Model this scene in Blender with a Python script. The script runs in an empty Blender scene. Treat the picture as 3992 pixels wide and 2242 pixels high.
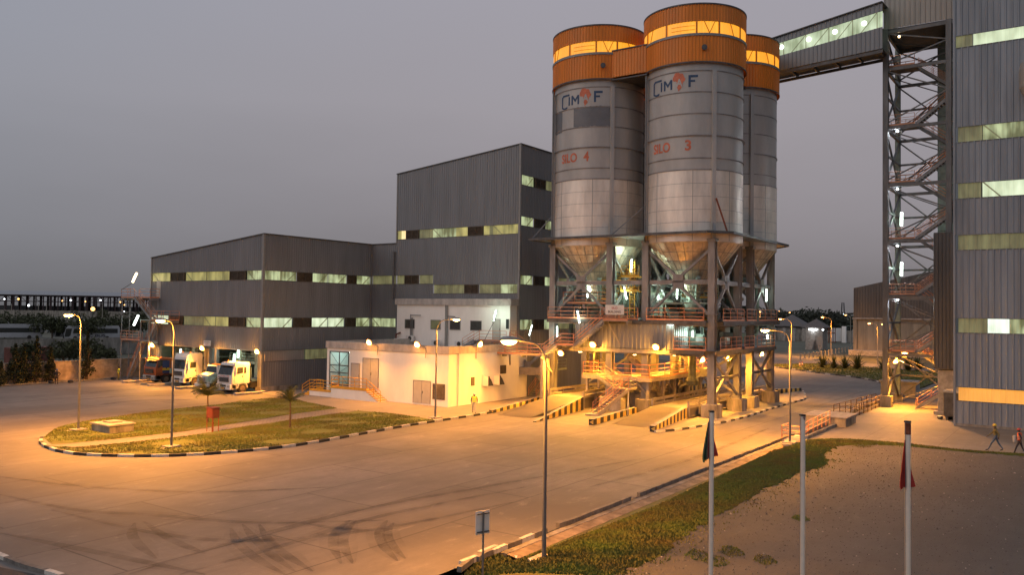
import bpy, bmesh, math, random
from mathutils import Vector, Matrix
R=math.radians
random.seed(7)
sc=bpy.context.scene
COL=sc.collection
# ------------------------------------------------------------------ camera
F,CX,CY,HC=3237.,1996.,1121.,9.2        # focal length and centre in photo pixels (3992 wide), camera height
def nrm(v): return Vector(v).normalized()
_X=nrm((4262-CX,-(1241-CY),-F)); _Y=Vector((-2634-CX,-(1150-CY),-F)); _Y=(_Y-_X*_X.dot(_Y)).normalized(); _Z=_X.cross(_Y)
CM=Matrix((_X,_Y,_Z))
cd=bpy.data.cameras.new('camera'); cam=bpy.data.objects.new('camera',cd); COL.objects.link(cam)
cam.matrix_world=Matrix.Translation((0,0,HC))@CM.to_4x4()
cd.sensor_width=36; cd.lens=36*F/3992; cd.clip_start=.2; cd.clip_end=6000
sc.camera=cam
def ray(u,v): return CM@Vector((u-CX,-(v-CY),-F))
def G(u,v,z=0):
    d=ray(u,v); t=(z-HC)/d.z; return Vector((d.x*t,d.y*t,z))
def onX(u,v,x): d=ray(u,v); t=x/d.x; return Vector((x,d.y*t,HC+d.z*t))
def onY(u,v,y): d=ray(u,v); t=y/d.y; return Vector((d.x*t,y,HC+d.z*t))
# ------------------------------------------------------------------ world: dusk sky
w=bpy.data.worlds.new('World'); sc.world=w; w.use_nodes=True
nt=w.node_tree; nt.nodes.clear(); N=nt.nodes.new; L=nt.links.new
out=N('ShaderNodeOutputWorld'); bg=N('ShaderNodeBackground'); L(bg.outputs[0],out.inputs[0])
tc=N('ShaderNodeTexCoord'); sep=N('ShaderNodeSeparateXYZ'); L(tc.outputs['Generated'],sep.inputs[0])
ramp=N('ShaderNodeValToRGB'); cr=ramp.color_ramp
cr.elements[0].position=0.0; cr.elements[0].color=(.152,.150,.155,1)
cr.elements[1].position=1.0; cr.elements[1].color=(.40,.41,.47,1)
for p,c in ((.03,(.190,.187,.194,1)),(.10,(.250,.247,.262,1)),(.22,(.325,.322,.348,1)),(.45,(.36,.37,.42,1))):
    e=cr.elements.new(p); e.color=c
nz=N('ShaderNodeTexNoise'); nz.inputs['Scale'].default_value=2.2; nz.inputs['Detail'].default_value=5
mp=N('ShaderNodeMapping'); mp.inputs['Scale'].default_value=(1,1,3.5); L(tc.outputs['Generated'],mp.inputs[0]); L(mp.outputs[0],nz.inputs['Vector'])
ma=N('ShaderNodeMath'); ma.operation='MULTIPLY_ADD'; L(nz.outputs[0],ma.inputs[0]); ma.inputs[1].default_value=.10; ma.inputs[2].default_value=-.05
ad=N('ShaderNodeMath'); ad.operation='ADD'; L(sep.outputs[2],ad.inputs[0]); L(ma.outputs[0],ad.inputs[1]); L(ad.outputs[0],ramp.inputs[0])
# faint afterglow to one side of the sky, cooler on the other
dt=N('ShaderNodeVectorMath'); dt.operation='DOT_PRODUCT'; L(tc.outputs['Generated'],dt.inputs[0])
dt.inputs[1].default_value=(.93,.36,0)
mr=N('ShaderNodeMapRange'); L(dt.outputs['Value'],mr.inputs[0]); mr.inputs[1].default_value=.55; mr.inputs[2].default_value=1
mix=N('ShaderNodeMix'); mix.data_type='RGBA'; mix.blend_type='MULTIPLY'; mix.inputs[0].default_value=1
c2=N('ShaderNodeValToRGB'); c2.color_ramp.elements[0].color=(.86,.92,.98,1); c2.color_ramp.elements[1].color=(1.08,1.0,1.0,1)
L(mr.outputs[0],c2.inputs[0]); L(ramp.outputs[0],mix.inputs[6]); L(c2.outputs[0],mix.inputs[7])
L(mix.outputs[2],bg.inputs[0]); bg.inputs[1].default_value=1.0
sun=bpy.data.lights.new('sun','SUN'); so=bpy.data.objects.new('sun',sun); COL.objects.link(so)
sun.energy=.6; sun.angle=R(50); sun.color=(1,.84,.72)
so.rotation_euler=Vector((.80,-.42,-.62)).to_track_quat('-Z','Y').to_euler()
sc.view_settings.view_transform='Standard'; sc.view_settings.look='None'; sc.view_settings.exposure=0; sc.view_settings.gamma=1
sc.render.engine='CYCLES'; sc.cycles.max_bounces=5; sc.cycles.diffuse_bounces=3
sc.cycles.sample_clamp_indirect=3
# ------------------------------------------------------------------ materials
def rgb(h,s=1): return (h[0],h[1],h[2],1)
def mat(name,col,rough=.6,metal=0,var=.15,vs=3.0,bump=0,bs=20,stretch=(1,1,1),col2=None,spec=.5):
    m=bpy.data.materials.new(name); m.use_nodes=True; t=m.node_tree; b=t.nodes['Principled BSDF']
    b.inputs['Roughness'].default_value=rough; b.inputs['Metallic'].default_value=metal
    b.inputs['Specular IOR Level'].default_value=spec
    n=t.nodes.new; l=t.links.new
    co=n('ShaderNodeTexCoord'); mpp=n('ShaderNodeMapping'); mpp.inputs['Scale'].default_value=stretch; l(co.outputs['Object'],mpp.inputs[0])
    nz=n('ShaderNodeTexNoise'); nz.inputs['Scale'].default_value=vs; nz.inputs['Detail'].default_value=6; nz.inputs['Roughness'].default_value=.65
    l(mpp.outputs[0],nz.inputs['Vector'])
    rp=n('ShaderNodeValToRGB'); a=[max(0,c*(1-var*1.6)) for c in col]; z=[min(1,c*(1+var)) for c in col]
    if col2: a=col2
    rp.color_ramp.elements[0].position=.3; rp.color_ramp.elements[0].color=rgb(a)
    rp.color_ramp.elements[1].position=.7; rp.color_ramp.elements[1].color=rgb(z)
    l(nz.outputs[0],rp.inputs[0]); l(rp.outputs[0],b.inputs['Base Color'])
    if bump:
        bp=n('ShaderNodeBump'); n2=n('ShaderNodeTexNoise'); n2.inputs['Scale'].default_value=bs; n2.inputs['Detail'].default_value=5
        l(mpp.outputs[0],n2.inputs['Vector']); bp.inputs['Strength'].default_value=bump; bp.inputs['Distance'].default_value=.03
        l(n2.outputs[0],bp.inputs['Height']); l(bp.outputs[0],b.inputs['Normal'])
    return m
def emat(name,col,strength):
    m=bpy.data.materials.new(name); m.use_nodes=True; t=m.node_tree; b=t.nodes['Principled BSDF']
    b.inputs['Base Color'].default_value=rgb(col); b.inputs['Emission Color'].default_value=rgb(col); b.inputs['Emission Strength'].default_value=strength
    return m
def lit(name,dark,bright,strength=1,vs=.75,thr=(.38,.68),sheet=2.6):
    """translucent corrugated sheet window lit from inside: uneven, streaky"""
    m=bpy.data.materials.new(name); m.use_nodes=True; t=m.node_tree; b=t.nodes['Principled BSDF']; n=t.nodes.new; l=t.links.new
    b.inputs['Base Color'].default_value=(.18,.19,.14,1); b.inputs['Roughness'].default_value=.35
    co=n('ShaderNodeTexCoord'); mp1=n('ShaderNodeMapping'); mp1.inputs['Scale'].default_value=(1,1,.6); l(co.outputs['Object'],mp1.inputs[0])
    a=n('ShaderNodeTexNoise'); a.inputs['Scale'].default_value=vs; a.inputs['Detail'].default_value=2; l(mp1.outputs[0],a.inputs['Vector'])
    mp2=n('ShaderNodeMapping'); mp2.inputs['Scale'].default_value=(1,1,.06); l(co.outputs['Object'],mp2.inputs[0])
    s=n('ShaderNodeTexNoise'); s.inputs['Scale'].default_value=sheet; s.inputs['Detail'].default_value=4; l(mp2.outputs[0],s.inputs['Vector'])
    ad=n('ShaderNodeMath'); ad.operation='MULTIPLY_ADD'; l(s.outputs[0],ad.inputs[0]); ad.inputs[1].default_value=.5; l(a.outputs[0],ad.inputs[2])
    mr=n('ShaderNodeMapRange'); l(ad.outputs[0],mr.inputs[0]); mr.inputs[1].default_value=thr[0]+.25; mr.inputs[2].default_value=thr[1]+.25
    rp=n('ShaderNodeValToRGB'); rp.color_ramp.elements[0].color=rgb(dark); rp.color_ramp.elements[1].color=rgb(bright)
    l(mr.outputs[0],rp.inputs[0]); l(rp.outputs[0],b.inputs['Emission Color']); b.inputs['Emission Strength'].default_value=strength
    return m
def ground_mat(name,base,dark,slab=None,joint=.35,bright=None,bump=.3):
    m=bpy.data.materials.new(name); m.use_nodes=True; t=m.node_tree; b=t.nodes['Principled BSDF']; n=t.nodes.new; l=t.links.new
    b.inputs['Roughness'].default_value=.75
    co=n('ShaderNodeTexCoord')
    def noise(sc_,det,stretch=(1,1,1),rot=0,ro=.6,dist=0):
        mp=n('ShaderNodeMapping'); mp.inputs['Scale'].default_value=stretch; mp.inputs['Rotation'].default_value=(0,0,rot); l(co.outputs['Object'],mp.inputs[0])
        a=n('ShaderNodeTexNoise'); a.inputs['Scale'].default_value=sc_; a.inputs['Detail'].default_value=det; a.inputs['Roughness'].default_value=ro; a.inputs['Distortion'].default_value=dist
        l(mp.outputs[0],a.inputs['Vector']); return a.outputs[0]
    def mixc(fac,a,b_,mode='MIX'):
        x=n('ShaderNodeMix'); x.data_type='RGBA'; x.blend_type=mode
        if isinstance(fac,float): x.inputs[0].default_value=fac
        else: l(fac,x.inputs[0])
        for i,v in ((6,a),(7,b_)):
            if isinstance(v,tuple): x.inputs[i].default_value=rgb(v)
            else: l(v,x.inputs[i])
        return x.outputs[2]
    def rng(v,a,b_,c=0,d=1):
        x=n('ShaderNodeMapRange'); l(v,x.inputs[0]); x.inputs[1].default_value=a; x.inputs[2].default_value=b_; x.inputs[3].default_value=c; x.inputs[4].default_value=d; return x.outputs[0]
    c=mixc(rng(noise(.07,6,(1,1,1),0,.65),.38,.62),base,dark)
    c=mixc(rng(noise(.6,8,(1,2.2,1),.2,.7),.45,.75,0,.6),c,dark)
    c=mixc(rng(noise(.35,7,(.12,2.4,1),.05,.7),.5,.72,0,.55),c,dark)      # streaks along the lane
    c=mixc(rng(noise(.22,7,(.25,1.6,1),1.2,.7),.56,.74,0,.45),c,dark)
    if bright: c=mixc(rng(noise(.8,9,(.5,1.6,1),.1,.75,.6),.58,.70,0,.7),c,bright)
    c=mixc(rng(noise(9,6),.3,.8,0,.35),c,dark)
    c=mixc(rng(noise(.55,3,(1,1,1),.5,.5,1.5),.66,.76,0,.5),c,dark); c=mixc(rng(noise(1.7,2),.72,.78,0,.6),c,dark)
    h=noise(14,6)
    if slab:
        br=n('ShaderNodeTexBrick'); br.offset=.5 if slab[2] else 0; br.inputs['Scale'].default_value=1; br.inputs['Brick Width'].default_value=slab[0]; br.inputs['Row Height'].default_value=slab[1]
        br.inputs['Mortar Size'].default_value=slab[3]; br.inputs['Mortar Smooth'].default_value=.6
        br.inputs['Color1'].default_value=(1,1,1,1); br.inputs['Color2'].default_value=(.82,.82,.82,1); br.inputs['Mortar'].default_value=(joint,joint,joint,1)
        mp=n('ShaderNodeMapping'); mp.inputs['Location'].default_value=slab[4]; l(co.outputs['Object'],mp.inputs[0]); l(mp.outputs[0],br.inputs['Vector'])
        c=mixc(1.0,c,br.outputs['Color'],'MULTIPLY')
    l(c,b.inputs['Base Color'])
    bp=n('ShaderNodeBump'); bp.inputs['Strength'].default_value=bump; bp.inputs['Distance'].default_value=.03; l(h,bp.inputs['Height']); l(bp.outputs[0],b.inputs['Normal'])
    return m
M={}
M['concrete_yard']=ground_mat('concrete_yard',(.245,.218,.192),(.125,.111,.098),(12,4.6,True,.05,(1.8,0.2,0)),.42,(.36,.32,.27))
M['concrete_walk']=ground_mat('concrete_walk',(.34,.30,.25),(.22,.19,.16),(6,3,False,.03,(0,0,0)),.7)
M['concrete_apron']=ground_mat('concrete_apron',(.25,.225,.195),(.14,.125,.11),(7,5,False,.03,(3,1,0)),.5,(.32,.28,.24))
M['brick_path']=ground_mat('brick_path',(.30,.26,.235),(.20,.17,.15),(.36,.2,True,.03,(0,0,0)),.5)
M['gravel']=ground_mat('gravel_ground',(.088,.080,.074),(.042,.038,.035),None,bright=(.12,.108,.098),bump=.45)
M['soil']=ground_mat('soil_ground',(.12,.11,.07),(.05,.055,.03),None,bump=.6)
M['lawn']=mat('lawn_ground',(.085,.115,.018),.9,0,.3,.6,.5,30,col2=(.10,.085,.018))
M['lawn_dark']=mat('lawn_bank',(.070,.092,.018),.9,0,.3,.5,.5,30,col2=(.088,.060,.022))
M['conc']=mat('concrete',(.34,.31,.28),.85,0,.25,1.6,.2,25)
M['conc_dirty']=mat('concrete_stained',(.27,.245,.21),.85,0,.45,1.1,.25,20,(1,1,.25))
M['clad']=mat('grey_cladding',(.205,.214,.230),.42,.2,.11,.8,stretch=(1,1,.12))
M['clad_dark']=mat('dark_cladding',(.085,.084,.087),.42,.15,.18,.9,stretch=(1,1,.12))
M['clad_blue']=mat('blue_grey_cladding',(.25,.27,.30),.42,.15,.20,.9,stretch=(1,1,.08))
M['clad_beige']=mat('beige_cladding',(.34,.315,.285),.45,.1,.12,.5,stretch=(1,1,.2))
M['trim']=mat('grey_trim',(.26,.255,.25),.5,.3,.08)
M['orange_clad']=mat('orange_cladding',(.72,.215,.014),.45,.0,.16,.5,stretch=(1,1,.15))
M['silo_paint']=mat('silo_grey_paint',(.44,.42,.40),.45,.15,.16,.35,stretch=(1,1,.35),bump=.08,bs=1.5)
M['silo_ring']=mat('silo_ring_paint',(.27,.25,.24),.6,.1,.25,1)
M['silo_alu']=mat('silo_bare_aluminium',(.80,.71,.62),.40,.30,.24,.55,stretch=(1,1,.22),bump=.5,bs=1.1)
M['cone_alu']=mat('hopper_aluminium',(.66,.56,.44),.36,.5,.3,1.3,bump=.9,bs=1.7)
M['steel']=mat('grey_steel_paint',(.25,.245,.25),.5,.2,.25,1.2,stretch=(1,1,.3))
M['steel_mid']=mat('mid_grey_steel',(.155,.155,.16),.5,.2,.25,1.2,stretch=(1,1,.3))
M['steel_dark']=mat('dark_steel',(.10,.098,.10),.5,.4,.3,1.5)
M['steel_green']=mat('green_grey_steel',(.24,.30,.27),.55,.1,.25,1.2)
M['machine']=mat('machine_paint',(.30,.36,.31),.5,.1,.25,1.5)
M['machine_dark']=mat('machine_dark',(.10,.115,.10),.55,.3,.35,1.5)
M['rail']=mat('red_orange_rail_paint',(.62,.27,.15),.5,0,.15,3)
M['rail_yellow']=mat('yellow_rail_paint',(.72,.36,.035),.5,0,.12,3)
M['white']=mat('white_wall_paint',(.84,.81,.77),.8,0,.06,.6,.06,20,(1,1,.3))
M['parapet']=mat('parapet_concrete',(.46,.42,.39),.85,0,.22,1.2,.15,20,(1,1,.5))
M['door']=mat('grey_door_paint',(.42,.40,.37),.5,.1,.07,2)
M['yel']=mat('kerb_yellow_paint',(.62,.44,.10),.7,0,.2,5)
M['blk']=mat('kerb_black_paint',(.03,.03,.03),.7,0,.4,5)
M['wht']=mat('kerb_white_paint',(.55,.52,.47),.7,0,.2,5)
M['kerb']=mat('kerb_stone',(.17,.155,.14),.85,0,.3,3,.2,20)
M['rust_brown']=mat('weathered_brown_paint',(.17,.11,.07),.8,0,.3,3)
M['galv']=mat('galvanised_post',(.15,.15,.155),.5,.2,.15,3)
M['cream_post']=mat('weathered_post',(.36,.32,.27),.5,.3,.12,3)
M['flagpole']=mat('flagpole_white_warm_lit',(.86,.70,.56),.5,0,.05,6)  # white pole tinted peach, warm lamp light put into the colour
M['rust']=mat('rust',(.24,.07,.03),.9,0,.4,8)
M['red_box']=mat('red_box_paint',(.125,.026,.018),.5,0,.2,6)
M['truck_white']=mat('truck_white_paint',(.66,.65,.64),.3,0,.05,2)
M['truck_mint']=mat('truck_pale_green_paint',(.36,.48,.43),.35,0,.08,2)
M['truck_orange']=mat('truck_orange_paint',(.34,.085,.025),.35,0,.12,2)
M['truck_blue']=mat('truck_blue_paint',(.03,.05,.16),.35,0,.1,2)
M['truck_yellow']=mat('truck_yellow_paint',(.68,.42,.03),.35,0,.1,2)
M['black']=mat('black_plastic',(.025,.025,.025),.5,0,.3,4)
M['chrome']=mat('dull_chrome',(.5,.5,.5),.3,.8,.1,4)
M['tyre']=mat('tyre_rubber',(.05,.042,.036),.85,0,.3,8)
M['rim']=mat('dusty_rim',(.24,.18,.13),.6,.3,.2,8)
M['glass']=mat('dark_glass',(.03,.035,.035),.08,0,.1,2,spec=.8)
M['amber']=emat('amber_beacon',(.9,.25,.02),.5)
M['headlamp']=mat('headlamp_glass',(.6,.6,.55),.15,.2,.05,5)
M['leaf']=mat('tree_leaves',(.050,.058,.020),.8,0,.5,1.2)
M['leaf_far']=mat('far_tree_leaves',(.045,.052,.035),.9,0,.4,.3)
M['conifer']=mat('conifer_leaves',(.040,.045,.014),.8,0,.5,1.5)
M['palm']=mat('palm_leaf',(.085,.095,.022),.7,0,.4,5)
M['bark']=mat('bark',(.12,.08,.05),.9,0,.3,6)
M['skin']=mat('skin',(.10,.055,.035),.6,0,.05,5)
M['lens_na']=emat('sodium_lens',(1,.60,.22),26)
M['lens_halo']=emat('sodium_halo_glow',(1,.40,.06),2.2)  # dim orange emission imitating the halo round a sodium lens
M['lens_na_far']=emat('sodium_lens_far',(1,.42,.12),16)
M['lens_wh']=emat('fluorescent_tube',(.86,1,.90),7)
M['lens_wh2']=emat('cool_flood_lens',(.85,.93,1),14)
M['lens_warm']=emat('warm_tube',(1,.72,.36),8)
M['win_green']=lit('window_pale_green',(.09,.10,.035),(.50,.58,.32),1)
M['win_yellow']=lit('window_olive_yellow',(.13,.115,.03),(.52,.45,.14),1,thr=(.3,.8))
M['win_dim']=lit('window_dim_olive',(.055,.050,.018),(.15,.145,.06),1)
M['win_bright']=lit('window_bright_green',(.28,.34,.18),(.85,.97,.68),1,thr=(.2,.75))
M['win_amber']=lit('window_amber',(.95,.30,.004),(1.15,.50,.018),1,vs=.5,thr=(.2,.8))
M['win_gallery']=lit('gallery_window_glow',(.26,.33,.19),(.60,.72,.50),1)
M['win_warm']=lit('window_warm_bright',(.55,.40,.12),(1.3,1.0,.5),1,thr=(.1,.6))
M['win_hot']=lit('window_lamp_bright',(.42,.52,.40),(1.05,1.2,1.0),1,thr=(.15,.6))
M['win_low_orange']=lit('window_orange',(.75,.27,.02),(1.05,.42,.05),1,thr=(.2,.8))
M['hotspot']=emat('lamp_glow_in_sheet',(.85,1,.85),2.2)
M['hotspot_warm']=emat('warm_lamp_in_sheet',(1,.75,.30),2.0)
M['louver']=mat('brown_louver',(.11,.085,.06),.6,.1,.3,3)
M['interior']=mat('green_grey_interior',(.26,.32,.27),.7,0,.25,.8)
M['sign_white']=mat('sign_white',(.72,.70,.66),.6,0,.08,3)
M['ink']=mat('sign_ink',(.03,.03,.05),.6,0,.2,3)
M['ink_red']=mat('sign_red',(.45,.06,.04),.6,0,.1,3)
M['paint_blue']=mat('lettering_blue',(.035,.075,.16),.6,0,.3,2)
M['paint_orange']=mat('lettering_orange',(.62,.17,.09),.6,0,.2,2)
M['patch']=mat('grey_overpaint',(.155,.16,.175),.5,.1,.12,.8)
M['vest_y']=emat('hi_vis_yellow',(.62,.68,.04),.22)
M['vest_o']=mat('hi_vis_orange',(.75,.12,.03),.6,0,.1,5)
M['cl_dark']=mat('dark_clothes',(.035,.035,.045),.9,0,.2,5)
M['cl_blue']=mat('blue_jeans',(.10,.13,.18),.9,0,.2,5)
M['cl_grey']=mat('pale_grey_trousers',(.40,.39,.40),.9,0,.1,5)
M['cl_olive']=mat('olive_jacket',(.17,.14,.05),.9,0,.2,5)
M['cl_white']=mat('off_white_cloth',(.45,.42,.38),.9,0,.1,5)
M['hat_w']=mat('white_hard_hat',(.75,.75,.73),.35,0,.03,5)
M['hat_b']=mat('blue_hard_hat',(.06,.12,.35),.35,0,.03,5)
M['hat_y']=mat('yellow_hard_hat',(.75,.50,.03),.35,0,.03,5)
M['hat_r']=mat('red_hard_hat',(.60,.06,.04),.35,0,.03,5)
M['flag_r']=mat('red_flag_cloth',(.42,.03,.02),.8,0,.2,3)
M['flag_g']=mat('green_flag_cloth',(.03,.09,.05),.8,0,.2,3)
M['flag_w']=mat('pale_flag_cloth',(.38,.33,.25),.8,0,.2,3)
M['shed_rust']=mat('rusty_shed_frame',(.060,.035,.035),.8,0,.2,1)
M['bus']=mat('bus_white_paint',(.42,.42,.43),.4,0,.08,1)
M['boundary']=mat('boundary_wall_plaster',(.50,.38,.26),.9,0,.3,1.2,.2,12)
M['roof_tile']=mat('grey_roof_tiles',(.12,.105,.10),.8,0,.15,3)
M['container']=mat('red_container',(.17,.06,.045),.7,.1,.3,1)
M['tan_conc']=mat('tan_stained_concrete',(.25,.19,.13),.9,0,.4,1.2,.2,20)
M['corr_conc']=mat('board_marked_concrete',(.27,.235,.185),.85,0,.3,.5,.1,5,(1,1,.12))
# ------------------------------------------------------------------ helpers
ORI={}
def link(o): COL.objects.link(o); return o
def thing(name,label,cat,loc=(0,0,0),group=None):
    o=bpy.data.objects.new(name,None); link(o); o.location=loc; o.empty_display_size=.5
    o['label']=label; o['category']=cat
    if group: o['group']=group
    ORI[o.name]=Vector(loc); return o
def tag(o,label,cat,group=None):
    o['label']=label; o['category']=cat
    if group: o['group']=group
    return o
def setting(o,kind='structure'): o['kind']=kind; return o
SPLIT={'flashing','guard','wiper','mullion','stringer','pipes','trusses','corner_trim','plinth','bag_conveyor','inner_pillar','post','stay','strut','bracket','beam','joist','cap_roof','brace','base_pad','step_box','housing','lens','guard_rail','loading_gantry','pillar','floor','roof','wall','inner_wall','deck','skid','drain_wall','rear_body','parapet','light_bar','sheet','air_pipe','air_intake','trough','step_base','cage_deck','upper_wall','base','step','mirror','valve_box','cap','concrete_base','railing','rungs','fitting','tread_base'}
class MB:
    def __init__(s): s.v=[]; s.f=[]; s.m=[]; s.mi=0
    def add(s,vs,fs,mi=None):
        b=len(s.v); s.v+= [tuple(p) for p in vs]; s.f+=[tuple(b+i for i in f) for f in fs]; s.m+=[s.mi if mi is None else mi]*len(fs); return s
    def box(s,x0,x1,y0,y1,z0,z1,mi=None):
        vs=[(x,y,z) for z in (z0,z1) for y in (y0,y1) for x in (x0,x1)]
        return s.add(vs,[(0,2,3,1),(4,5,7,6),(0,1,5,4),(2,6,7,3),(0,4,6,2),(1,3,7,5)],mi)
    def beam(s,p,q,w,h=None,mi=None,up=(0,0,1)):
        h=h or w; p=Vector(p); q=Vector(q); d=(q-p)
        if d.length<1e-6: return s
        d.normalize(); u=Vector(up)
        if abs(d.dot(u))>.98: u=Vector((1,0,0))
        a=d.cross(u).normalized(); b=a.cross(d)
        vs=[]
        for c in (p,q):
            for i,j in ((-1,-1),(1,-1),(1,1),(-1,1)): vs.append(c+a*(w/2*i)+b*(h/2*j))
        return s.add(vs,[(0,1,2,3),(7,6,5,4),(0,4,5,1),(1,5,6,2),(2,6,7,3),(3,7,4,0)],mi)
    def hcol(s,x,y,z0,z1,w,ax='x'):
        """rolled H column: two flanges and a web"""
        t=.05
        if ax=='x':
            s.box(x-w/2,x-w/2+t,y-w/2,y+w/2,z0,z1); s.box(x+w/2-t,x+w/2,y-w/2,y+w/2,z0,z1); s.box(x-w/2+t,x+w/2-t,y-t,y+t,z0,z1)
        else:
            s.box(x-w/2,x+w/2,y-w/2,y-w/2+t,z0,z1); s.box(x-w/2,x+w/2,y+w/2-t,y+w/2,z0,z1); s.box(x-t,x+t,y-w/2+t,y+w/2-t,z0,z1)
        return s
    def tube(s,p,q,r,n=6,r2=None,cap=True,mi=None):
        p=Vector(p); q=Vector(q); d=(q-p)
        if d.length<1e-6: return s
        d.normalize(); u=Vector((0,0,1)) if abs(d.z)<.9 else Vector((1,0,0)); a=d.cross(u).normalized(); b=a.cross(d); r2=r if r2 is None else r2
        vs=[p+(a*math.cos(t)+b*math.sin(t))*r for t in [2*math.pi*i/n for i in range(n)]]+[q+(a*math.cos(t)+b*math.sin(t))*r2 for t in [2*math.pi*i/n for i in range(n)]]
        fs=[(i,(i+1)%n,n+(i+1)%n,n+i) for i in range(n)]
        if cap: fs+=[tuple(range(n))[::-1],tuple(range(n,2*n))]
        return s.add(vs,fs,mi)
    def path(s,pts,r,n=6):
        for a,b in zip(pts,pts[1:]): s.tube(a,b,r,n)
        return s
    def lathe(s,cx,cy,prof,n=48,a0=0,a1=360,mi=None):
        """prof: list of (r,z)"""
        full=abs(a1-a0)>=360; k=n if full else n+1
        vs=[(cx+r*math.cos(R(a0+(a1-a0)*i/n)),cy+r*math.sin(R(a0+(a1-a0)*i/n)),z) for r,z in prof for i in range(k)]
        fs=[]
        for j in range(len(prof)-1):
            for i in range(n):
                i2=(i+1)%k
                fs.append((j*k+i,j*k+i2,(j+1)*k+i2,(j+1)*k+i))
        return s.add(vs,fs,mi)
    def prism(s,poly,y0,y1,mi=None):
        """poly in (x,z), extruded along y"""
        n=len(poly); vs=[(x,y0,z) for x,z in poly]+[(x,y1,z) for x,z in poly]
        return s.add(vs,[tuple(range(n)),tuple(range(n,2*n))[::-1]]+[(i,n+i,n+(i+1)%n,(i+1)%n) for i in range(n)],mi)
    def slab(s,poly,z0,z1,mi=None):
        """poly in (x,y)"""
        n=len(poly); vs=[(p[0],p[1],z0) for p in poly]+[(p[0],p[1],z1) for p in poly]
        return s.add(vs,[tuple(range(n))[::-1],tuple(range(n,2*n))]+[(i,(i+1)%n,n+(i+1)%n,n+i) for i in range(n)],mi)
    def ball(s,c,r,n=8,sz=1,mi=None):
        c=Vector(c); prof=[(r*math.sin(math.pi*j/6),-r*sz*math.cos(math.pi*j/6)) for j in range(7)]
        b=MB(); b.lathe(0,0,[(max(a,.001),z) for a,z in prof],n); return s.add([c+Vector(p) for p in b.v],b.f,mi)
    def split(s):
        n=len(s.v); par=list(range(n))
        def fd(a):
            while par[a]!=a: par[a]=par[par[a]]; a=par[a]
            return a
        for f in s.f:
            for q in f[1:]: par[fd(q)]=fd(f[0])
        gr={}
        for i in range(n): gr.setdefault(fd(i),[]).append(i)
        g=list(gr.values()); bb=[[min(s.v[i][k] for i in q) for k in range(3)]+[max(s.v[i][k] for i in q) for k in range(3)] for q in g]; lab=list(range(len(g)))
        ch=True
        while ch:
            ch=False
            for i in range(len(g)):
                for j in range(i):
                    if lab[i]!=lab[j] and all(bb[i][k]<=bb[j][k+3]+.03 and bb[j][k]<=bb[i][k+3]+.03 for k in range(3)):
                        a,b=lab[i],lab[j]; lab=[b if l==a else l for l in lab]; ch=True
        out={}
        own={i:lab[k] for k,q in enumerate(g) for i in q}
        for f,m in zip(s.f,s.m): out.setdefault(own[f[0]],[]).append((f,m))
        res=[]
        for fl in out.values():
            b=MB(); mp_={}
            for f,m in fl:
                nf=[]
                for i in f:
                    if i not in mp_: mp_[i]=len(b.v); b.v.append(s.v[i])
                    nf.append(mp_[i])
                b.f.append(tuple(nf)); b.m.append(m)
            res.append(b)
        return res
    def build(s,name,mats,parent=None,smooth=False,bevel=0,recalc=True,nosplit=False):
        if parent is not None and not nosplit and name in SPLIT:
            r=s.split()
            if 1<len(r)<=99:
                for q in r: o=q.build(name,mats,parent,smooth,bevel,recalc,True)
                return o
        me=bpy.data.meshes.new(name); o=Vector((0,0,0))
        if parent is not None: o=ORI[parent.name]
        me.from_pydata([(p[0]-o.x,p[1]-o.y,p[2]-o.z) for p in s.v],[],s.f)
        if not isinstance(mats,(list,tuple)): mats=[mats]
        for m in mats: me.materials.append(M[m] if isinstance(m,str) else m)
        if len(mats)>1: me.polygons.foreach_set('material_index',s.m)
        if recalc or bevel:
            bm=bmesh.new(); bm.from_mesh(me)
            if bevel:
                bmesh.ops.remove_doubles(bm,verts=bm.verts,dist=1e-4)
                es=[e for e in bm.edges if e.is_manifold and e.calc_face_angle(0)>.5]
                bmesh.ops.bevel(bm,geom=es,offset=bevel,segments=2,affect='EDGES',profile=.5)
            bmesh.ops.recalc_face_normals(bm,faces=bm.faces)
            bm.to_mesh(me); bm.free()
        if smooth: me.polygons.foreach_set('use_smooth',[True]*len(me.polygons))
        me.update()
        ob=bpy.data.objects.new(name,me); link(ob)
        if parent is not None: ob.parent=parent
        ORI[ob.name]=o; return ob
def dup(root,loc,rz=None,label=None,group=None):
    r=root.copy(); link(r); r.location=loc; ORI[r.name]=Vector(loc)
    if rz is not None: r.rotation_euler=(0,0,rz)
    if label: r['label']=label
    if group: r['group']=group
    for ch in list(root.children):
        c=ch.copy(); link(c); c.parent=r
        for g in list(ch.children):
            d=g.copy(); link(d); d.parent=c
    return r
def bulb(parent,loc,energy,col=(1,.36,.035),radius=.18,typ='POINT',spot=None,aim=(0,0,-1)):
    l=bpy.data.lights.new('bulb',typ); l.energy=energy; l.color=col; l.shadow_soft_size=radius
    if spot: l.spot_size=R(spot); l.spot_blend=.6
    o=bpy.data.objects.new('bulb',l); link(o); o.location=Vector(loc)-ORI[parent.name]; o.parent=parent
    if spot: o.rotation_euler=Vector(aim).to_track_quat('-Z','Y').to_euler()
    return o
def rail(mb,pts,h=1.1,step=1.5,r=.025,n=4,toe=True,rails=(1,.66,.33)):
    pts=[Vector(p) for p in pts]
    for f in rails:
        for a,b in zip(pts,pts[1:]): mb.tube(a+Vector((0,0,h*f)),b+Vector((0,0,h*f)),r,n)
    for a,b in zip(pts,pts[1:]):
        k=max(1,round((b-a).length/step))
        for i in range(k+1):
            p=a.lerp(b,i/k); mb.tube(p,p+Vector((0,0,h)),r*1.1,n)
        if toe: mb.beam(a+Vector((0,0,.08)),b+Vector((0,0,.08)),.02,.16)
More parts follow.
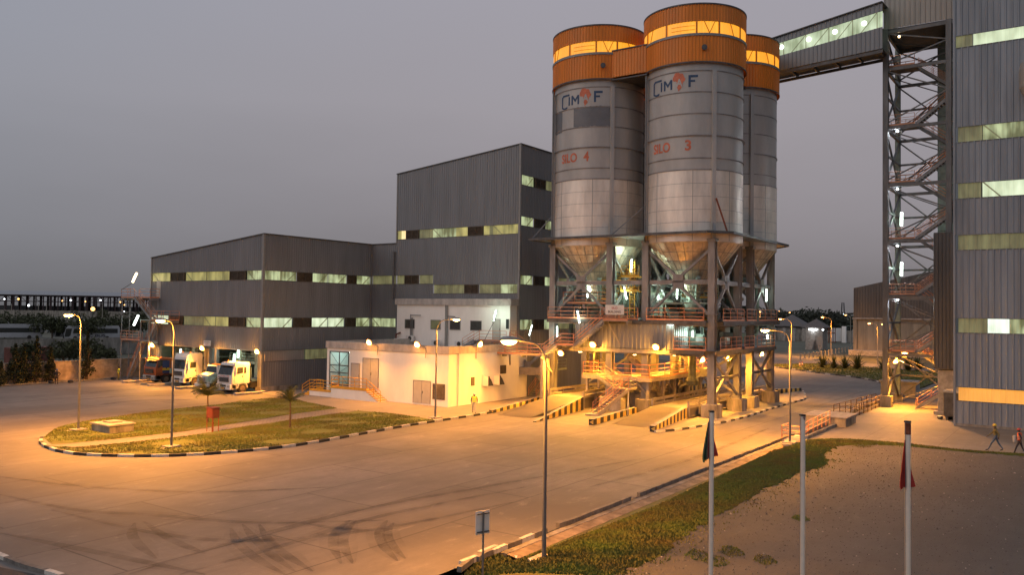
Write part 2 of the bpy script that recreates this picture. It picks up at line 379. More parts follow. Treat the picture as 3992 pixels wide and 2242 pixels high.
def stairs(parent,p,q,w,side,treadm='steel',strm='steel',railm='rail',rails=(True,True),n=None,h=1.0):
    """flight from p (bottom) to q (top), width w towards horizontal vector side"""
    p=Vector(p); q=Vector(q); s=Vector(side).normalized()*w
    n=n or max(3,round(abs(q.z-p.z)/.2)); t=MB(); d=(q-p); hd=Vector((d.x,d.y,0)); run=hd/n
    for i in range(n):
        a=p+d*((i+.5)/n); a0=a-run*.42; a1=a+run*.42
        t.add([a0,a1,a1+s,a0+s,a0-Vector((0,0,.05)),a1-Vector((0,0,.05)),a1+s-Vector((0,0,.05)),a0+s-Vector((0,0,.05))],[(0,1,2,3),(7,6,5,4),(0,4,5,1),(1,5,6,2),(2,6,7,3),(3,7,4,0)])
    t.build('tread',treadm,parent)
    t=MB()
    for o in (Vector((0,0,0)),s): t.beam(p+o,q+o,.06,.28)
    t.build('stringer',strm,parent)
    if any(rails):
        t=MB()
        for k,o in enumerate((Vector((0,0,0)),s)):
            if rails[k]: rail(t,[p+o,q+o],h,1.6,toe=False)
        t.build('railing',railm,parent)
def deck(parent,x0,x1,y0,y1,z,m='steel',t=.06,beams=True,name='platform'):
    b=MB(); b.box(x0,x1,y0,y1,z-t,z)
    if beams:
        for y in (y0+.06,y1-.06): b.box(x0,x1,y-.05,y+.05,z-t-.28,z-t-.002)
        k=max(1,round((y1-y0)/2.2))
        for i in range(1,k): yy=y0+(y1-y0)*i/k; b.box(x0+.1,x1-.1,yy-.04,yy+.04,z-t-.22,z-t-.002)
    return b.build(name,m,parent)
def corr(mb,axis,c,a0,a1,z0,z1,pitch=.33,d=.045,sgn=-1,zf0=None,zf1=None):
    """trapezoid-corrugated sheet on plane axis=c spanning a0..a1; sgn: outward direction"""
    n=max(1,round((a1-a0)/pitch)); p=(a1-a0)/n; pts=[]
    for i in range(n):
        s=a0+i*p; pts+=[(s,0),(s+p*.62,0),(s+p*.72,d),(s+p*.90,d)]
    pts.append((a1,0)); vs=[]
    for s,o in pts:
        k=c+sgn*o; zb=zf0(s) if zf0 else z0; zt=zf1(s) if zf1 else z1
        for z in (zb,zt): vs.append((k,s,z) if axis=='x' else (s,k,z))
    mb.add(vs,[(2*i,2*i+2,2*i+3,2*i+1) for i in range(len(pts)-1)])
def panel(mb,axis,c,a0,a1,z0,z1,th=.04):
    if axis=='x': mb.box(c-th/2,c+th/2,a0,a1,z0,z1)
    else: mb.box(a0,a1,c-th/2,c+th/2,z0,z1)
def band(parent,axis,c,sgn,segs,z0,z1,brace=True):
    """strip of windows; segs: (a0,a1,kind)"""
    A0=min(min(q[0],q[1]) for q in segs); A1=max(max(q[0],q[1]) for q in segs); b=MB()
    for z_ in (z0-.02,z1+.02):
        cc=c+sgn*.055
        if axis=='x': b.box(min(cc,cc-sgn*.07),max(cc,cc-sgn*.07),A0,A1,z_-.03,z_+.03)
        else: b.box(A0,A1,min(cc,cc-sgn*.07),max(cc,cc-sgn*.07),z_-.03,z_+.03)
    b.build('flashing','steel_mid',parent)
    for a0,a1,k in segs:
        lo,hi=min(a0,a1),max(a0,a1)
        if k=='louver':
            b=MB(); cc=c+sgn*.02
            panel(b,axis,cc-sgn*.10,lo,hi,z0,z1,.02)
            fr=.07
            panel(b,axis,cc,lo,lo+fr,z0,z1,.12); panel(b,axis,cc,hi-fr,hi,z0,z1,.12); panel(b,axis,cc,lo+fr,hi-fr,z1-fr,z1,.12); panel(b,axis,cc,lo+fr,hi-fr,z0,z0+fr,.12)
            m=(lo+hi)/2; panel(b,axis,cc,m-.03,m+.03,z0+fr,z1-fr,.10)
            nn=6
            for i in range(nn):
                z=z0+fr+(z1-z0-2*fr)*(i+.5)/nn
                if axis=='x': b.beam((cc,lo+fr,z),(cc,hi-fr,z),.09,.035)
                else: b.beam((lo+fr,cc,z),(hi-fr,cc,z),.09,.035)
            b.build('louver','louver',parent)
        else:
            b=MB(); corr(b,axis,c-sgn*.07,lo,hi,z0,z1,.33,.03,sgn); w=b.build('window',k,parent)
            if brace and hi-lo>2.2:
                b=MB(); kx=c-sgn*.015; m=hi-.25*(hi-lo)
                A=(kx,hi-.05,z1) if axis=='x' else (hi-.05,kx,z1); B=(kx,hi-1.3,z0) if axis=='x' else (hi-1.3,kx,z0)
                b.beam(A,B,.05,.10)
                if hi-lo>4:
                    mid=(lo+hi)/2
                    A=(kx,mid,z1) if axis=='x' else (mid,kx,z1); B=(kx,mid,z0) if axis=='x' else (mid,kx,z0); b.beam(A,B,.05,.14)
                b.build('brace','win_dim',w)
def text_mesh(txt,size,bold=0.0):
    cu=bpy.data.curves.new('t','FONT'); cu.body=txt; cu.size=size; cu.align_x='LEFT'; cu.offset=bold
    o=bpy.data.objects.new('t',cu); link(o); dg=bpy.context.evaluated_depsgraph_get(); me=bpy.data.meshes.new_from_object(o.evaluated_get(dg))
    vs=[v.co.copy() for v in me.vertices]; fs=[tuple(p.vertices) for p in me.polygons]
    bpy.data.objects.remove(o); bpy.data.curves.remove(cu); bpy.data.meshes.remove(me)
    return vs,fs
def fit(vs,w=None,h=None):
    x0=min(v.x for v in vs); x1=max(v.x for v in vs); y0=min(v.y for v in vs); y1=max(v.y for v in vs)
    sx=(w/(x1-x0)) if w else 1; sy=(h/(y1-y0)) if h else sx
    if not w: sx=sy
    return [Vector(((v.x-x0)*sx,(v.y-y0)*sy,0)) for v in vs]
def lettering(parent,name,txt,m,org,right,w,h,bold=.01,nrmv=None):
    """flat text of width w, height h; org = lower-left corner, right = unit vector of reading direction"""
    vs,fs=text_mesh(txt,1,bold); vs=fit(vs,w,h); r=Vector(right); b=MB(); b.add([Vector(org)+r*v.x+Vector((0,0,v.y)) for v in vs],fs)
    return b.build(name,m,parent,recalc=False)
# ------------------------------------------------------------------ ground and setting
def sheet(name,poly,z,m,kind='structure'):
    b=MB(); n=len(poly); b.add([(p[0],p[1],z) for p in poly],[tuple(range(n))])
    bm=bmesh.new(); me=bpy.data.meshes.new(name); me.from_pydata(b.v,[],b.f); bm.from_mesh(me)
    bmesh.ops.triangulate(bm,faces=bm.faces,ngon_method='EAR_CLIP'); bmesh.ops.recalc_face_normals(bm,faces=bm.faces)
    if bm.faces[0].normal.z<0: bmesh.ops.reverse_faces(bm,faces=bm.faces)
    bm.to_mesh(me); bm.free(); me.materials.append(M[m]); o=bpy.data.objects.new(name,me); link(o); ORI[o.name]=Vector((0,0,0)); return setting(o,kind)
sheet('ground',[(-3500,-3500),(3500,-3500),(3500,3500),(-3500,3500)],-.9,'soil')
sheet('yard_soil',[(-60,18.9),(900,18.9),(900,-400),(2500,-400),(2500,2500),(-400,2500),(-400,99),(-60,99)],-.02,'soil')
sheet('concrete_yard',[(-60,18.62),(118,18.62),(122,23.5),(126,26.5),(131.1,30.8),(138,39.2),(143,45),(143,60),(99,60),(99,103),(63,103),(-60,100)],0,'concrete_yard')
def px(l): return [G(*p) for p in l]
kerb_main=px([(151,1730),(174,1748),(224,1764),(286,1774.5),(379,1781),(535,1784),(659,1782.6),(783,1777),(907,1768),(1032,1756.5),(1156,1741),(1280,1720.5),(1404,1697.5),(1528,1674),(1700,1646),(1843,1624.7),(1922,1611)])
kerb_main=[G(156,1712)]+kerb_main
gr_top=px([(168,1714),(212,1680),(255,1663),(348,1646),(473,1627),(634,1605.6),(845,1584),(938,1569.6),(1063,1557),(1125,1559),(1187,1571),(1317,1598)])
gr_mid=px([(1156,1618),(970,1649),(721,1689),(473,1717),(286,1735),(202,1741)])
lo_mid=px([(1398,1607),(1218,1632),(970,1668),(721,1708),(535,1730),(398,1743.5),(290,1753)])
lo_right=px([(1398,1607),(1528,1619),(1690,1641)])
def off(pts,d):
    o=[]
    for i,p in enumerate(pts):
        a=pts[max(0,i-1)]; b=pts[min(len(pts)-1,i+1)]; t=(b-a).normalized(); o.append(Vector((p.x-t.y*d,p.y+t.x*d,p.z)))
    return o
inner=off(kerb_main,.22)
island=[kerb_main[0]]+kerb_main+[G(1922,1600)]+[(75,48.5,0),(75,62,0)]+px([(1240,1565)])+[G(1125,1550),G(1063,1549)]+gr_top[::-1]
def strip_mesh(name,a,b,z,m):
    mb=MB(); mb.add([(p.x,p.y,z) for p in a]+[(p.x,p.y,z) for p in b],[(i,i+1,len(a)+i+1,len(a)+i) for i in range(len(a)-1)])
    return setting(mb.build(name,m))
sheet('pavement',[(p[0],p[1]) for p in inner]+[(73.9,46.9),(75,48.5),(75,63),(60,73),(57.5,73.2)]+[(p.x,p.y) for p in gr_top[::-1]],.10,'concrete_walk')
sheet('brick_path',[(p.x,p.y) for p in gr_top[-1:]+gr_mid+lo_mid[::-1]],.108,'brick_path')
upper=gr_top+gr_mid
lower=lo_mid[::-1]+lo_right[1:]+[p for p in inner[2:16]][::-1]
sheet('lawn',[(p.x,p.y) for p in upper],.125,'lawn'); sheet('lawn',[(p.x,p.y) for p in lower],.125,'lawn')
def kerb(name,pts,seg,mats,w=.2,h=.15,gap=0,z=0,skip=()):
    """kerb of stones; mats cycle"""
    b=MB(); L_=0; P=[Vector(p) for p in pts]; tot=sum((q-p).length for p,q in zip(P,P[1:])); n=max(1,round(tot/seg)); seg=tot/n
    def at(s):
        for p,q in zip(P,P[1:]):
            l=(q-p).length
            if s<=l+1e-6: return p.lerp(q,min(1,s/l))
            s-=l
        return P[-1]
    for i in range(n):
        if i in skip: continue
        a=at(i*seg+gap/2); c=at((i+1)*seg-gap/2); b.mi=i%len(mats)
        b.beam((a.x,a.y,z+h/2),(c.x,c.y,z+h/2),w,h)
    return setting(b.build(name,list(mats)))
kerb('kerb',off(kerb_main,.1),1.0,('blk','wht'),.2,.16)
isl=px([(2554,1687),(2625,1681),(2690,1671.7),(2761,1659.5),(2826,1648.6),(2907,1628),(2989,1601),(3070,1576.6),(3125,1563),(3140,1555),(3136,1536),(3127,1526)])
kerb('kerb',isl,.95,('wht','blk'),.2,.15)
sheet('silo_pavement',[(p.x,p.y+.1) for p in isl]+[(101,28.4),(97,30),(72,29.6),(68,28.9)],.12,'concrete_walk')
far=px([(2990,1433),(3020,1434),(3071,1439),(3119,1446),(3192,1456),(3288,1467),(3361,1476.6),(3409,1486),(3443,1498)])+[Vector((113,19.6,0)),Vector((98,19,0))]
kerb('kerb',far,1.2,('kerb','wht','kerb','blk'),.22,.16)
kerb('kerb',px([(-60,2150),(0,2175),(90,2212),(200,2242),(300,2275)]),.9,('kerb','wht','kerb','kerb'),.2,.14)
sheet('drain_channel',[(p.x,p.y) for p in px([(-60,2200),(40,2222),(130,2240),(230,2275),(100,2290),(-60,2240)])],.008,'blk')
# road-side kerb stones along the drain, some missing or knocked out of line
kr=MB(); x=23.6; i=0
for p,q in ((G(1790,2232),G(1867,2172)),(G(1867,2172),G(1935,2145)),(G(1935,2145),Vector((24.4,18.5,0)))):
    kr.mi=i%2; kr.beam(p+Vector((0,0,.09)),q+Vector((0,0,.09)),.18,.2); i+=1
while x<118:
    Lk=.95; ja=random.uniform(-.03,.03); jb=random.uniform(-.03,.03); kr.mi=(1 if (i%2 and x<31) else 0)
    if i not in (9,17,): kr.beam((x,18.62+ja,.09),(x+Lk-.03,18.62+jb,.09),.18,.2+random.uniform(-.02,.03))
    x+=Lk; i+=1
setting(kr.build('kerb',['kerb','wht']))
setting(MB().box(25.9,61,18.22,18.56,-.5,-.01).box(61,118,17.75,18.05,-.5,0).box(61,118,18.05,18.5,-.5,-.42).build('drain_channel','conc_dirty'))
# grassy bank, gravel, apron
bank=MB()
prof=[(17.72,-.12),(17.3,.0),(16.2,.22),(14.5,.34),(11,.40),(6,.40)]
xs=[18,20,24,30,36,42,48,54,58.5]
bank.add([(x,y,z) for x in xs for y,z in prof],[(i*6+j,(i+1)*6+j,(i+1)*6+j+1,i*6+j+1) for i in range(len(xs)-1) for j in range(5)])
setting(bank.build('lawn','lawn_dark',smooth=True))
setting(MB().add([(25.9,18.22,-.03),(61,18.22,-.03),(61,17.70,-.105),(25.9,17.70,-.105)],[(0,1,2,3)]).build('drain_slope','tan_conc'))
grav=px([(2380,2300),(2520,2242),(2615,2182),(2667,2131),(2769,2064),(2872,2002),(2974,1941),(3060,1905),(3102,1880),(3160,1860),(3230,1835),(3215,1800),(3260,1762),(3330,1757),(3500,1762),(3725,1785),(3992,1806),(4300,1830)])
gp=[]
for a,b in zip(grav,grav[1:]):
    k=max(1,int((b-a).length/.35))
    for i in range(k):
        p=a.lerp(b,i/k); gp.append((p.x+random.uniform(-.16,.16),p.y+random.uniform(-.16,.16)))
def zbank(x,y):
    for (y0,z0),(y1,z1) in zip(prof,prof[1:]):
        if y1<=y<=y0: return z0+(z1-z0)*(y0-y)/(y0-y1)
    return .40 if y<6 else -.06
gz=[(x,y) for x,y in gp]
gpoly=gz+[(64,-20),(10,-20),(10,8)]
def inside(x,y,poly):
    c=False; n=len(poly)
    for i in range(n):
        x1,y1=poly[i]; x2,y2=poly[i-1]
        if (y1>y)!=(y2>y) and x<(x2-x1)*(y-y1)/(y2-y1)+x1: c=not c
    return c
gm=MB(); st_=.3; nx=int(58/st_); ny=int(36/st_); cell={}
for i in range(nx+1):
    for j in range(ny+1): x,y=9+i*st_,-18+j*st_; gm.v.append((x,y,zbank(x,y)+.022))
for i in range(nx):
    for j in range(ny):
        if inside(9+(i+.5)*st_,-18+(j+.5)*st_,gpoly): gm.f.append((i*(ny+1)+j,(i+1)*(ny+1)+j,(i+1)*(ny+1)+j+1,i*(ny+1)+j+1)); gm.m.append(0)
setting(gm.build('gravel_area','gravel'))
ap=px([(3072,1719),(3145,1714),(3338,1729),(3508,1745),(3725,1772),(3992,1791),(4300,1815)])
sheet('pavement',[(61.2,18.2)]+[(p.x,p.y) for p in ap[2:]]+[(64,-20),(130,-20),(130,17.7),(61.2,17.7)],.05,'concrete_apron')
setting(MB().box(61.2,62.6,17.2,18.05,-.4,.3).build('kerb','wht'))
# second lawn and pavements far right
sheet('lawn',[(p.x,p.y) for p in far]+[(98,17.9),(135,17.9),(150,20),(160,42),(150,48),(143,45)],.10,'lawn_dark')
sheet('road',[(143,45),(150,48),(160,42),(152,20),(158,18),(175,44),(260,120),(300,150),(290,60),(210,20),(215,-10),(420,-10),(420,250),(240,180),(143,60)],.02,'concrete_yard')
# tyre marks: worn rubber arcs on the yard
def tyre(cx,cy,r,a0,a1,w,dr=0):
    b=MB(); n=26; vs=[]
    for i in range(n+1):
        t=i/n; a=R(a0+(a1-a0)*t); rr=r+dr*t; ww=w*math.sin(math.pi*min(1,max(0,t)))**.5*.5+.02
        for s in (-1,1): vs.append((cx+(rr+s*ww)*math.cos(a),cy+(rr+s*ww)*math.sin(a),.006))
    b.add(vs,[(2*i,2*i+2,2*i+3,2*i+1) for i in range(n)])
    return setting(b.build('tyre_mark','tyre_mark',recalc=False))
m=bpy.data.materials.new('tyre_mark'); m.use_nodes=True; t=m.node_tree; b_=t.nodes['Principled BSDF']; b_.inputs['Base Color'].default_value=(.055,.05,.045,1); b_.inputs['Roughness'].default_value=.7
co=t.nodes.new('ShaderNodeTexCoord'); nz=t.nodes.new('ShaderNodeTexNoise'); nz.inputs['Scale'].default_value=.9; nz.inputs['Detail'].default_value=7; t.links.new(co.outputs['Object'],nz.inputs['Vector'])
mr=t.nodes.new('ShaderNodeMapRange'); mr.inputs[1].default_value=.30; mr.inputs[2].default_value=.72; mr.inputs[3].default_value=.03; mr.inputs[4].default_value=.27; t.links.new(nz.outputs[0],mr.inputs[0]); t.links.new(mr.outputs[0],b_.inputs['Alpha'])
M['tyre_mark']=m
M['tyre_soft']=M['tyre_mark'].copy()
for q_ in M['tyre_soft'].node_tree.nodes:
    if q_.type=='MAP_RANGE': q_.inputs[3].default_value=0; q_.inputs[4].default_value=.12
def polymark(pts,w,core=True):
    M['tm_']=M['tyre_mark'] if core else M['tyre_soft']
    P=[G(*p) for p in pts]; Q=[]
    for i in range(len(P)-1):
        p0=P[max(0,i-1)];p1=P[i];p2=P[i+1];p3=P[min(len(P)-1,i+2)]
        for k in range(6):
            t=k/6; Q.append(.5*((2*p1)+(p2-p0)*t+(2*p0-5*p1+4*p2-p3)*t*t+(3*p1-p0-3*p2+p3)*t**3))
    Q.append(P[-1]); b=MB(); vs=[]
    for i,q in enumerate(Q):
        a=Q[max(0,i-1)]; c=Q[min(len(Q)-1,i+1)]; d=(c-a).normalized(); n_=Vector((-d.y,d.x,0)); ww=w*.5*min(1,.15+3*min(i,len(Q)-1-i)/len(Q))
        vs+=[q+n_*ww+Vector((0,0,.008 if core else .004)),q-n_*ww+Vector((0,0,.008 if core else .004))]
    b.add(vs,[(2*i,2*i+2,2*i+3,2*i+1) for i in range(len(Q)-1)]); setting(b.build('tyre_mark','tm_',recalc=False))
    if core: polymark(pts,w*2.6,False)
for pts,w_ in (([(1365,2030),(1310,2075),(1300,2130),(1330,2200)],.42),([(1385,2035),(1345,2080),(1340,2130),(1375,2200)],.42),([(1510,2030),(1480,2075),(1495,2130),(1550,2190)],.42),([(1535,2040),(1510,2080),(1530,2130),(1580,2180)],.4),
  ([(900,2060),(925,2115),(1000,2180),(1110,2242)],.42),([(1010,2045),(1050,2110),(1120,2170),(1220,2230)],.42),([(945,2045),(990,2100),(1060,2165),(1150,2230)],.4),([(525,2040),(515,2085),(545,2130),(610,2180)],.42),
  ([(560,2035),(640,2090),(720,2130),(800,2160)],.4),([(0,1930),(300,1990),(600,2010),(1000,2040),(1500,2030)],.45),([(0,1860),(350,1900),(800,1920),(1300,1900)],.4),([(1180,2040),(1300,2060),(1440,2070)],.35),
  ([(200,1990),(600,2080),(1000,2110),(1500,2060),(2000,1960)],.42),([(500,2242),(900,2120),(1400,1990),(2000,1880),(2500,1790)],.4),([(700,2242),(1100,2130),(1500,2010),(2050,1900)],.4),([(0,2080),(400,2160),(800,2242)],.42),([(300,1560),(500,1545),(700,1545)],.5),([(350,1585),(540,1562),(760,1560)],.5),([(280,1540),(480,1522),(640,1520)],.5),([(3300,1650),(3500,1675),(3700,1700)],.9),([(3150,1660),(3400,1690),(3700,1705)],1.0),([(2300,1900),(2700,1790),(3000,1670)],.4)):
    polymark(pts,w_)
# ------------------------------------------------------------------ grass blades (uncountable)
def inside(x,y,poly):
    c=False; n=len(poly)
    for i in range(n):
        x1,y1=poly[i]; x2,y2=poly[i-1]
        if (y1>y)!=(y2>y) and x<(x2-x1)*(y-y1)/(y2-y1)+x1: c=not c
    return c
def grass(polys,n,h,zf,m,holes=(),seed=1,clump=0):
    rnd=random.Random(seed); V=[];Fc=[]
    for poly in polys:
        xs_=[p[0] for p in poly]; ys_=[p[1] for p in poly]; area=(max(xs_)-min(xs_))*(max(ys_)-min(ys_)); k=0; tries=0
        while k<n and tries<n*6:
            tries+=1; x=rnd.uniform(min(xs_),max(xs_)); y=rnd.uniform(min(ys_),max(ys_))
            if not inside(x,y,poly) or any(inside(x,y,hh) for hh in holes): continue
            if clump and math.sin(x*1.3)+math.sin(y*1.9+x*.7)+math.sin(x*.41-y*.8)+rnd.uniform(-1.6,1.6)<-.4: continue
            a=rnd.uniform(0,6.28); s=h*rnd.uniform(.5,1.3); wv=s*rnd.uniform(.35,.7); z=zf(x,y); lx=rnd.uniform(-.5,.5)*s; ly=rnd.uniform(-.5,.5)*s
            b=len(V); V+=[(x-wv*math.cos(a),y-wv*math.sin(a),z),(x+wv*math.cos(a),y+wv*math.sin(a),z),(x+lx,y+ly,z+s)]; Fc.append((b,b+1,b+2)); k+=1
    me=bpy.data.meshes.new('grass'); me.from_pydata(V,[],Fc); me.materials.append(M[m]); o=bpy.data.objects.new('grass',me); link(o); return setting(o,'stuff')
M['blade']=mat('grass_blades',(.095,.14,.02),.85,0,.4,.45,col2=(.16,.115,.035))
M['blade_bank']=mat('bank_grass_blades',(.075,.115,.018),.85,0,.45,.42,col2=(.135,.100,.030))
upp=[(p.x,p.y) for p in upper]; lowp=[(p.x,p.y) for p in lower]
grass([upp,lowp],30000,.065,lambda x,y:.125,'blade',seed=2,clump=1)
gtop=px([(1800,2242),(1830,2215),(1870,2185),(1935,2158),(2010,2185),(2031,2182),(2140,2140),(2360,2062),(2564,1980),(2769,1880),(2974,1775),(3018,1752),(3060,1745),(3145,1722),(3338,1735),(3508,1751),(3725,1778),(3992,1797)])
bankpoly=[(p.x,p.y) for p in gtop]+gz[::-1][:-1]
bankpoly=[(p.x,p.y) for p in gtop]+[(x,y) for x,y in gz[::-1]]
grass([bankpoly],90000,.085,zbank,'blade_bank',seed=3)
tuft=[[(G(u,v).x+rr*math.cos(t_*.7)*(.8+.4*math.sin(t_*3)),G(u,v).y+rr*math.sin(t_*.7)*(.8+.3*math.cos(t_*5))) for t_ in range(9)] for u,v,rr in [(a,b,c*.8) for a,b,c in ((2720,2210,1.0),(2850,2195,1.0),(2980,2230,.9),(2790,2235,1.0),(3350,1760,1.6),(3120,2060,.8))]]
rq=random.Random(12); V_=[];F_=[]
for (x0_,y0_) in gz[:int(len(gz)*.8)]:
    for k_ in range(26):
        x=x0_+rq.gauss(0,.45); y=y0_+rq.gauss(-.1,.5)
        if math.sin(x*2.3+y)+math.sin(y*3.1)+rq.uniform(-1,1)<0: continue
        a=rq.uniform(0,6.28); s_=rq.uniform(.03,.09); z=zbank(x,y)+.02; b_=len(V_); V_+=[(x-s_*.5*math.cos(a),y-s_*.5*math.sin(a),z),(x+s_*.5*math.cos(a),y+s_*.5*math.sin(a),z),(x+rq.uniform(-.03,.03),y+rq.uniform(-.03,.03),z+s_)]; F_.append((b_,b_+1,b_+2))
me=bpy.data.meshes.new('grass'); me.from_pydata(V_,[],F_); me.materials.append(M['blade_bank']); o=bpy.data.objects.new('grass',me); link(o); setting(o,'stuff')
grass(tuft,330,.05,lambda x,y:.42,'blade_bank',seed=4)
gfar=[(p.x,p.y) for p in far]+[(98,17.9),(135,17.9),(150,20),(160,42),(150,48),(143,45)]
grass([gfar],9000,.14,lambda x,y:.1,'blade_bank',seed=5)
rnd=random.Random(9); st=MB()
for i in range(6500):
    x=rnd.uniform(24,62); y=rnd.uniform(0,13.5)
    if inside(x,y,bankpoly) : continue
    if not inside(x,y,gz+[(64,-20),(10,-20),(10,8)]): continue
    s=rnd.uniform(.012,.045) if rnd.random()<.985 else rnd.uniform(.05,.09)
    z=max(zbank(x,y)+.02,0); a=rnd.uniform(0,3)
    st.mi=1 if rnd.random()<.05 else 0
    st.add([(x+s*math.cos(a),y+s*math.sin(a),z),(x-s*math.sin(a),y+s*math.cos(a),z),(x-s*math.cos(a),y-s*math.sin(a),z),(x+s*math.sin(a),y-s*math.cos(a),z),(x,y,z+s*.9)],[(0,1,4),(1,2,4),(2,3,4),(3,0,4)])
M['stone']=mat('gravel_stone',(.13,.118,.108),.9,0,.4,9); M['stone_l']=mat('pale_gravel_stone',(.40,.37,.34),.9,0,.2,9)
setting(st.build('gravel_stones',['stone','stone_l'],recalc=False),'stuff')
# ================================================================== packing plant
pp=thing('packing_plant','low grey ribbed metal packing hall with four lit truck bays and sloping roof','factory building',(58.3,73.8,0))
topA=lambda y: 17.18-(y-73.8)*.0985
c=MB()
x0=58.3
corr(c,'x',x0,73.8,95.0,13.22,0,zf1=topA)
corr(c,'x',x0,73.8,95.0,8.05,12.2); corr(c,'x',x0,73.8,95.0,4.55,7.0)
corr(c,'x',x0,73.8,74.3,.55,4.55); corr(c,'x',x0,93.4,95.0,.55,4.55)
corr(c,'y',73.8,x0,74.78,13.22,17.18); corr(c,'y',73.8,x0,74.78,8.05,12.2); corr(c,'y',73.8,x0,74.78,4.45,7.0); corr(c,'y',73.8,x0,74.78,.55,3.3)
corr(c,'y',95.0,x0,80,.0,15.1,sgn=1,pitch=1)
c.build('wall','clad',pp)
MB().box(58.28,80,73.82,94.98,17.1,17.16).build('ceiling','interior',pp) if False else None
b=MB(); b.add([(58.15,73.65,17.28),(58.15,95.15,15.18),(82,95.15,15.18),(82,73.65,17.28),(58.15,73.65,17.18),(58.15,95.15,15.08),(82,95.15,15.08),(82,73.65,17.18)],[(0,1,2,3),(7,6,5,4),(0,4,5,1),(3,2,6,7),(0,3,7,4),(1,5,6,2)]); b.build('roof','steel_dark',pp)
b=MB(); b.box(58.16,58.42,73.66,73.92,.55,17.2); b.box(58.2,58.35,94.95,95.1,0,15.1); b.box(74.62,74.80,73.62,73.82,.55,17.2); b.build('corner_trim','trim',pp)
band(pp,'x',x0,-1,[(73.95,76.6,'win_green'),(76.8,79.6,'louver'),(79.8,88.0,'win_yellow'),(88.2,91.0,'louver'),(91.2,94.9,'win_yellow')],12.2,13.22)
band(pp,'x',x0,-1,[(73.95,76.6,'win_green'),(76.8,79.6,'louver'),(79.8,84.3,'win_yellow'),(84.3,88.2,'win_dim'),(88.4,91.2,'louver'),(91.4,94.9,'win_bright')],7.0,8.05)
band(pp,'y',73.8,-1,[(58.5,62.9,'win_green'),(63.0,65.2,'louver'),(65.3,67.6,'win_green'),(67.7,70.6,'win_green'),(70.7,72.2,'louver'),(72.3,74.6,'win_green')],12.2,13.22)
band(pp,'y',73.8,-1,[(58.5,62.4,'win_bright'),(62.6,65.2,'louver'),(65.3,67.7,'win_bright'),(67.8,70.3,'win_bright'),(70.5,72.2,'louver'),(72.3,74.6,'win_green')],7.0,8.05)
band(pp,'y',73.8,-1,[(58.5,64.3,'clad_beige')],3.3,4.45,False)
band(pp,'y',73.8,-1,[(64.4,69.0,'win_dim'),(69.1,74.6,'win_green')],3.3,4.45,False)
b=MB(); b.box(58.12,58.5,73.62,74.5,0,.55); b.box(58.5,74.78,73.66,73.9,0,.55); b.box(58.15,58.5,93.3,95.1,0,.55); b.build('plinth','conc_dirty',pp)
b=MB(); b.hcol(58.55,83.3,0,4.6,.9,'y'); b.hcol(58.6,82.1,0,4.6,.35); b.build('pillar','steel',pp)
b=MB(); b.hcol(58.5,74.1,.5,4.55,.5,'y'); b.build('pillar','cream_post',pp)
b=MB(); b.hcol(58.55,93.6,0,4.6,.5,'y'); b.hcol(58.4,94.6,0,4.6,.35); b.build('pillar','cream_post',pp)
b=MB(); b.box(58.35,58.6,74.3,93.4,4.4,4.75); b.build('lintel','trim',pp)
b=MB(); b.box(58.6,79,73.95,94.9,6.9,6.98); b.box(68.5,68.7,73.95,94.9,.05,6.9); b.box(58.7,68.5,94.7,94.85,0,6.9); b.box(58.7,68.5,73.95,74.1,.0,6.9); b.box(58.8,79,74,94.8,11.9,12.0); b.build('inner_wall','interior',pp)
b=MB()
for y in (77.5,80.5,86.4,89.3): b.box(60.5,61.1,y-.3,y+.3,0,6.8)
b.build('inner_pillar','machine',pp)
b=MB()
for z in (2.9,): rail(b,[(60.3,75,z),(60.3,82,z)],1.0,1.2,.03); b.box(60.3,62,75,82,z-.12,z)
for z in (3.3,): rail(b,[(60.3,84.6,z),(60.3,93,z)],1.0,1.2,.03); b.box(60.3,62,84.6,93,z-.12,z)
b.build('loading_gantry','machine',pp)
b=MB()
for y,xx in ((76.0,61.6),(79.2,62),(85.7,61.5),(89,61.5),(91.5,62)): b.box(xx-.6,xx+1.5,y-.45,y+.45,3.2,4.2); b.tube((xx,y,3.2),(xx-.3,y,2.4),.25,8); b.box(xx+1.5,66,y-.3,y+.3,3.3,3.7)
b.build('bag_conveyor','machine_dark',pp)
b=MB(); b.box(58.24,58.3,93.0,93.85,10.15,12.25); b.build('door','door',pp)
# islands between bays
for y,lab in ((72.9,'concrete guard island at the right-hand bay corner of the packing hall'),(77.3,'concrete guard island between the white day-cab truck and the pale green truck'),(83.2,'concrete guard island between the pale green truck and the tall white truck'),(88.7,'concrete guard island between the tall white truck and the orange truck'),(94.0,'concrete guard island left of the orange truck')):
    b=MB(); b.slab([(58.1,y-.45),(58.1,y+.45),(54.7,y+.45),(54.3,y+.25),(54.2,y),(54.3,y-.25),(54.7,y-.45)],.0,.24); tag(b.build('guard_island','conc'),lab,'guard island','bay guard islands')
sg=thing('sign_board','small white PACKAGING PLANT sign above the truck bays','sign',(58.0,83.15,4.7))
MB().box(58.02,58.08,82.5,83.8,4.7,5.3).build('board','sign_white',sg)
lettering(sg,'lettering','PACKAGING','ink',(58.0,83.68,5.06),(0,-1,0),1.05,.14); lettering(sg,'lettering','PLANT','ink_red',(58.0,83.45,4.82),(0,-1,0),.6,.14)
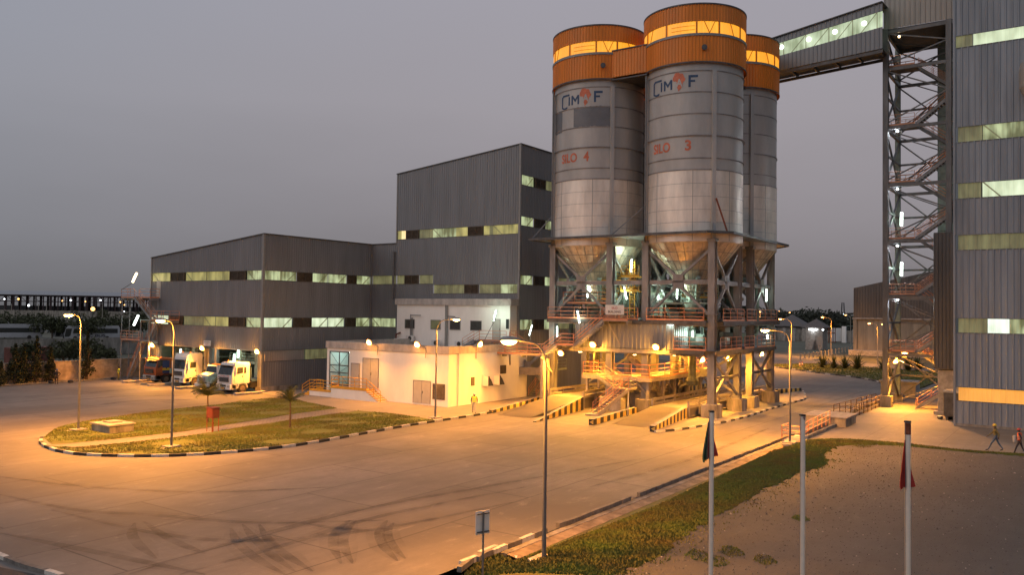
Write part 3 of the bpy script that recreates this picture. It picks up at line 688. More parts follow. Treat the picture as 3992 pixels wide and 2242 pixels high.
# exterior stair on the left end
es=thing('exterior_stair','red-railed steel fire stair on the left end of the packing hall','staircase',(57.5,96,0))
deck(es,56.9,58.1,93.0,99.3,10.15); deck(es,56.9,58.1,88.8,95.0,7.5); deck(es,56.9,58.1,93.0,99.2,4.95)
b=MB(); rail(b,[(58.1,99.3,10.15),(56.9,99.3,10.15),(56.9,96.4,10.15)]); rail(b,[(56.9,95.2,10.15),(56.9,93.0,10.15),(58.1,93.0,10.15)]); b.build('railing','rail',es)
b=MB(); rail(b,[(58.1,88.8,7.5),(56.9,88.8,7.5),(56.9,92.8,7.5)]); b.build('railing','rail',es)
b=MB(); rail(b,[(56.9,95.2,4.95),(56.9,99.2,4.95),(58.1,99.2,4.95)]); b.build('railing','rail',es)
stairs(es,(56.9,92.6,7.5),(56.9,96.4,10.15),.6,(1,0,0)); stairs(es,(57.5,94.2,4.95),(57.5,92.4,7.5),.6,(1,0,0)); stairs(es,(56.9,90.6,2.6),(56.9,94.6,4.95),.6,(1,0,0)) if False else None
stairs(es,(57.5,98.6,.0),(57.5,95.4,4.95),.6,(1,0,0))
b=MB()
for y in (93.1,95.0,99.2):
    for xx in (57.0,58.0): b.tube((xx,y,0),(xx,y,10.1 if y!=95.0 else 7.4),.07,6)
b.build('post','steel',es)
# ================================================================== mill building
ml=thing('mill_building','tall grey ribbed metal building between packing hall and silos','factory building',(74.78,51.45,0))
X1=74.78; topB=lambda y: 27.5-(y-51.45)*.0995; topC=lambda y: 17.18+(73.8-y)*.0
c=MB()
corr(c,'x',X1,51.45,69.6,18.72,0,zf1=topB); corr(c,'x',X1,51.45,69.6,13.3,17.68)
corr(c,'x',X1,51.45,63.7,12.1,13.3); corr(c,'x',X1,63.7,69.6,11.1,12.25)
corr(c,'x',X1,51.45,69.6,9.8,11.1); corr(c,'x',X1,51.45,69.6,0,9.8)
corr(c,'x',X1,69.6,73.8,13.3,17.18,zf1=topC); corr(c,'x',X1,69.6,73.8,8.05,12.25); corr(c,'x',X1,69.6,73.8,0,7.0)
corr(c,'y',51.45,X1,96,24.2,0,zf1=lambda x:27.5); corr(c,'y',51.45,X1,96,19.6,23.1); corr(c,'y',51.45,X1,96,13.1,18.6); corr(c,'y',51.45,X1,96,8.2,12.1); corr(c,'y',51.45,X1,96,.0,7.1)
corr(c,'y',69.6,X1,96,17.1,25.7,sgn=1,pitch=1.2)
c.build('wall','clad',ml)
b=MB(); b.add([(74.65,51.3,27.62),(74.65,69.75,25.78),(96,69.75,25.78),(96,51.3,27.62),(74.65,51.3,27.52),(74.65,69.75,25.68),(96,69.75,25.68),(96,51.3,27.52)],[(0,1,2,3),(7,6,5,4),(0,4,5,1),(3,2,6,7),(0,3,7,4),(1,5,6,2)]); b.box(74.62,96,69.7,73.7,17.18,17.28); b.build('roof','steel_dark',ml)
b=MB(); b.box(74.64,74.9,51.3,51.56,0,27.5); b.box(74.7,74.8,69.55,69.7,17.2,25.7); b.build('corner_trim','trim',ml)
band(ml,'x',X1,-1,[(51.7,55.1,'win_yellow'),(55.1,55.6,'win_dim'),(55.6,56.4,'win_yellow'),(56.5,58.6,'louver'),(58.7,60.4,'win_yellow'),(60.4,63.9,'win_green'),(63.9,66.0,'win_dim'),(66.1,68.1,'louver')],17.68,18.72)
band(ml,'x',X1,-1,[(68.2,68.9,'win_warm'),(68.9,69.5,'win_yellow')],17.68,18.72,False)
band(ml,'x',X1,-1,[(51.7,53.9,'win_green'),(53.9,56.9,'win_dim'),(57.0,59.0,'louver'),(59.1,63.6,'win_dim')],11.1,12.1)
band(ml,'x',X1,-1,[(63.8,65.9,'win_dim'),(66.0,68.2,'louver'),(68.3,69.5,'win_dim'),(69.7,73.6,'win_dim')],12.25,13.28,False)
band(ml,'x',X1,-1,[(69.7,73.6,'win_green')],7.0,8.05)
for z0,z1 in ((23.1,24.2),(18.6,19.6),(12.1,13.1),(7.1,8.2)):
    band(ml,'y',51.45,-1,[(75.1,77.5,'win_green'),(77.7,79.9,'louver'),(80.0,83.0,'win_green' if z0<20 else 'win_dim'),(83.1,96,'win_dim')],z0,z1)
b=MB(); b.tube((74.55,69.9,10.4),(74.55,69.9,16.0),.14,10); b.tube((74.55,69.9,16.0),(74.55,69.9,16.25),.2,10); tag(b.build('vent_pipe','galv'),'slim grey vent pipe rising beside the tall grey building above the white office','vent pipe')
# ================================================================== white office
wo=thing('office_building','white flat-roofed two-storey control building lit by wall lamps','building',(60.18,49.24,0))
b=MB(); b.box(60.18,73.4,49.24,60.18+2.1,0,5.0) if False else None
# ground-floor walls with gate opening (y 62.26-65.2)
b.box(60.18,60.43,49.24,62.3,0,5.04); b.box(60.18,60.43,62.3,65.25,4.75,5.04); b.box(60.18,60.43,65.25,65.6,0,5.04)
b.box(60.43,73.3,49.24,49.49,0,5.04); b.box(60.43,73.3,65.35,65.6,0,5.04)
b.build('wall','white',wo)
b=MB(); b.box(60.43,74.7,49.49,65.35,4.9,5.02); b.build('roof','conc',wo)
b=MB(); b.box(60.06,60.36,49.12,65.72,5.04,5.76); b.box(60.36,73.3,49.12,49.42,5.04,5.76); b.box(60.36,74.6,65.42,65.72,5.04,5.76); b.build('parapet','parapet',wo)
b=MB(); b.box(73.4,74.7,51.6,68.1,5.02,9.72); b.box(73.2,73.45,49.5,51.4,0,5.0); b.build('upper_wall','white',wo)
b=MB(); b.box(73.2,74.76,51.35,68.3,9.72,10.45); b.build('parapet','parapet',wo)
b=MB(); b.box(64.0,64.1,57,65.3,.8,4.9); b.box(60.5,64,61.9,62.0,.8,4.9); b.box(60.5,64,62,65.3,1.05,1.15); b.build('inner_wall','interior',wo)
# mesh gate
gt=MB()
for y in (62.4,63.75,65.15): gt.box(60.14,60.2,y-.05,y+.05,1.25,4.75)
for z in (1.28,2.55,3.3,4.7): gt.box(60.15,60.19,62.4,65.15,z-.05,z+.05)
for a,c_ in (((62.4,4.7),(63.75,3.3)),((65.15,4.7),(63.75,3.3)),((62.4,1.3),(63.75,2.55)),((65.15,1.3),(63.75,2.55)),((62.4,3.3),(63.75,2.55)),((63.75,2.55),(65.15,3.3))): gt.beam((60.17,a[0],a[1]),(60.17,c_[0],c_[1]),.03,.03)
gt.build('mesh_gate','steel_dark',wo)
def door(y0,y1,z0,z1,split=False,x=60.15,par=wo,lab=None):
    b=MB(); b.box(x-.02,x+.03,y0,y1,z0,z1)
    d=b.build('door','door',par)
    b=MB(); t=.05
    b.box(x-.045,x+.03,y0-t,y0,z0,z1+t); b.box(x-.045,x+.03,y1,y1+t,z0,z1+t); b.box(x-.045,x+.03,y0,y1,z1,z1+t)
    if split: m=(y0+y1)/2; b.box(x-.04,x-.021,m-.02,m+.02,z0,z1)
    b.build('frame','trim',d)
    b=MB(); m=(y0+y1)/2 if split else y0+.12; b.tube((x-.06,m-.12,z0+(z1-z0)*.45),(x-.06,m-.12,z0+(z1-z0)*.55),.025,6); b.build('handle','black',d)
door(60.8,61.95,1.2,3.6); door(58.2,60.3,1.2,4.2,True); door(51.4,53.5,.25,2.37,True); door(52.9,53.85,6.0,8.2,False,73.37)
def louv(y0,y1,z0,z1,x,n,par,axis='x'):
    b=MB()
    if axis=='x':
        b.box(x-.03,x+.02,y0,y0+.06,z0,z1); b.box(x-.03,x+.02,y1-.06,y1,z0,z1); b.box(x-.03,x+.02,y0+.06,y1-.06,z1-.06,z1); b.box(x-.03,x+.02,y0+.06,y1-.06,z0,z0+.06); b.box(x+.0,x+.02,y0+.06,y1-.06,z0+.06,z1-.06)
        for i in range(n): z=z0+.06+(z1-z0-.12)*(i+.5)/n; b.add([(x,y0+.06,z+.04),(x,y1-.06,z+.04),(x-.05,y1-.06,z-.03),(x-.05,y0+.06,z-.03)],[(0,1,2,3)])
    else:
        b.box(y0,y0+.06,x-.03,x+.02,z0,z1); b.box(y1-.06,y1,x-.03,x+.02,z0,z1); b.box(y0+.06,y1-.06,x-.03,x+.02,z1-.06,z1); b.box(y0+.06,y1-.06,x-.03,x+.02,z0,z0+.06); b.box(y0+.06,y1-.06,x,x+.02,z0+.06,z1-.06)
        for i in range(n): z=z0+.06+(z1-z0-.12)*(i+.5)/n; b.add([(y0+.06,x,z+.04),(y1-.06,x,z+.04),(y1-.06,x-.05,z-.03),(y0+.06,x-.05,z-.03)],[(0,1,2,3)])
    return b.build('louver','louver',par)
louv(49.6,51.1,.75,2.22,60.15,18,wo); louv(68.4,69.4,2.76,3.62,49.21,9,wo,'y')
b=MB(); b.box(63.6,64.1,49.15,49.23,1.88,2.7); b.build('window','louver',wo)
for hx in (65.5,67.4):
    b=MB(); b.box(hx,hx+.08,48.6,49.24,1.75,2.7); b.box(hx+.9,hx+.98,48.95,49.24,2.1,2.7); b.box(hx,hx+.95,49.0,49.24,2.66,2.74)
    h=b.build('vent_hood','white',wo); MB().add([(hx,48.62,1.75),(hx+.98,48.62,1.75),(hx+.98,49.1,2.68),(hx,49.1,2.68)],[(0,1,2,3)]).build('grille','black',h)
for i,(y0,y1,op) in enumerate(((65.25,66.8,.5),(61.3,62.8,0),(58.4,59.95,.6),(55.4,57.0,.2))):
    b=MB(); x=73.37
    b.box(x-.02,x+.02,y0,y0+.08,6.92,8.02); b.box(x-.02,x+.02,y1-.08,y1,6.92,8.02); b.box(x-.02,x+.02,y0+.08,y1-.08,7.95,8.02); b.box(x-.05,x+.02,y0+.08,y1-.08,6.92,6.99)
    w_=b.build('window','trim',wo); MB().box(x+.0,x+.02,y0+.08,y1-.08,6.99,7.95).build('pane','glass',w_)
    b=MB()
    for k in range(8): z=7.03+k*.115; b.add([(x-.015,y0+.1,z),(x-.015,y1-.1,z),(x-.05,y1-.1,z+.06),(x-.05,y0+.1,z+.06)],[(0,1,2,3)])
    b.build('shutter_slats','win_dim' if op<.1 else 'galv',w_)
b=MB(); b.box(73.35,73.38,51.7,52.1,7.2,8.26); b.build('window','glass',wo)
b=MB(); b.tube((64.2-2.6,49.15,.1),(64.2-2.6,49.15,5.0),.07,8); b.tube((61.6,49.15,5.0),(61.6,49.3,5.1),.07,8); b.build('downpipe','white',wo)
# roof conduits and air conditioners
b=MB()
for y,h in ((66.4-.6,8.6),(60.5,10.1)):
    for d in (0,.16,.32): b.tube((73.25,y-d,5.0),(73.25,y-d,h-.4*(d>0)),.045,6)
b.tube((73.25,65.8,8.5),(73.1,64.1,8.5),.05,6); b.tube((73.25,60.2,8.45),(73.0,58.9,8.4),.06,6)
tag(b.build('conduit','galv'),'thin grey conduit pipes climbing the upper white office wall','conduit')
for i,(x,y,z,l) in enumerate(((73.0,65.6,5.45,'white air conditioner on wall brackets left of the conduits'),(72.7,67.2,5.05,'air conditioner at the left foot of the upper office wall'),(72.8,61.5,5.05,'round-fan air conditioner standing just left of the middle conduit'),(72.8,58.1,5.05,'air conditioner standing on the office roof nearest the balcony'))):
    a=thing('air_conditioner',l,'air conditioner',(x,y,z),'air conditioners on the office roof')
    MB().box(x-.2,x+.2,y-.5,y+.5,z,z+.68).build('casing','truck_white',a,bevel=.03)
    b=MB(); b.add([(x-.215,y-.12+.26*math.cos(t*math.pi/8),z+.34+.26*math.sin(t*math.pi/8)) for t in range(16)],[tuple(range(16))]); b.build('fan','black',a)
b=MB(); b.path([(73.1,67.9,5.0),(73.1,67.9,6.2),(73.3,67.4,6.4)],.09,8); tag(b.build('fire_pipe','red_box'),'short red pipe bend beside the left corner of the upper office wall','pipe')
# balcony with door and stairs + bridge to the silo steps
bal=thing('office_balcony','red-railed steel balcony at the upper office door','balcony',(72,53,5.9))
deck(bal,71.9,73.35,50.6,55.4,5.9)
b=MB(); rail(b,[(71.9,54.6,5.9),(71.9,51.0,5.9)]); rail(b,[(73.3,50.6,5.9),(71.9,50.6,5.9)]); b.build('railing','rail',bal)
stairs(bal,(72.0,57.0,5.05),(72.0,55.4,5.9),1.0,(1,0,0)); stairs(bal,(72.0,49.2,4.95),(72.0,50.6,5.9),1.0,(1,0,0))
b=MB(); b.beam((71.95,52.2,5.6),(73.3,52.2,4.1),.12); b.beam((71.95,54.6,5.6),(73.3,54.6,4.1),.12); b.beam((69.9,49.1,4.9),(70.1,49.2,3.6),.14); b.build('bracket','cream_post',bal)
# entrance steps and platform of the office
en=thing('entrance_platform','white raised entrance platform with yellow rails and steps in front of the office doors','platform',(59.6,60,0))
b=MB(); b.box(58.95,60.16,58.6,63.6,0,1.08); b.box(59.1,60.16,63.6,67.0,0,.6); b.build('base','white',en)
b=MB(); b.box(58.9,60.17,58.55,63.65,1.08,1.18); b.box(59.05,60.17,63.65,67.0,.6,.68); b.build('platform_slab','rail_yellow',en)
b=MB()
for i in range(6): b.box(58.95,60.16,58.6-.32*(i+1),58.6-.32*i,0,1.0-.175*(i+1)+.08)
b.build('step_base','white',en)
b=MB()
for i in range(6): b.box(58.93,60.17,58.58-.32*(i+1),58.6-.32*i,1.09-.175*(i+1)-.0,1.14-.175*(i+1))
for i in range(3): b.box(59.05,60.17,67.0+.3*i,67.3+.3*i,.0,.5-.17*i)
b.build('tread','rail_yellow',en)
b=MB(); rail(b,[(60.0,63.6,1.18),(58.98,63.6,1.18),(58.98,58.6,1.18)],1.1,1.6,.035); rail(b,[(58.98,58.6,1.18),(58.98,56.7,.12)],1.05,1.0,.035,toe=False)
rail(b,[(59.1,63.7,.68),(59.1,67.0,.68)],1.05,1.4,.035); rail(b,[(59.1,67.0,.68),(59.1,68.1,.1)],1.0,1.0,.035,toe=False); rail(b,[(60.1,67.0,.68),(60.1,68.1,.1)],1.0,1.0,.035,toe=False); rail(b,[(60.1,66,.68),(60.1,67,.68)],1.0,1.0,.035)
b.build('railing','rail_yellow',en)
# ================================================================== silos
SR=4.45
LV=[(30.65,0),(28.76,0),(26.84,0),(24.88,1),(22.88,0)]
def ribs(cx,cy,r,z0,z1,n,a0,a1,pitch,d=.05):
    """corrugated curved sheet"""
    k=max(1,round(R(a1-a0)*r/pitch)); vs=[]; pr=((0,0),(.6,0),(.7,d),(.9,d))
    pts=[(R(a0+(a1-a0)*(i+s)/k),r+o) for i in range(k) for s,o in pr]+[(R(a1),r)]
    for a,rr in pts:
        for z in (z0,z1): vs.append((cx+rr*math.cos(a),cy+rr*math.sin(a),z))
    return vs,[(2*i,2*i+2,2*i+3,2*i+1) for i in range(len(pts)-1)]
AF=[(.30,1.0),(.42,.97),(.47,1.0),(.55,.93),(.70,.92),(.80,.90),(.86,.75),(.93,.62),(1.0,.60),(.92,.48),(.80,.38),(.76,.28),(.78,.18),(.70,.12),(.68,.05),(.58,-.02),(.50,-.10),(.44,-.12),(.42,0),(.36,.10),(.38,.22),(.32,.34),(.33,.44),(.24,.50),(.10,.48),(.0,.60),(.03,.74),(.12,.86),(.18,.96)]
def wrap(cx,cy,r,vs,fs,ang0,z0):
    """wrap flat lettering (x right in metres, y up) round the silo; ang0 = azimuth of the left edge"""
    return [(cx+(r)*math.cos(R(ang0)+v[0]/r),cy+r*math.sin(R(ang0)+v[0]/r),z0+v[1]) for v in vs],fs
def silo(cx,cy,lab,num=None,openings=((0,360),)):
    s=thing('silo',lab,'silo',(cx,cy,15.5),'cement silos')
    b=MB(); b.lathe(cx,cy,[(SR,21.84),(SR,31.6)],96); b.build('shell','silo_paint',s,smooth=True,recalc=False)
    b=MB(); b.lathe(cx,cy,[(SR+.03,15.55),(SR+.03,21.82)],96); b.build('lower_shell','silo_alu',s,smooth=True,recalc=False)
    b=MB()
    for z,big in LV:
        rr=.075 if big else .025; b.lathe(cx,cy,[(SR,z-.05),(SR+rr,z-.05),(SR+rr,z+.05),(SR,z+.05)],72)
    b.lathe(cx,cy,[(SR,21.80),(SR+.07,21.80),(SR+.07,21.9),(SR,21.9)],72)
    for z,big in LV:
        if num is None: break
        for k in range(64):
            a=R(102.7+k*200/64); rr=SR+(.13 if big else .05); b.tube((cx+SR*math.cos(a),cy+SR*math.sin(a),z+.02),(cx+(rr+.05)*math.cos(a),cy+(rr+.05)*math.sin(a),z+.02),.035,4)
    b.build('ring_flange','silo_ring',s,recalc=False)
    b=MB()
    for z in (20.63,19.48,18.32,17.21): b.lathe(cx,cy,[(SR+.03,z-.015),(SR+.045,z),(SR+.03,z+.015)],72)
    for k in range(8):
        a=R(22+k*45); b.beam((cx+(SR+.035)*math.cos(a),cy+(SR+.035)*math.sin(a),15.6),(cx+(SR+.035)*math.cos(a),cy+(SR+.035)*math.sin(a),21.8),.03,.03)
    b.build('sheet_seam','steel',s,recalc=False)
    b=MB(); b.lathe(cx,cy,[(SR+.03,15.55),(SR+.06,15.5),(SR-.35,15.35)],72); b.build('skirt','cone_alu',s,smooth=True,recalc=False)
    # hopper cone with sheet joints
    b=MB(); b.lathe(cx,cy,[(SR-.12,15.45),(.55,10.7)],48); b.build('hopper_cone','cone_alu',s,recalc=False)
    b=MB()
    for j in range(1,6):
        t=j/6; r_=(SR-.12)*(1-t)+.55*t; z=15.45*(1-t)+10.7*t; b.lathe(cx,cy,[(r_+.02,z+.02),(r_+.04,z),(r_+.0,z-.03)],48)
    for k in range(32):
        a=R(k*360/32); b.tube((cx+(SR-.1)*math.cos(a),cy+(SR-.1)*math.sin(a),15.4),(cx+.6*math.cos(a),cy+.6*math.sin(a),10.75),.018,4,cap=False)
    b.build('hopper_seam','steel',s,recalc=False)
    # orange cap
    b=MB()
    for z0,z1 in ((31.32,33.7),(35.0,36.5)):
        for a0,a1 in openings: b.add(*ribs(cx,cy,4.65,z0,z1,0,a0,a1,.3))
    b.build('cap_wall','orange_clad',s,recalc=False)
    b=MB(); b.lathe(cx,cy,[(4.73,36.5),(4.73,36.62),(.01,36.9)],64); b.lathe(cx,cy,[(4.7,31.3),(4.74,31.3),(4.74,31.42),(4.7,31.42)],64); b.build('cap_roof','steel_dark',s,recalc=False)
    b=MB(); b.lathe(cx,cy,[(4.64,33.7),(4.74,33.7),(4.74,33.92),(4.64,33.92)],64); b.build('sill_band','trim',s,recalc=False)
    b=MB()
    for a0,a1 in openings: b.add(*ribs(cx,cy,4.60,33.92,35.0,0,a0,a1,.3,.03))
    wn=b.build('window_band','win_amber',s,recalc=False)
    b=MB()
    for a in (138,171,205,230,262,300): b.beam((cx+4.66*math.cos(R(a)),cy+4.66*math.sin(R(a)),33.92),(cx+4.66*math.cos(R(a)),cy+4.66*math.sin(R(a)),35.0),.16,.06,up=(math.cos(R(a)),math.sin(R(a)),0))
    for a,aa in ((150,145),(213,219),(225,219),(245,250)):
        b.tube((cx+4.645*math.cos(R(a)),cy+4.645*math.sin(R(a)),35.0),(cx+4.645*math.cos(R(aa)),cy+4.645*math.sin(R(aa)),33.95),.035,4)
    for z in (34.25,34.6):
        for k in range(10): a,aa=177+k*2.6,177+(k+1)*2.6; b.tube((cx+4.65*math.cos(R(a)),cy+4.65*math.sin(R(a)),z),(cx+4.65*math.cos(R(aa)),cy+4.65*math.sin(R(aa)),z),.02,4)
    b.build('mullion','orange_clad',wn,recalc=False)
    a=R(213); b=MB(); b.tube((cx+4.6*math.cos(a),cy+4.6*math.sin(a),32.6),(cx+4.85*math.cos(a),cy+4.85*math.sin(a),32.6),.22,14); b.tube((cx+4.85*math.cos(a),cy+4.85*math.sin(a),32.6),(cx+4.87*math.cos(a),cy+4.87*math.sin(a),32.6),.25,14); b.build('vent','steel_dark',s)
    # vertical column ribs and conduits on the shell
    b=MB()
    for a in (45,135,225,315):
        p=(cx+(SR+.12)*math.cos(R(a)),cy+(SR+.12)*math.sin(R(a))); b.beam((p[0],p[1],15.6),(p[0],p[1],30.7),.34,.30,up=(math.cos(R(a)),math.sin(R(a)),0))
    b.build('column_rib','silo_paint',s)
    b=MB()
    for a in (137,139): p=(cx+(SR+.34)*math.cos(R(a)),cy+(SR+.34)*math.sin(R(a))); b.tube((p[0],p[1],15.6),(p[0],p[1],31.0),.06,6)
    b.build('conduit','galv',s)
    if num:
        near=202.7 if num=='3' else 209.0
        # blue letters
        r_=SR+.025
        def put(txt,x,w_,z,h,m,bold=.02):
            vs,fs=text_mesh(txt,1,bold); vs=fit(vs,w_,h); b=MB(); b.add(*wrap(cx,cy,r_,[(v.x,v.y) for v in vs],fs,near-54+math.degrees(x/r_),z)); return b.build('lettering',m,s,recalc=False)
        b=MB()
        def stroke(poly): vs,fs=wrap(cx,cy,r_,poly,[tuple(range(len(poly)))],near-54,28.85); b.add(vs,fs)
        # open square C with cut corner
        for q in (((.0,.15),(.17,.22),(.17,1.12),(.0,1.2)),((.0,1.2),(.17,1.12),(.30,1.22),(.22,1.4)),((.22,1.4),(.30,1.22),(.72,1.22),(.72,1.4)),((.72,1.4),(.72,1.22),(1.10,1.22),(1.10,1.4)),((.0,.15),(.17,.22),(.45,.12),(.45,-.06)),((.45,.12),(.45,-.06),(.84,.02),(.84,.20)),((1.00,.28),(1.17,.28),(1.17,1.12),(1.00,1.12))):
            stroke(q)
        b.build('lettering','paint_blue',s,recalc=False)
        b=MB()
        for q in (((1.36,.28),(1.54,.28),(1.54,1.18),(1.36,1.18)),((2.06,.28),(2.24,.28),(2.24,1.18),(2.06,1.18)),((1.54,1.18),(1.54,.88),(1.80,.50),(1.80,.80)),((1.80,.80),(1.80,.50),(2.06,.88),(2.06,1.18))): stroke(q)
        b.build('lettering','paint_blue',s,recalc=False)
        b=MB()
        for q in (((3.72,.35),(3.92,.35),(3.92,.95),(3.72,.95)),((3.72,.95),(3.92,.95),(3.92,1.42),(3.72,1.42)),((3.92,1.20),(3.92,1.42),(4.55,1.42),(4.55,1.20)),((3.92,.80),(3.92,.98),(4.3,.98),(4.3,.80))): stroke(q)
        b.build('lettering','paint_blue',s,recalc=False)
        vs=[(2.28+x*1.2,.05+(y+.12)*1.32*1.15) for x,y in AF]
        bm=bmesh.new(); vv=[bm.verts.new((x,y,0)) for x,y in vs]; bm.faces.new(vv); bmesh.ops.triangulate(bm,faces=bm.faces)
        bm.verts.index_update(); fs=[tuple(v.index for v in f.verts) for f in bm.faces]; bm.free()
        b=MB(); b.add(*wrap(cx,cy,r_,vs,fs,near-54,28.85)); b.build('emblem','paint_orange',s,recalc=False)
        vs,fs=text_mesh('A',1,.03); vs=fit(vs,.62,.72); b=MB(); b.add(*wrap(cx,cy,r_+.012,[(v.x,v.y) for v in vs],fs,near-54+math.degrees(2.60/r_),29.3)); b.build('lettering','silo_paint',s,recalc=False)
        put('SILO',.12,1.95,23.55,.9,'paint_orange',.03); put(num,3.45 if num=='3' else 2.75,.55,23.55,.95,'paint_orange',.03)
        if num=='4':
            for a0,a1,z0,z1 in ((-33,16,26.95,28.7),(-75,-53,26.7,28.7)):
                b=MB(); rn=random.Random(4); n=26; top=[]; bot=[]
                for i in range(n+1):
                    a=near+a0+(a1-a0)*i/n; top.append((a,z1+rn.uniform(-.05,.18))); bot.append((a,z0-rn.uniform(0,.12)))
                b.add([(cx+(SR+.012)*math.cos(R(a)),cy+(SR+.012)*math.sin(R(a)),z) for a,z in top+bot],[(i,i+1,n+2+i,n+1+i) for i in range(n)]); b.build('paint_patch','patch',s,recalc=False)
    return s
silo(72.85,30.5,'front silo with orange cap, marked SILO 3, nearest the camera','3')
silo(72.85,40.6,'left silo with orange cap, marked SILO 4, beside the tall grey building','4')
silo(82.7,30.5,'right rear silo behind SILO 3, joined by the conveyor gallery')
silo(82.7,40.6,'rear silo almost hidden behind the other three')
# linking roofs between caps
lk=thing('cap_link','orange clad passage joining the caps of the two front silos','passage',(71.8,35.5,31.4))
b=MB(); corr(b,'x',69.5,33.6,37.6,31.5,34.0,.3); b.build('wall','orange_clad',lk); MB().box(69.4,73.5,33.7,37.4,34.0,34.1).box(69.4,73.5,33.7,37.4,31.2,31.3).build('roof','steel_dark',lk)
lk=thing('cap_link','orange clad passage joining the caps of SILO 3 and the rear right silo','passage',(77.7,29,31.4))
b=MB(); corr(b,'y',27.7,76.0,79.8,31.4,34.0,.3); b.build('wall','orange_clad',lk); MB().box(76.0,79.8,27.7,32,34.0,34.1).box(76,79.8,27.8,32,31.2,31.3).build('roof','steel_dark',lk)
# canopy roof round the silos
cn=thing('canopy_roof','thin flat rust-edged canopy roof circling the silos above their hoppers','canopy roof',(76,35,16.3))
b=MB(); outl=[(67.9,45.6),(68.0,27.2),(69.9,25.6),(86.0,25.6),(88.0,27.2),(88.0,45.6)]
b.slab(outl,16.22,16.30); b.build('roof_sheet','steel',cn)
b=MB()
for p,q in zip(outl,outl[1:]+outl[:1]): b.beam((p[0],p[1],16.24),(q[0],q[1],16.24),.10,.22)
b.build('edge_beam','steel_dark',cn)
b=MB()
for p,q in (((68.2,45.4,16.3),(70.4,44.2,19)),((68.2,36.6,16.3),(69.7,34.0,19.0)),((87.6,27.0,16.3),(85.9,28.0,18.6)),((69.2,27.0,16.3),(69.9,27.6,18.4))): b.beam(p,q,.09,.09)
b.build('stay','steel',cn)
b=MB(); b.beam((70.2,26.2,16.3),(69.55,27.0,19.3),.12,.12); b.build('stay','rust',cn)
# ================================================================== silo steel frame
fr=thing('silo_support_structure','heavy bolted grey steel frame on concrete piers carrying the four silos','steel frame',(76,35,0))
XS=(69.7,76.05,79.5,85.8); YS=(27.35,33.7,37.4,43.75)
for x in XS:
    for y in YS:
        b=MB(); b.hcol(x,y,1.25,15.6,.62); b.box(x-.42,x+.42,y-.42,y+.42,1.25,1.32); b.box(x-.45,x+.45,y-.45,y+.45,9.05,9.12); b.box(x-.4,x+.4,y-.4,y+.4,15.5,15.75)
        for z in [1.9,2.05]+[6.2+k*.16 for k in range(8)]+[8.1+k*.15 for k in range(6)]:
            for dy in (-.1,.1): b.box(x-.335,x-.305,y+dy-.025,y+dy+.025,z,z+.05)
        b.build('column','steel',fr)
        b=MB(); b.box(x-.7,x+.7,y-.72,y+.72,0,1.25); b.build('concrete_pier','conc_dirty',fr,bevel=.04)
def vx(p,q,z0,z1,g=True,w=.22,inv=False):
    """V brace between two columns p,q (x,y)"""
    m=((p[0]+q[0])/2,(p[1]+q[1])/2); b=MB(); up=Vector((q[1]-p[1],-(q[0]-p[0]),0)).normalized()
    a,c_=(z0,z1) if inv else (z1,z0)
    b.beam((p[0],p[1],a),(m[0],m[1],c_),w,w,up=up); b.beam((q[0],q[1],a),(m[0],m[1],c_),w,w,up=up)
    d=Vector((q[0]-p[0],q[1]-p[1],0)).normalized(); n_=Vector((-d.y,d.x,0))
    if g: b.beam((m[0]-n_.x*.16,m[1]-n_.y*.16,c_),(m[0]+n_.x*.16,m[1]+n_.y*.16,c_),1.0,.7)
    b.build('brace','steel',fr)
for x in (69.7,76.05,79.5,85.8):
    for a,c_ in ((YS[0],YS[1]),(YS[2],YS[3])):
        vx((x,a),(x,c_),12.3,15.0); vx((x,a),(x,c_),8.8,11.7,inv=True)
for y in (27.35,33.7,37.4,43.75):
    for a,c_ in ((XS[0],XS[1]),(XS[2],XS[3])):
        vx((a,y),(c_,y),12.3,15.0); vx((a,y),(c_,y),8.8,11.7,inv=True)
def xb(p,q,z0,z1,w=.2):
    b=MB(); up=Vector((q[1]-p[1],-(q[0]-p[0]),0)).normalized(); b.beam((p[0],p[1],z0),(q[0],q[1],z1),w,w,up=up); b.beam((p[0]+up.x*.03,p[1]+up.y*.03,z1),(q[0]+up.x*.03,q[1]+up.y*.03,z0),w,w,up=up)
    m=Vector(((p[0]+q[0])/2,(p[1]+q[1])/2,(z0+z1)/2)); b.beam(m-up*.16,m+up*.16,.85,.85); b.build('brace','steel',fr)
for a,c_ in ((XS[0],XS[1]),(XS[2],XS[3])):
    for y in (27.35,): xb((a,y),(c_,y),1.5,5.4)
    MB().beam((a,27.2,3.45),(c_,27.2,3.45),.12,.22).build('beam','steel_dark',fr)
for a,c_ in ((YS[2],YS[3]),(YS[0],YS[1])):
    for x in (76.05,): xb((x,a),(x,c_),1.6,5.4)
xb((72.8,46.6),(72.8,50.9),1.6,5.2,.3)
b=MB()
for z in (11.95,8.2,5.55):
    for x in XS: b.box(x-.14,x+.14,27.35,43.75,z-.2,z+.2)
    for y in YS: b.box(69.7,85.8,y-.137,y+.137,z-.197,z+.197)
b.build('beam','steel',fr)
b=MB()
for x in (72,74.2,77.8,81.5,83.6):
    for z in (8.2,5.55): b.box(x-.08,x+.08,27.5,43.6,z-.15,z+.15)
b.build('joist','steel_dark',fr)
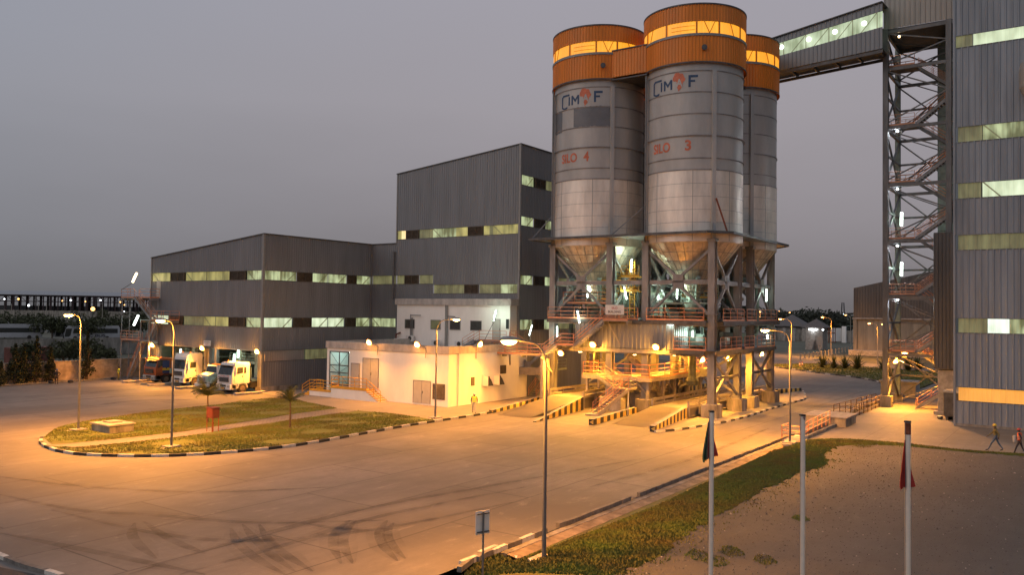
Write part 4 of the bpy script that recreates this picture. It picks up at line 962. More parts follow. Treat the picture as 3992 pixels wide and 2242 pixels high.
# decks
pu=thing('upper_walkway','upper steel walkway with red rails round the silo frame','walkway',(69.2,35,8.5))
b=MB(); b.box(68.9,70.4,33.9,44.0,8.42,8.5); b.box(68.9,70.4,27.6,33.4,8.42,8.5); b.box(70.4,86.3,26.6,28.0,8.42,8.5); b.box(70.4,86,28,44,8.40,8.44); b.box(68.85,68.95,27.6,44,8.12,8.42); b.box(70.4,86.3,26.55,26.65,8.12,8.42); b.build('deck','steel_dark',pu)
for pts in ([(68.9,43.9,8.5),(68.9,37.9,8.5)],[(68.9,37.9,8.5),(68.9,34.15,8.5)],[(68.9,33.3,8.5),(68.9,27.8,8.5)],[(70.4,26.6,8.5),(75.7,26.6,8.5)],[(76.5,26.6,8.5),(79.2,26.6,8.5)],[(79.9,26.6,8.5),(85.4,26.6,8.5)]):
    b=MB(); rail(b,pts,1.1,1.6,.03); b.build('railing','rail',pu)
pl_=thing('lower_walkway','lower steel walkway with red rails below the upper one','walkway',(69.2,29,5.9))
b=MB(); b.box(68.9,86.0,26.8,44,5.86,5.9); b.box(68.85,68.95,27.7,31,5.55,5.86); b.box(68.95,85.8,26.75,26.85,5.55,5.86); b.build('deck','steel_dark',pl_)
for pts in ([(68.9,30.6,5.9),(68.9,27.6,5.9)],[(70.3,26.8,5.9),(75.6,26.8,5.9)],[(76.5,26.8,5.9),(79.1,26.8,5.9)],[(80,26.8,5.9),(85.4,26.8,5.9)]):
    b=MB(); rail(b,pts,1.15,1.4,.03); b.build('railing','rail',pl_)
rd=thing('roof_deck','small railed service deck under the hoppers','walkway',(74,31,10.2))
b=MB(); b.box(70.6,75.6,31,33.2,9.95,10.0); rail(b,[(70.6,33.3,10),(70.6,27.9,10)],1.1,1.4,.03); b.build('deck','machine',rd); b=MB(); rail(b,[(70.6,43.2,10),(70.6,38.0,10)],1.1,1.4,.03); b.box(70.6,75.6,38,43,9.95,10.0); b.build('deck','rail',rd)
# clad box above the loading lane
cb=thing('conveyor_enclosure','grey ribbed sheet-metal enclosure hanging over the loading lanes','enclosure',(69,34,5.9))
b=MB(); corr(b,'x',69.0,30.6,40.8,5.75,8.1,.42,.06); corr(b,'y',30.6,69.0,74,5.75,8.1,.42,.06); b.build('wall','clad',cb); b=MB(); b.box(69.02,74,30.62,40.8,5.6,5.75); b.box(68.95,69.15,30.5,40.9,5.45,5.6); b.build('floor','cream_post',cb)
# lowest platform
lp=thing('loading_platform','low orange-lit steel loading platform with rails between the lanes','platform',(72,36,3.2))
b=MB(); b.box(69.0,72.0,33.0,39.9,3.12,3.2); b.box(72.0,84.5,33.0,36.5,3.12,3.2); b.box(68.95,69.05,32.9,39.95,2.85,3.12); b.box(69.05,84.5,32.9,33.0,2.85,3.12); b.build('deck','cream_post',lp)
for pts in ([(72,39.9,3.2),(69,39.9,3.2),(69,37.6,3.2)],[(69,36.6,3.2),(69,33,3.2),(75.6,33,3.2)],[(75.6,33,3.2),(84.5,33,3.2),(84.5,36,3.2)]):
    b=MB(); rail(b,pts,1.2,1.5,.035); b.build('railing','rail_yellow' if False else 'rail',lp)
b=MB()
for x in (69.3,72.5,75.2,78.5,81.5,84.2):
    b.box(x-.12,x+.12,33.15,33.4,.0,3.1); b.beam((x,33.25,1.6),(x+1.2,33.25,3.0),.14,.14); b.beam((x,33.25,1.6),(x,34.6,3.0),.14,.14)
for x,y in ((69.3,39.6),(71.6,39.6),(69.3,36.8)): b.box(x-.1,x+.1,y-.1,y+.1,0,3.1)
b.build('post','cream_post',lp)
st1=thing('platform_stair','two-flight steel stair from the ground up to the low loading platform','staircase',(66,36,0))
stairs(st1,(64.9,36.5,.15),(67.2,34.6+.2,2.3),1.15,(-.55,-.83,0),'cream_post','cream_post','rail')
b=MB(); b.box(66.7,68.1,33.8,35.6,2.26,2.32); rail(b,[(66.8,33.8,2.3),(68.1,33.8,2.3),(68.1,34.6,2.3)],1.1,1.2,.03); b.build('landing','cream_post',st1)
stairs(st1,(67.9,35.3,2.3),(69.0,37.6,3.2),.9,(-.9,.4,0),'cream_post','steel','rail',n=6)
MB().box(64.2,65.6,35.0,36.9,0,.15).build('foot_block','conc',st1)
b=MB(); b.beam((66.9,34.0,2.2),(65.6,33.4,.1),.1,.16); b.beam((68,35.5,2.2),(68.6,37.5,.2),.1,.16); b.build('strut','steel',st1)
st2=thing('silo_access_stair','red-railed stair and landings climbing from the office side to the silo walkway','staircase',(68.5,42,5))
deck(st2,67.9,68.8,44.0,51,4.85); b=MB(); rail(b,[(67.9,51,4.85),(67.9,44.2,4.85)]); rail(b,[(68.8,49,4.85),(68.8,44.2,4.85)]); b.build('railing','rail',st2)
stairs(st2,(67.9,44.0,4.85),(67.9,42.3,5.95),.9,(1,0,0))
deck(st2,67.9,68.8,40.3,42.3,5.95); b=MB(); rail(b,[(67.9,42.3,5.95),(67.9,40.3,5.95)]); rail(b,[(68.8,42.3,5.95),(68.8,40.9,5.95)]); b.build('railing','rail',st2)
stairs(st2,(67.9,40.3,5.95),(67.9,37.2,8.4),.9,(1,0,0)); deck(st2,67.9,68.85,34.7,37.2,8.4)
b=MB(); rail(b,[(67.9,37.2,8.4),(67.9,34.7,8.4)]); b.build('railing','rail',st2)
b=MB(); b.beam((68.3,36.8,8.1),(69.0,36.0,6.2),.08,.1); b.beam((68.3,44.2,4.6),(69.3,43.6,3.2),.1,.14); b.box(68,69.2,43.8,44.1,0,4.5); b.box(68.0,68.3,49.6,49.9,0,4.5); b.build('bracket','cream_post',st2)
st3=thing('ground_stair','small red-railed stair beside the tall grey building, left of the lanes','staircase',(74,49,0))
stairs(st3,(73.9,49.4,0),(76.6,48.7,2.9),1.1,(-.2,-1,0),'machine','steel','rail'); b=MB(); b.box(76.5,78.5,47.4,49.9,2.8,2.86); rail(b,[(76.6,47.5,2.86),(78.5,47.5,2.86)]); b.build('landing','machine',st3)
sg=thing('sign_board','white SILO BUILDING sign on the upper walkway railing','sign',(67.8,35.5,9.0))
MB().box(67.78,67.84,35.0,36.9,8.95,9.85).build('board','sign_white',sg)
lettering(sg,'lettering','SILO','ink_red',(67.76,36.25,9.45),(0,-1,0),.6,.22); lettering(sg,'lettering','BUILDING','ink',(67.76,36.6,9.1),(0,-1,0),1.3,.22)
# big cable bend and duct left
b=MB()
pts=[(72.2,51.2,2.9),(72.2,47.4,2.9)]; b.beam(pts[0],pts[1],.7,.75,up=(0,0,1))
arc=[Vector((72.2,47.4-1.3*math.sin(R(a)),2.9+1.3-1.3*math.cos(R(a)))) for a in range(0,100,15)]
for p,q in zip(arc,arc[1:]): b.beam(p,q,.7,.7,up=(1,0,0))
b.beam(arc[-1],(72.2,46.0,5.6),.7,.6,up=(1,0,0)); tag(b.build('cable_tray','cream_post'),'broad orange-lit cable tray curving upward beside the left silo legs','cable tray')
# ---- process equipment under the hoppers
def eq(name,label,cat,loc,group=None): return thing(name,label,cat,loc,group)
for i,(cx,cy,l) in enumerate(((72.85,30.5,'discharge hopper and pipe under the nearest silo cone, beside the big front column'),(72.85,40.6,'discharge hopper and pipe under the left front silo cone'),(82.7,30.5,'discharge hopper and pipe under the right rear cone'),(82.7,40.6,'discharge hopper and pipe under the hidden rear cone'))):
    h=eq('discharge_hopper',l,'hopper',(cx,cy,6))
    b=MB(); b.lathe(cx,cy,[(.6,10.8),(.6,10.2),(1.0,10.0),(1.0,9.2),(.45,8.5),(.45,7.6)],20); b.build('hopper','machine',h,recalc=False)
    b=MB(); b.box(cx-1.1,cx+1.1,cy-.8,cy+.8,9.3,9.5); b.box(cx-.9,cx+.9,cy-.7,cy+.7,6.4,7.6); b.tube((cx,cy,6.4),(cx,cy,3.4),.35,12); b.lathe(cx,cy,[(.35,3.4),(.6,2.9),(.5,2.5)],14); b.build('valve_box','machine_dark',h)
    b=MB(); b.tube((cx-.9,cy-.8,10),(cx-2.6,cy-1.6,12.4),.22,10); b.tube((cx+.9,cy+.8,10.0),(cx+2.4,cy+2.4,11.4),.25,10); b.build('air_pipe','steel_green',h)
for i,(x0,x1,y0,y1,z0,z1,m_,l) in enumerate(((77.0,79.0,35.0,37.5,8.5,11.6,'machine','pale green dust filter box between the silos on the upper deck'),(74.6,76.6,34.3,36.4,8.5,11.2,'machine','boxy green-grey filter left of centre on the upper deck'),(80.3,82.0,34.2,36.0,8.5,10.6,'machine','low green-grey filter box on the right of the upper deck'),(71.0,72.6,35.0,36.6,5.9,7.8,'machine_dark','dark machine cabinet behind the ribbed enclosure'),(77.2,78.6,29,30.5,5.9,7.9,'truck_white','white switch cabinet on the lower deck between column pairs'),(72.0,74.2,28.8,30.6,5.9,7.3,'machine_dark','dark blower unit on the lower deck under SILO 3'),(80.5,82.3,28.6,30.2,5.9,7.2,'machine_dark','dark blower unit on the lower deck under the right rear silo'),(83.2,84.6,29,31,8.5,10,'machine_dark','dark motor housing at the right end of the upper deck'))):
    e=eq('filter_unit',l,'machine',((x0+x1)/2,(y0+y1)/2,z0)); MB().box(x0,x1,y0,y1,z0+.3,z1).build('casing',m_,e,bevel=.04)
    b=MB()
    for x in (x0+.1,x1-.1):
        for y in (y0+.1,y1-.1): b.box(x-.06,x+.06,y-.06,y+.06,z0,z0+.3)
    b.box(x0-.04,x0+.0,y0+.3,y1-.3,z0+.6,z1-.3); b.tube(((x0+x1)/2,(y0+y1)/2,z1),((x0+x1)/2,(y0+y1)/2,z1+.5),.18,10); b.tube(((x0+x1)/2,(y0+y1)/2,z1+.5),((x0+x1)/2+.9,(y0+y1)/2,z1+.7),.18,10); b.build('fitting','steel',e)
# chutes: inclined troughs
b=MB(); b.beam((71,31.5,8.9),(77,35.6,11.4),.8,.6); b.build('trough','machine',tchute:=eq('screw_conveyor','inclined green-grey screw conveyor rising between the hoppers','conveyor',(74,33,9)))
b=MB(); b.beam((77.3,33.8,10.9),(83.5,39,9.4),.7,.6); b.build('trough','steel_green',eq('screw_conveyor','second screw conveyor sloping down to the rear silos','conveyor',(80,36,10)))
b=MB(); b.tube((69.9,35.6,5.2),(71.2,34.2,3.5),.32,12); b.build('chute_pipe','cream_post',eq('loading_chute','fat pale diagonal loading pipe above the low platform','loading chute',(70.5,34.9,3.5)))
b=MB(); b.tube((75.2,28.6,7.2),(84.6,28.6,7.0),.22,12); b.path([(84.6,28.6,7.0),(85.2,28.6,7.4),(85.2,28.6,14.4)],.22,12); b.build('pipe_run','steel_green',eq('air_duct','round green-grey air duct running under the right-hand silo','duct',(80,28.6,7)))
b=MB(); b.tube((77.6,28.2,12.6),(84.9,28.2,12.3),.28,12); b.path([(77.6,28.2,12.6),(77.2,28.2,11.9),(77.2,28.2,8.6)],.28,12); b.build('pipe_run','steel_green',eq('air_duct','thick green-grey pipe below the canopy between the right column pairs','duct',(81,28.2,12.4)))
def ladder(x,y,z0,z1,l,m_='rail_yellow',ax='y'):
    t_=thing('caged_ladder',l,'ladder',(x,y,z0)); b=MB(); dx,dy=(0,.25) if ax=='y' else (.25,0)
    for s in (-1,1): b.tube((x+dx*s,y+dy*s,z0),(x+dx*s,y+dy*s,z1),.035,5)
    n=int((z1-z0)/.3)
    for i in range(n): b.tube((x-dx,y-dy,z0+.3*i+.1),(x+dx,y+dy,z0+.3*i+.1),.02,4)
    b.build('rungs',m_,t_)
    b=MB()
    for k in range(int((z1-z0-2)/.9)):
        z=z0+2+.9*k; pts=[(x-.7*math.sin(R(a)),y+.38*math.cos(R(a)),z) for a in range(0,181,30)]; b.path(pts,.018,4)
    b.build('cage',m_,t_)
ladder(71.6,36.1,8.5,14.2,'yellow caged ladder climbing between the two front silos'); ladder(74.4,38.6,8.5,11.6,'short yellow ladder behind the V brace of SILO 4'); ladder(78.2,32.4,8.5,12.5,'yellow ladder behind the right column of SILO 3')
b=MB()
for z in (11.2,12.6): rail(b,[(70.8,35.0,z),(70.8,36.9,z)],1.0,.6,.025); b.box(70.8,72.5,34.9,37,z-.06,z)
b.build('cage_deck','rail_yellow',eq('ladder_platform','yellow-railed ladder platforms between the two front hoppers','platform',(71,36,11)))
b=MB()
for i in range(95):
    rr=random.Random(i*7+1); x=rr.uniform(71,85); y=rr.uniform(29,43.5); z=rr.choice((5.9,8.5,8.5)); h=rr.uniform(1.2,2.9)
    b.tube((x,y,z),(x,y,z+h),.05+.22*rr.random()**3,8); 
    if rr.random()<.6: b.tube((x,y,z+h),(x+rr.uniform(-2.5,2.5),y+rr.uniform(-2.5,2.5),z+h),.05,6)
b.build('pipes','machine_dark',eq('pipework','tangle of small dark pipes and valves on the decks under the silos','pipework',(78,36,6)))
b=MB()
for (p,q) in (((75.5,37.5,5.9),(75.5,42,5.9)),((77,31,5.9),(77,36,5.9)),((79.8,31.5,8.5),(84,31.5,8.5)),((72.5,34.3,8.5),(77,34.3,8.5)),((78,38,8.5),(84,38,8.5))): rail(b,[p,q],1.1,1.2,.03)
b.build('railing','rail',eq('inner_railing','red inner railings along the equipment decks under the silos','railing',(78,36,6)))
def frame_tower(x0,x1,y0,y1,zs,l,m1,m2):
    t_=thing('service_platform',l,'platform',((x0+x1)/2,(y0+y1)/2,zs[0]),'service platforms under the hoppers'); b=MB()
    for x in (x0,x1):
        for y in (y0,y1): b.box(x-.07,x+.07,y-.07,y+.07,zs[0],zs[-1]+1)
    b.build('post',m1,t_); b=MB()
    for z in zs[1:]: b.box(x0,x1,y0,y1,z-.08,z)
    for a,c_ in zip(zs,zs[1:]): b.beam((x0,y0,a),(x0,y1,c_),.07,.07); b.beam((x0,y0,a),(x1,y0,c_),.07,.07)
    b.build('frame',m1,t_); b=MB()
    for z in zs[1:]: rail(b,[(x0,y1,z),(x0,y0,z),(x1,y0,z)],1.0,.8,.028)
    b.build('guard',m2,t_)
for q in ((74.3,75.9,38.8,42.6,(5.9,8.5,10.9),'railed service platform under the left front hopper','machine','rail_yellow'),(74.2,75.8,29.2,32.2,(5.9,8.5,10.6,12.4),'tall railed service platform beside the nearest hopper','machine','rail_yellow'),(77.2,79.2,38.2,41.5,(5.9,8.5,11.2),'green-grey service platform between front and rear hoppers','steel_green','rail_yellow'),
   (77.0,79.0,31.0,33.6,(5.9,8.5,11.5,13.2),'four-level service platform at the centre of the silo group','steel_green','rail'),(80.2,82.0,36.6,38.6,(5.9,8.5,12),'service platform between the two rear silos','machine','rail'),(83.2,85.2,32,35,(5.9,8.5,11),'service platform near the right rear columns','machine','rail_yellow'),(71.4,72.6,37.8,39.4,(8.5,10.4,12.2),'narrow yellow-railed platform left of the central ladder','machine','rail_yellow')): frame_tower(*q)
for i,(x,y,l) in enumerate(((75.5,36.2,'upright green-grey vessel on the upper deck between the front hoppers'),(79.8,33.4,'upright green-grey vessel on the upper deck behind the big front column'),(81.8,42.5,'upright vessel at the far rear of the upper deck'))):
    t_=thing('pressure_vessel',l,'vessel',(x,y,8.5)); b=MB(); b.lathe(x,y,[(.01,8.7),(.6,9.0),(.75,9.3),(.75,11.3),(.6,11.7),(.01,11.9)],20); b.build('shell','machine',t_,smooth=True); b=MB()
    for k in range(3): a=k*2.1; b.tube((x+.6*math.cos(a),y+.6*math.sin(a),8.5),(x+.6*math.cos(a),y+.6*math.sin(a),9.4),.05,6)
    b.path([(x,y,11.9),(x,y,12.4),(x+1.2,y,12.6)],.1,8); b.build('fittings','steel',t_)
# ground-level blocks between lanes
for i,(x0,x1,y0,y1,h,l) in enumerate(((71.5,74.0,34.6,36.2,1.5,'orange-lit concrete block beneath the low platform, left'),(75.0,77.2,34.4,36.0,1.3,'low concrete block beneath the low platform, middle'),(78.0,80.5,34.2,36.2,1.6,'concrete block beneath the low platform, right'),(68.5,69.5,35.6,36.8,1.2,'concrete block under the stair landing'))):
    b=MB(); b.box(x0,x1,y0,y1,0,h); b.box(x0+.3,x1-.3,y0+.3,y1-.3,h,h+.18); tag(b.build('concrete_block','conc',bevel=.03),l,'concrete block','blocks under the loading platform')
# ================================================================== lanes, striped barriers
def striped(name,lab,pts,hs,th=.35,stripe=.62,first=1,arrow=True):
    """pts ground line (near face), hs heights at the two ends, stripes along it"""
    p,q=Vector((pts[0][0],pts[0][1],0)),Vector((pts[1][0],pts[1][1],0)); d=(q-p); Ln=d.length; d.normalize(); n_=Vector((-d.y,d.x,0))*th
    if pts[2]: n_=-n_
    t_=thing(name,lab,'striped barrier',p,'striped barriers at the loading lanes'); b=MB(); k=max(1,round(Ln/stripe))
    for i in range(k):
        a=p+d*(Ln*i/k); c_=p+d*(Ln*(i+1)/k); ha=hs[0]+(hs[1]-hs[0])*i/k; hb=hs[0]+(hs[1]-hs[0])*(i+1)/k; b.mi=(i+first)%2
        Z=lambda v,z: (v.x,v.y,z)
        b.add([Z(a,0),Z(c_,0),Z(c_,hb),Z(a,ha),Z(a+n_,0),Z(c_+n_,0),Z(c_+n_,hb),Z(a+n_,ha)],[(0,1,2,3),(4,7,6,5)],b.mi); b.add([Z(a,ha),Z(c_,hb),Z(c_+n_,hb),Z(a+n_,ha)],[(0,1,2,3)],2)
        if i==0: b.add([Z(a,0),Z(a,ha),Z(a+n_,ha),Z(a+n_,0)],[(0,1,2,3)],1)
        if i==k-1: b.add([Z(c_,0),Z(c_,hb),Z(c_+n_,hb),Z(c_+n_,0)],[(0,1,2,3)],2)
    b.build('striped_wall',['yel','blk','conc'],t_)
    if arrow:
        e=p-d*.006; b=MB(); b.add([(e.x,e.y,.05),(e.x,e.y,hs[0]-.05),(e.x+n_.x*.8,e.y+n_.y*.8,hs[0]/2)],[(0,1,2)]); b.build('arrow','yel',t_,recalc=False)
    return t_
striped('striped_barrier','low striped barrier nearest the white office, left of the first lane',((60.08,43.95),(73.9,46.7),False),(.28,.5),.4,.75)
striped('striped_barrier','tall rising striped wall on the right side of the first lane',((57.6,37.7),(67.66,39.06),False),(.06,1.22),.3,.62,0,False)
striped('striped_barrier','striped barrier with arrow end in front of the loading platform stair',((59.06,33.15),(72.2,34.6),False),(.48,.5),.4,.72)
striped('striped_barrier','short steep striped wall with arrow end nearest the camera',((58.9,27.65),(67.6,28.75),False),(.45,1.04),.4,.5)
striped('striped_barrier','striped wall at the far right exit of the lanes',((89,30.3),(101,28.5),False),(.9,.45),.4,.6,0,False)
striped('striped_barrier','far striped wall seen between the silo legs',((88,37.5),(97,37.2),False),(1.0,.9),.3,.6,0,False)
def weighlane(lab,y0,y1,x0,x1,h,ramp):
    t_=thing('weighbridge_lane',lab,'weighbridge lane',(x0,y0,0)); b=MB()
    b.add([(x0-ramp,y0,.005),(x0,y0,h),(x1,y0,h),(x1+ramp,y0,.005),(x0-ramp,y1,.005),(x0,y1,h),(x1,y1,h),(x1+ramp,y1,.005)],[(0,1,5,4),(1,2,6,5),(2,3,7,6),(0,4,5,1)])
    b.add([(x0,y0,0),(x1,y0,0),(x1,y0,h-.004),(x0,y0,h-.004),(x0,y1,0),(x1,y1,0),(x1,y1,h-.004),(x0,y1,h-.004)],[(0,1,2,3),(4,5,6,7),(0,3,7,4),(1,2,6,5)])
    b.build('deck','concrete_walk',t_)
    for y,s in ((y0-.12,-1),(y1+.12,1)):
        b=MB()
        for z in (h+.0,h+.42): b.beam((x0,y,z+.1),(x1,y,z+.1),.08,.26)
        k=int((x1-x0)/2.2)
        for i in range(k+1): x=x0+(x1-x0)*i/k; b.box(x-.09,x+.09,y-.09,y+.09,0,h+.6)
        b.build('guard_rail','cream_post',t_)
weighlane('right-hand weighbridge lane passing under the front silos',29.1,32.3,68.5,92,.85,8); weighlane('left-hand weighbridge lane passing under the left silo',39.5,43.0,68.2,92,1.05,9)
b=MB(); b.box(67.6,90,28.3,28.9,0,.12); b.box(70,92,33.0,38.8,.0,.10); setting(b.build('pavement','concrete_walk'))
# ================================================================== right-hand tall building
rb=thing('process_building','very tall blue-grey ribbed metal building at the right edge','factory building',(78.76,9.6,0))
XR=78.76; c=MB()
for z0,z1 in ((.25,2.15),(3.27,7.85),(9.04,14.8),(16.05,19.15),(20.42,23.93),(25.2,32.0),(33.0,46)): corr(c,'x',XR,-18,9.55,z0,z1,.46,.06)
c.build('wall','clad_blue',rb)
b=MB(); b.box(78.6,78.9,9.5,9.66,0,46); b.box(78.7,96,9.5,9.6,4,46); b.build('corner_trim','clad_blue',rb)
b=MB(); b.box(78.7,79,-18,9.5,0,.25); b.build('plinth','conc_dirty',rb)
def hot(par,y,z0,z1,wd,m_): MB().box(XR-.02,XR-.01,y-wd/2,y+wd/2,z0,z1).build('bright_sheet',m_,par)
band(rb,'x',XR,-1,[(8.2,9.45,'win_dim'),(4.0,8.15,'win_bright'),(-18,3.95,'win_green')],32.0,33.0,False)
band(rb,'x',XR,-1,[(7.5,9.3,'win_dim'),(-18,7.45,'win_green')],23.93,25.2)
band(rb,'x',XR,-1,[(7.6,9.3,'win_dim'),(-18,7.5,'win_bright')],19.15,20.42)
band(rb,'x',XR,-1,[(-18,9.3,'win_dim')],14.8,16.05,False)
band(rb,'x',XR,-1,[(7.2,9.3,'win_dim'),(5.6,7.15,'win_hot'),(-18,5.55,'win_green')],7.85,9.04,False)
band(rb,'x',XR,-1,[(-18,9.3,'win_low_orange')],2.15,3.27,False)
b=MB(); b.lathe(77.6,3.95,[(.01,29.9),(.75,29.6),(.85,29.0),(.85,27.6),(.35,26.4),(.35,25.8)],20); b.tube((77.6,3.95,28.5),(78.8,3.95,28.5),.3,10); tag(b.build('dust_filter','clad_beige'),'round pale dust collector fixed to the tall blue-grey wall at the right edge','dust collector')
# ================================================================== stair tower
tw=thing('stair_tower','open steel stair tower with zigzag stairs beside the tall blue-grey building','stair tower',(90,14,0))
TX0,TX1,TY0,TY1=89.97,97.45,11.4,17.1
for x,y in ((TX0,TY1),(TX1,17.3),(TX0,TY0),(TX1,11.6)):
    b=MB(); b.hcol(x,y,.5,38.2,.5); b.build('column','steel_green' if x>90 else 'steel_mid',tw)
    MB().box(x-.6,x+.6,y-.6,y+.6,0,1.15 if x<90 else .8).build('concrete_pier','conc_dirty',tw)
levels=[5.6,11.3,16.9,22.6,28.4,34.4]
for i,z in enumerate(levels+[38.2]):
    b=MB(); b.box(TX0-.12,TX0+.12,9.8,TY1,z-.45,z-.15); b.box(TX1-.12,TX1+.12,9.8,17.3,z-.45,z-.15); b.box(TX0,TX1,TY1-.12,TY1+.12,z-.45,z-.15); b.build('beam','steel_mid',tw)
lv=[0]+levels+[38.2]
for z0,z1 in zip(lv,lv[1:]):
    b=MB(); b.beam((TX0,TY1,z0+.2),(TX0,TY0,(z0+z1)/2),.12,.12); b.beam((TX0,TY1,z1-.4),(TX0,TY0,(z0+z1)/2),.12,.12); b.beam((TX1,17.3,z0+.3),(TX1,11.5,z1-.3),.14,.14); b.beam((TX1,17.3,z1-.3),(TX1,11.5,z0+.3),.14,.14)
    b.beam((TX0,TY1,z0+.2),(TX1,TY1,z1-.4),.18,.18); b.beam((TX0,TY1,z1-.4),(TX1,TY1,z0+.2),.18,.18); b.build('brace','steel_mid',tw)
for z0,z1 in zip(lv,lv[1:]):
    h_=(z0+z1)/2; b=MB(); b.box(TX1-.1,TX1+.1,9.8,17.3,h_-.1,h_+.1); b.box(TX0,TX1,TY0-.1,TY0+.1,h_-.15,h_+.05); b.box(TX0,TX1,TY1-.08,TY1+.08,h_-.1,h_+.1); b.build('beam','steel_mid',tw)
    b=MB(); b.beam((TX0,TY0,z0+.2),(TX1,11.5,z1-.4),.14,.14); b.beam((TX0,TY0,z1-.4),(TX1,11.5,z0+.2),.14,.14); b.beam((93.7,TY1,z0+.2),(93.7,TY0,h_),.1,.1); b.beam((93.7,TY1,z1-.3),(93.7,TY0,h_),.1,.1); b.build('brace','steel_mid',tw)
for z0,z1 in zip(lv[:-2],lv[1:]):
    half=(z0+z1)/2
    y_a=14.4; y_b=10.6
    st_=(TX0+.9,y_a,z0+.02); 
    fl=MB()
    stairs(tw,(TX0+.5,y_a,z0),(TX0+.5,y_b,half),1.0,(1,0,0),'steel_dark','steel','rail')
    stairs(tw,(TX0+1.8,y_b,half),(TX0+1.8,y_a,z1),1.0,(1,0,0),'steel_dark','steel_mid','rail')
    b=MB(); b.box(TX0+.3,TX0+3.0,y_a,TY1,z1-.08,z1); b.box(TX0+.3,TX0+3.0,y_b-1.1,y_b,half-.08,half); b.build('landing','steel_dark',tw)
    b=MB(); rail(b,[(TX0+.3,y_a+.1,z1),(TX0+.3,TY1,z1),(TX0+3,TY1,z1)]); rail(b,[(TX0+3.0,TY1,z1),(TX0+3.0,y_a,z1)]); b.build('railing','rail',tw)
    b=MB(); rail(b,[(TX0+.3,y_b,half),(TX0+.3,y_b-1.0,half)]); b.build('railing','rail',tw)
hd=thing('tower_head','beige ribbed sheet housing on top of the stair tower','housing',(90,14,38.2))
b=MB(); corr(b,'x',TX0-.1,9.9,17.3,38.2,47,.46,.06); corr(b,'y',17.3,TX0,97,38.2,47,.46,.06,1); b.build('wall','clad_beige',hd); MB().box(TX0-.05,97.5,9.9,17.35,38.05,38.2).build('floor','steel_dark',hd)
ls=thing('lift_shaft','dark green-grey panelled lift shaft behind the stair tower','lift shaft',(96,11,0))
p0=onX(3655,700,96.0).y
b=MB(); b.box(96,99,8,p0,5,38)
b.build('wall','steel_green',ls)
b=MB()
for k in range(14): b.box(95.95,96,8,p0,6+k*2.4,6.05+k*2.4)
b.build('panel_joint','steel_dark',ls)
cd_=thing('clad_duct','tall dark brown ribbed duct housing between stair tower and tall building','duct housing',(87,11,4.5))
q0=onX(3640,1100,86.0).y; b=MB(); corr(b,'x',86.0,9.7,q0,4.4,16.9,.3,.05); corr(b,'y',q0,86,89,4.4,16.9,.3,.05,1); b.build('wall','clad_dark',cd_); b=MB(); b.box(86,89,9.7,q0,16.9,17.0); b.box(86.02,89,9.7,q0,4.3,4.4); b.build('cap','steel_dark',cd_)
b=MB(); b.box(86.3,88.8,9.7,11.9,0,4.2); b.box(85.9,87.0,9.9,12.2,0,.35); tag(b.build('concrete_core','conc'),'orange-lit concrete wall at the foot of the brown duct housing','wall')
b=MB(); b.box(82.3,84.8,9.7,10.9,.35,2.45); cbx=thing('steel_bin','dark steel storage bin beside the corner of the tall blue-grey building','bin',(83,10.3,0)); b.build('body','steel_dark',cbx,bevel=.04); b=MB(); b.box(82.2,84.9,9.65,10.95,2.45,2.6); b.build('lid','clad_beige',cbx); b=MB(); b.box(82.0,85,9.9,10.1,0,.35); b.box(82,85,10.5,10.7,0,.35); b.tube((82.1,11,.2),(82.4,11.3,.2),.15,8); b.build('skid','steel_dark',cbx)
# conveyor gallery
gl=thing('conveyor_gallery','sloping grey conveyor gallery with lit windows bridging silos and stair tower','conveyor gallery',(87.3,22,36))
gz0=lambda y,a,b_: a+(33-y)/(33-16.76)*(b_-a) if False else a+(28.1-y)/(28.1-16.76)*(b_-a)
def gface(mb,zlo,zhi,x=87.3,sgn=-1): corr(mb,'x',x,16.9,33,0,0,.42,.05,sgn,zf0=zlo,zf1=zhi)
lo=lambda y:gz0(y,34.9,35.6); w0=lambda y:gz0(y,36.4,37.75); w1=lambda y:gz0(y,37.75,39.35); tp=lambda y:gz0(y,38.4,40.2)
b=MB(); gface(b,lo,w0); gface(b,w1,tp); b.build('wall','clad',gl)
b=MB(); corr(b,'x',87.38,16.9,33,0,0,.42,.03,-1,zf0=w0,zf1=w1); wn=b.build('window_band','win_gallery',gl)
b=MB()
for k in range(7): y=17.4+k*2.3; b.beam((87.33,y,w0(y)),(87.33,y,w1(y)),.06,.1); b.beam((87.34,y,w1(y)),(87.34,y+1.5,w0(y+1.5)),.04,.06)
b.build('mullion','win_dim',wn)
b=MB(); b.add([(87.1,16.9,tp(16.9)),(87.1,33,tp(33)),(91,33,tp(33)+.3),(91,16.9,tp(16.9)+.3),(87.1,16.9,tp(16.9)+.1),(87.1,33,tp(33)+.1),(91,33,tp(33)+.4),(91,16.9,tp(16.9)+.4)],[(0,1,2,3),(7,6,5,4),(0,4,5,1),(3,2,6,7),(0,3,7,4),(1,5,6,2)]); b.build('roof','steel_dark',gl)
b=MB(); b.add([(87.3,16.9,lo(16.9)),(87.3,33,lo(33)),(90.6,33,lo(33)),(90.6,16.9,lo(16.9))],[(0,1,2,3)])
for k in range(8): y=17.2+k*2.2; b.beam((87.3,y,lo(y)-.12),(90.6,y,lo(y)-.12),.14,.2)
b.beam((87.4,16.9,lo(16.9)-.25),(87.4,33,lo(33)-.25),.15,.3); b.beam((90.5,16.9,lo(16.9)-.25),(90.5,33,lo(33)-.25),.15,.3); b.build('underside','steel_dark',gl)
b=MB(); b.box(90.5,90.6,16.9,33,35.5,38.6); b.build('wall','clad_dark',gl)
def glow_tube(par,p,q,r=.07,m_='lens_wh',name='tube'): 
    b=MB(); b.tube(p,q,r,8); return b.build(name,m_,par)
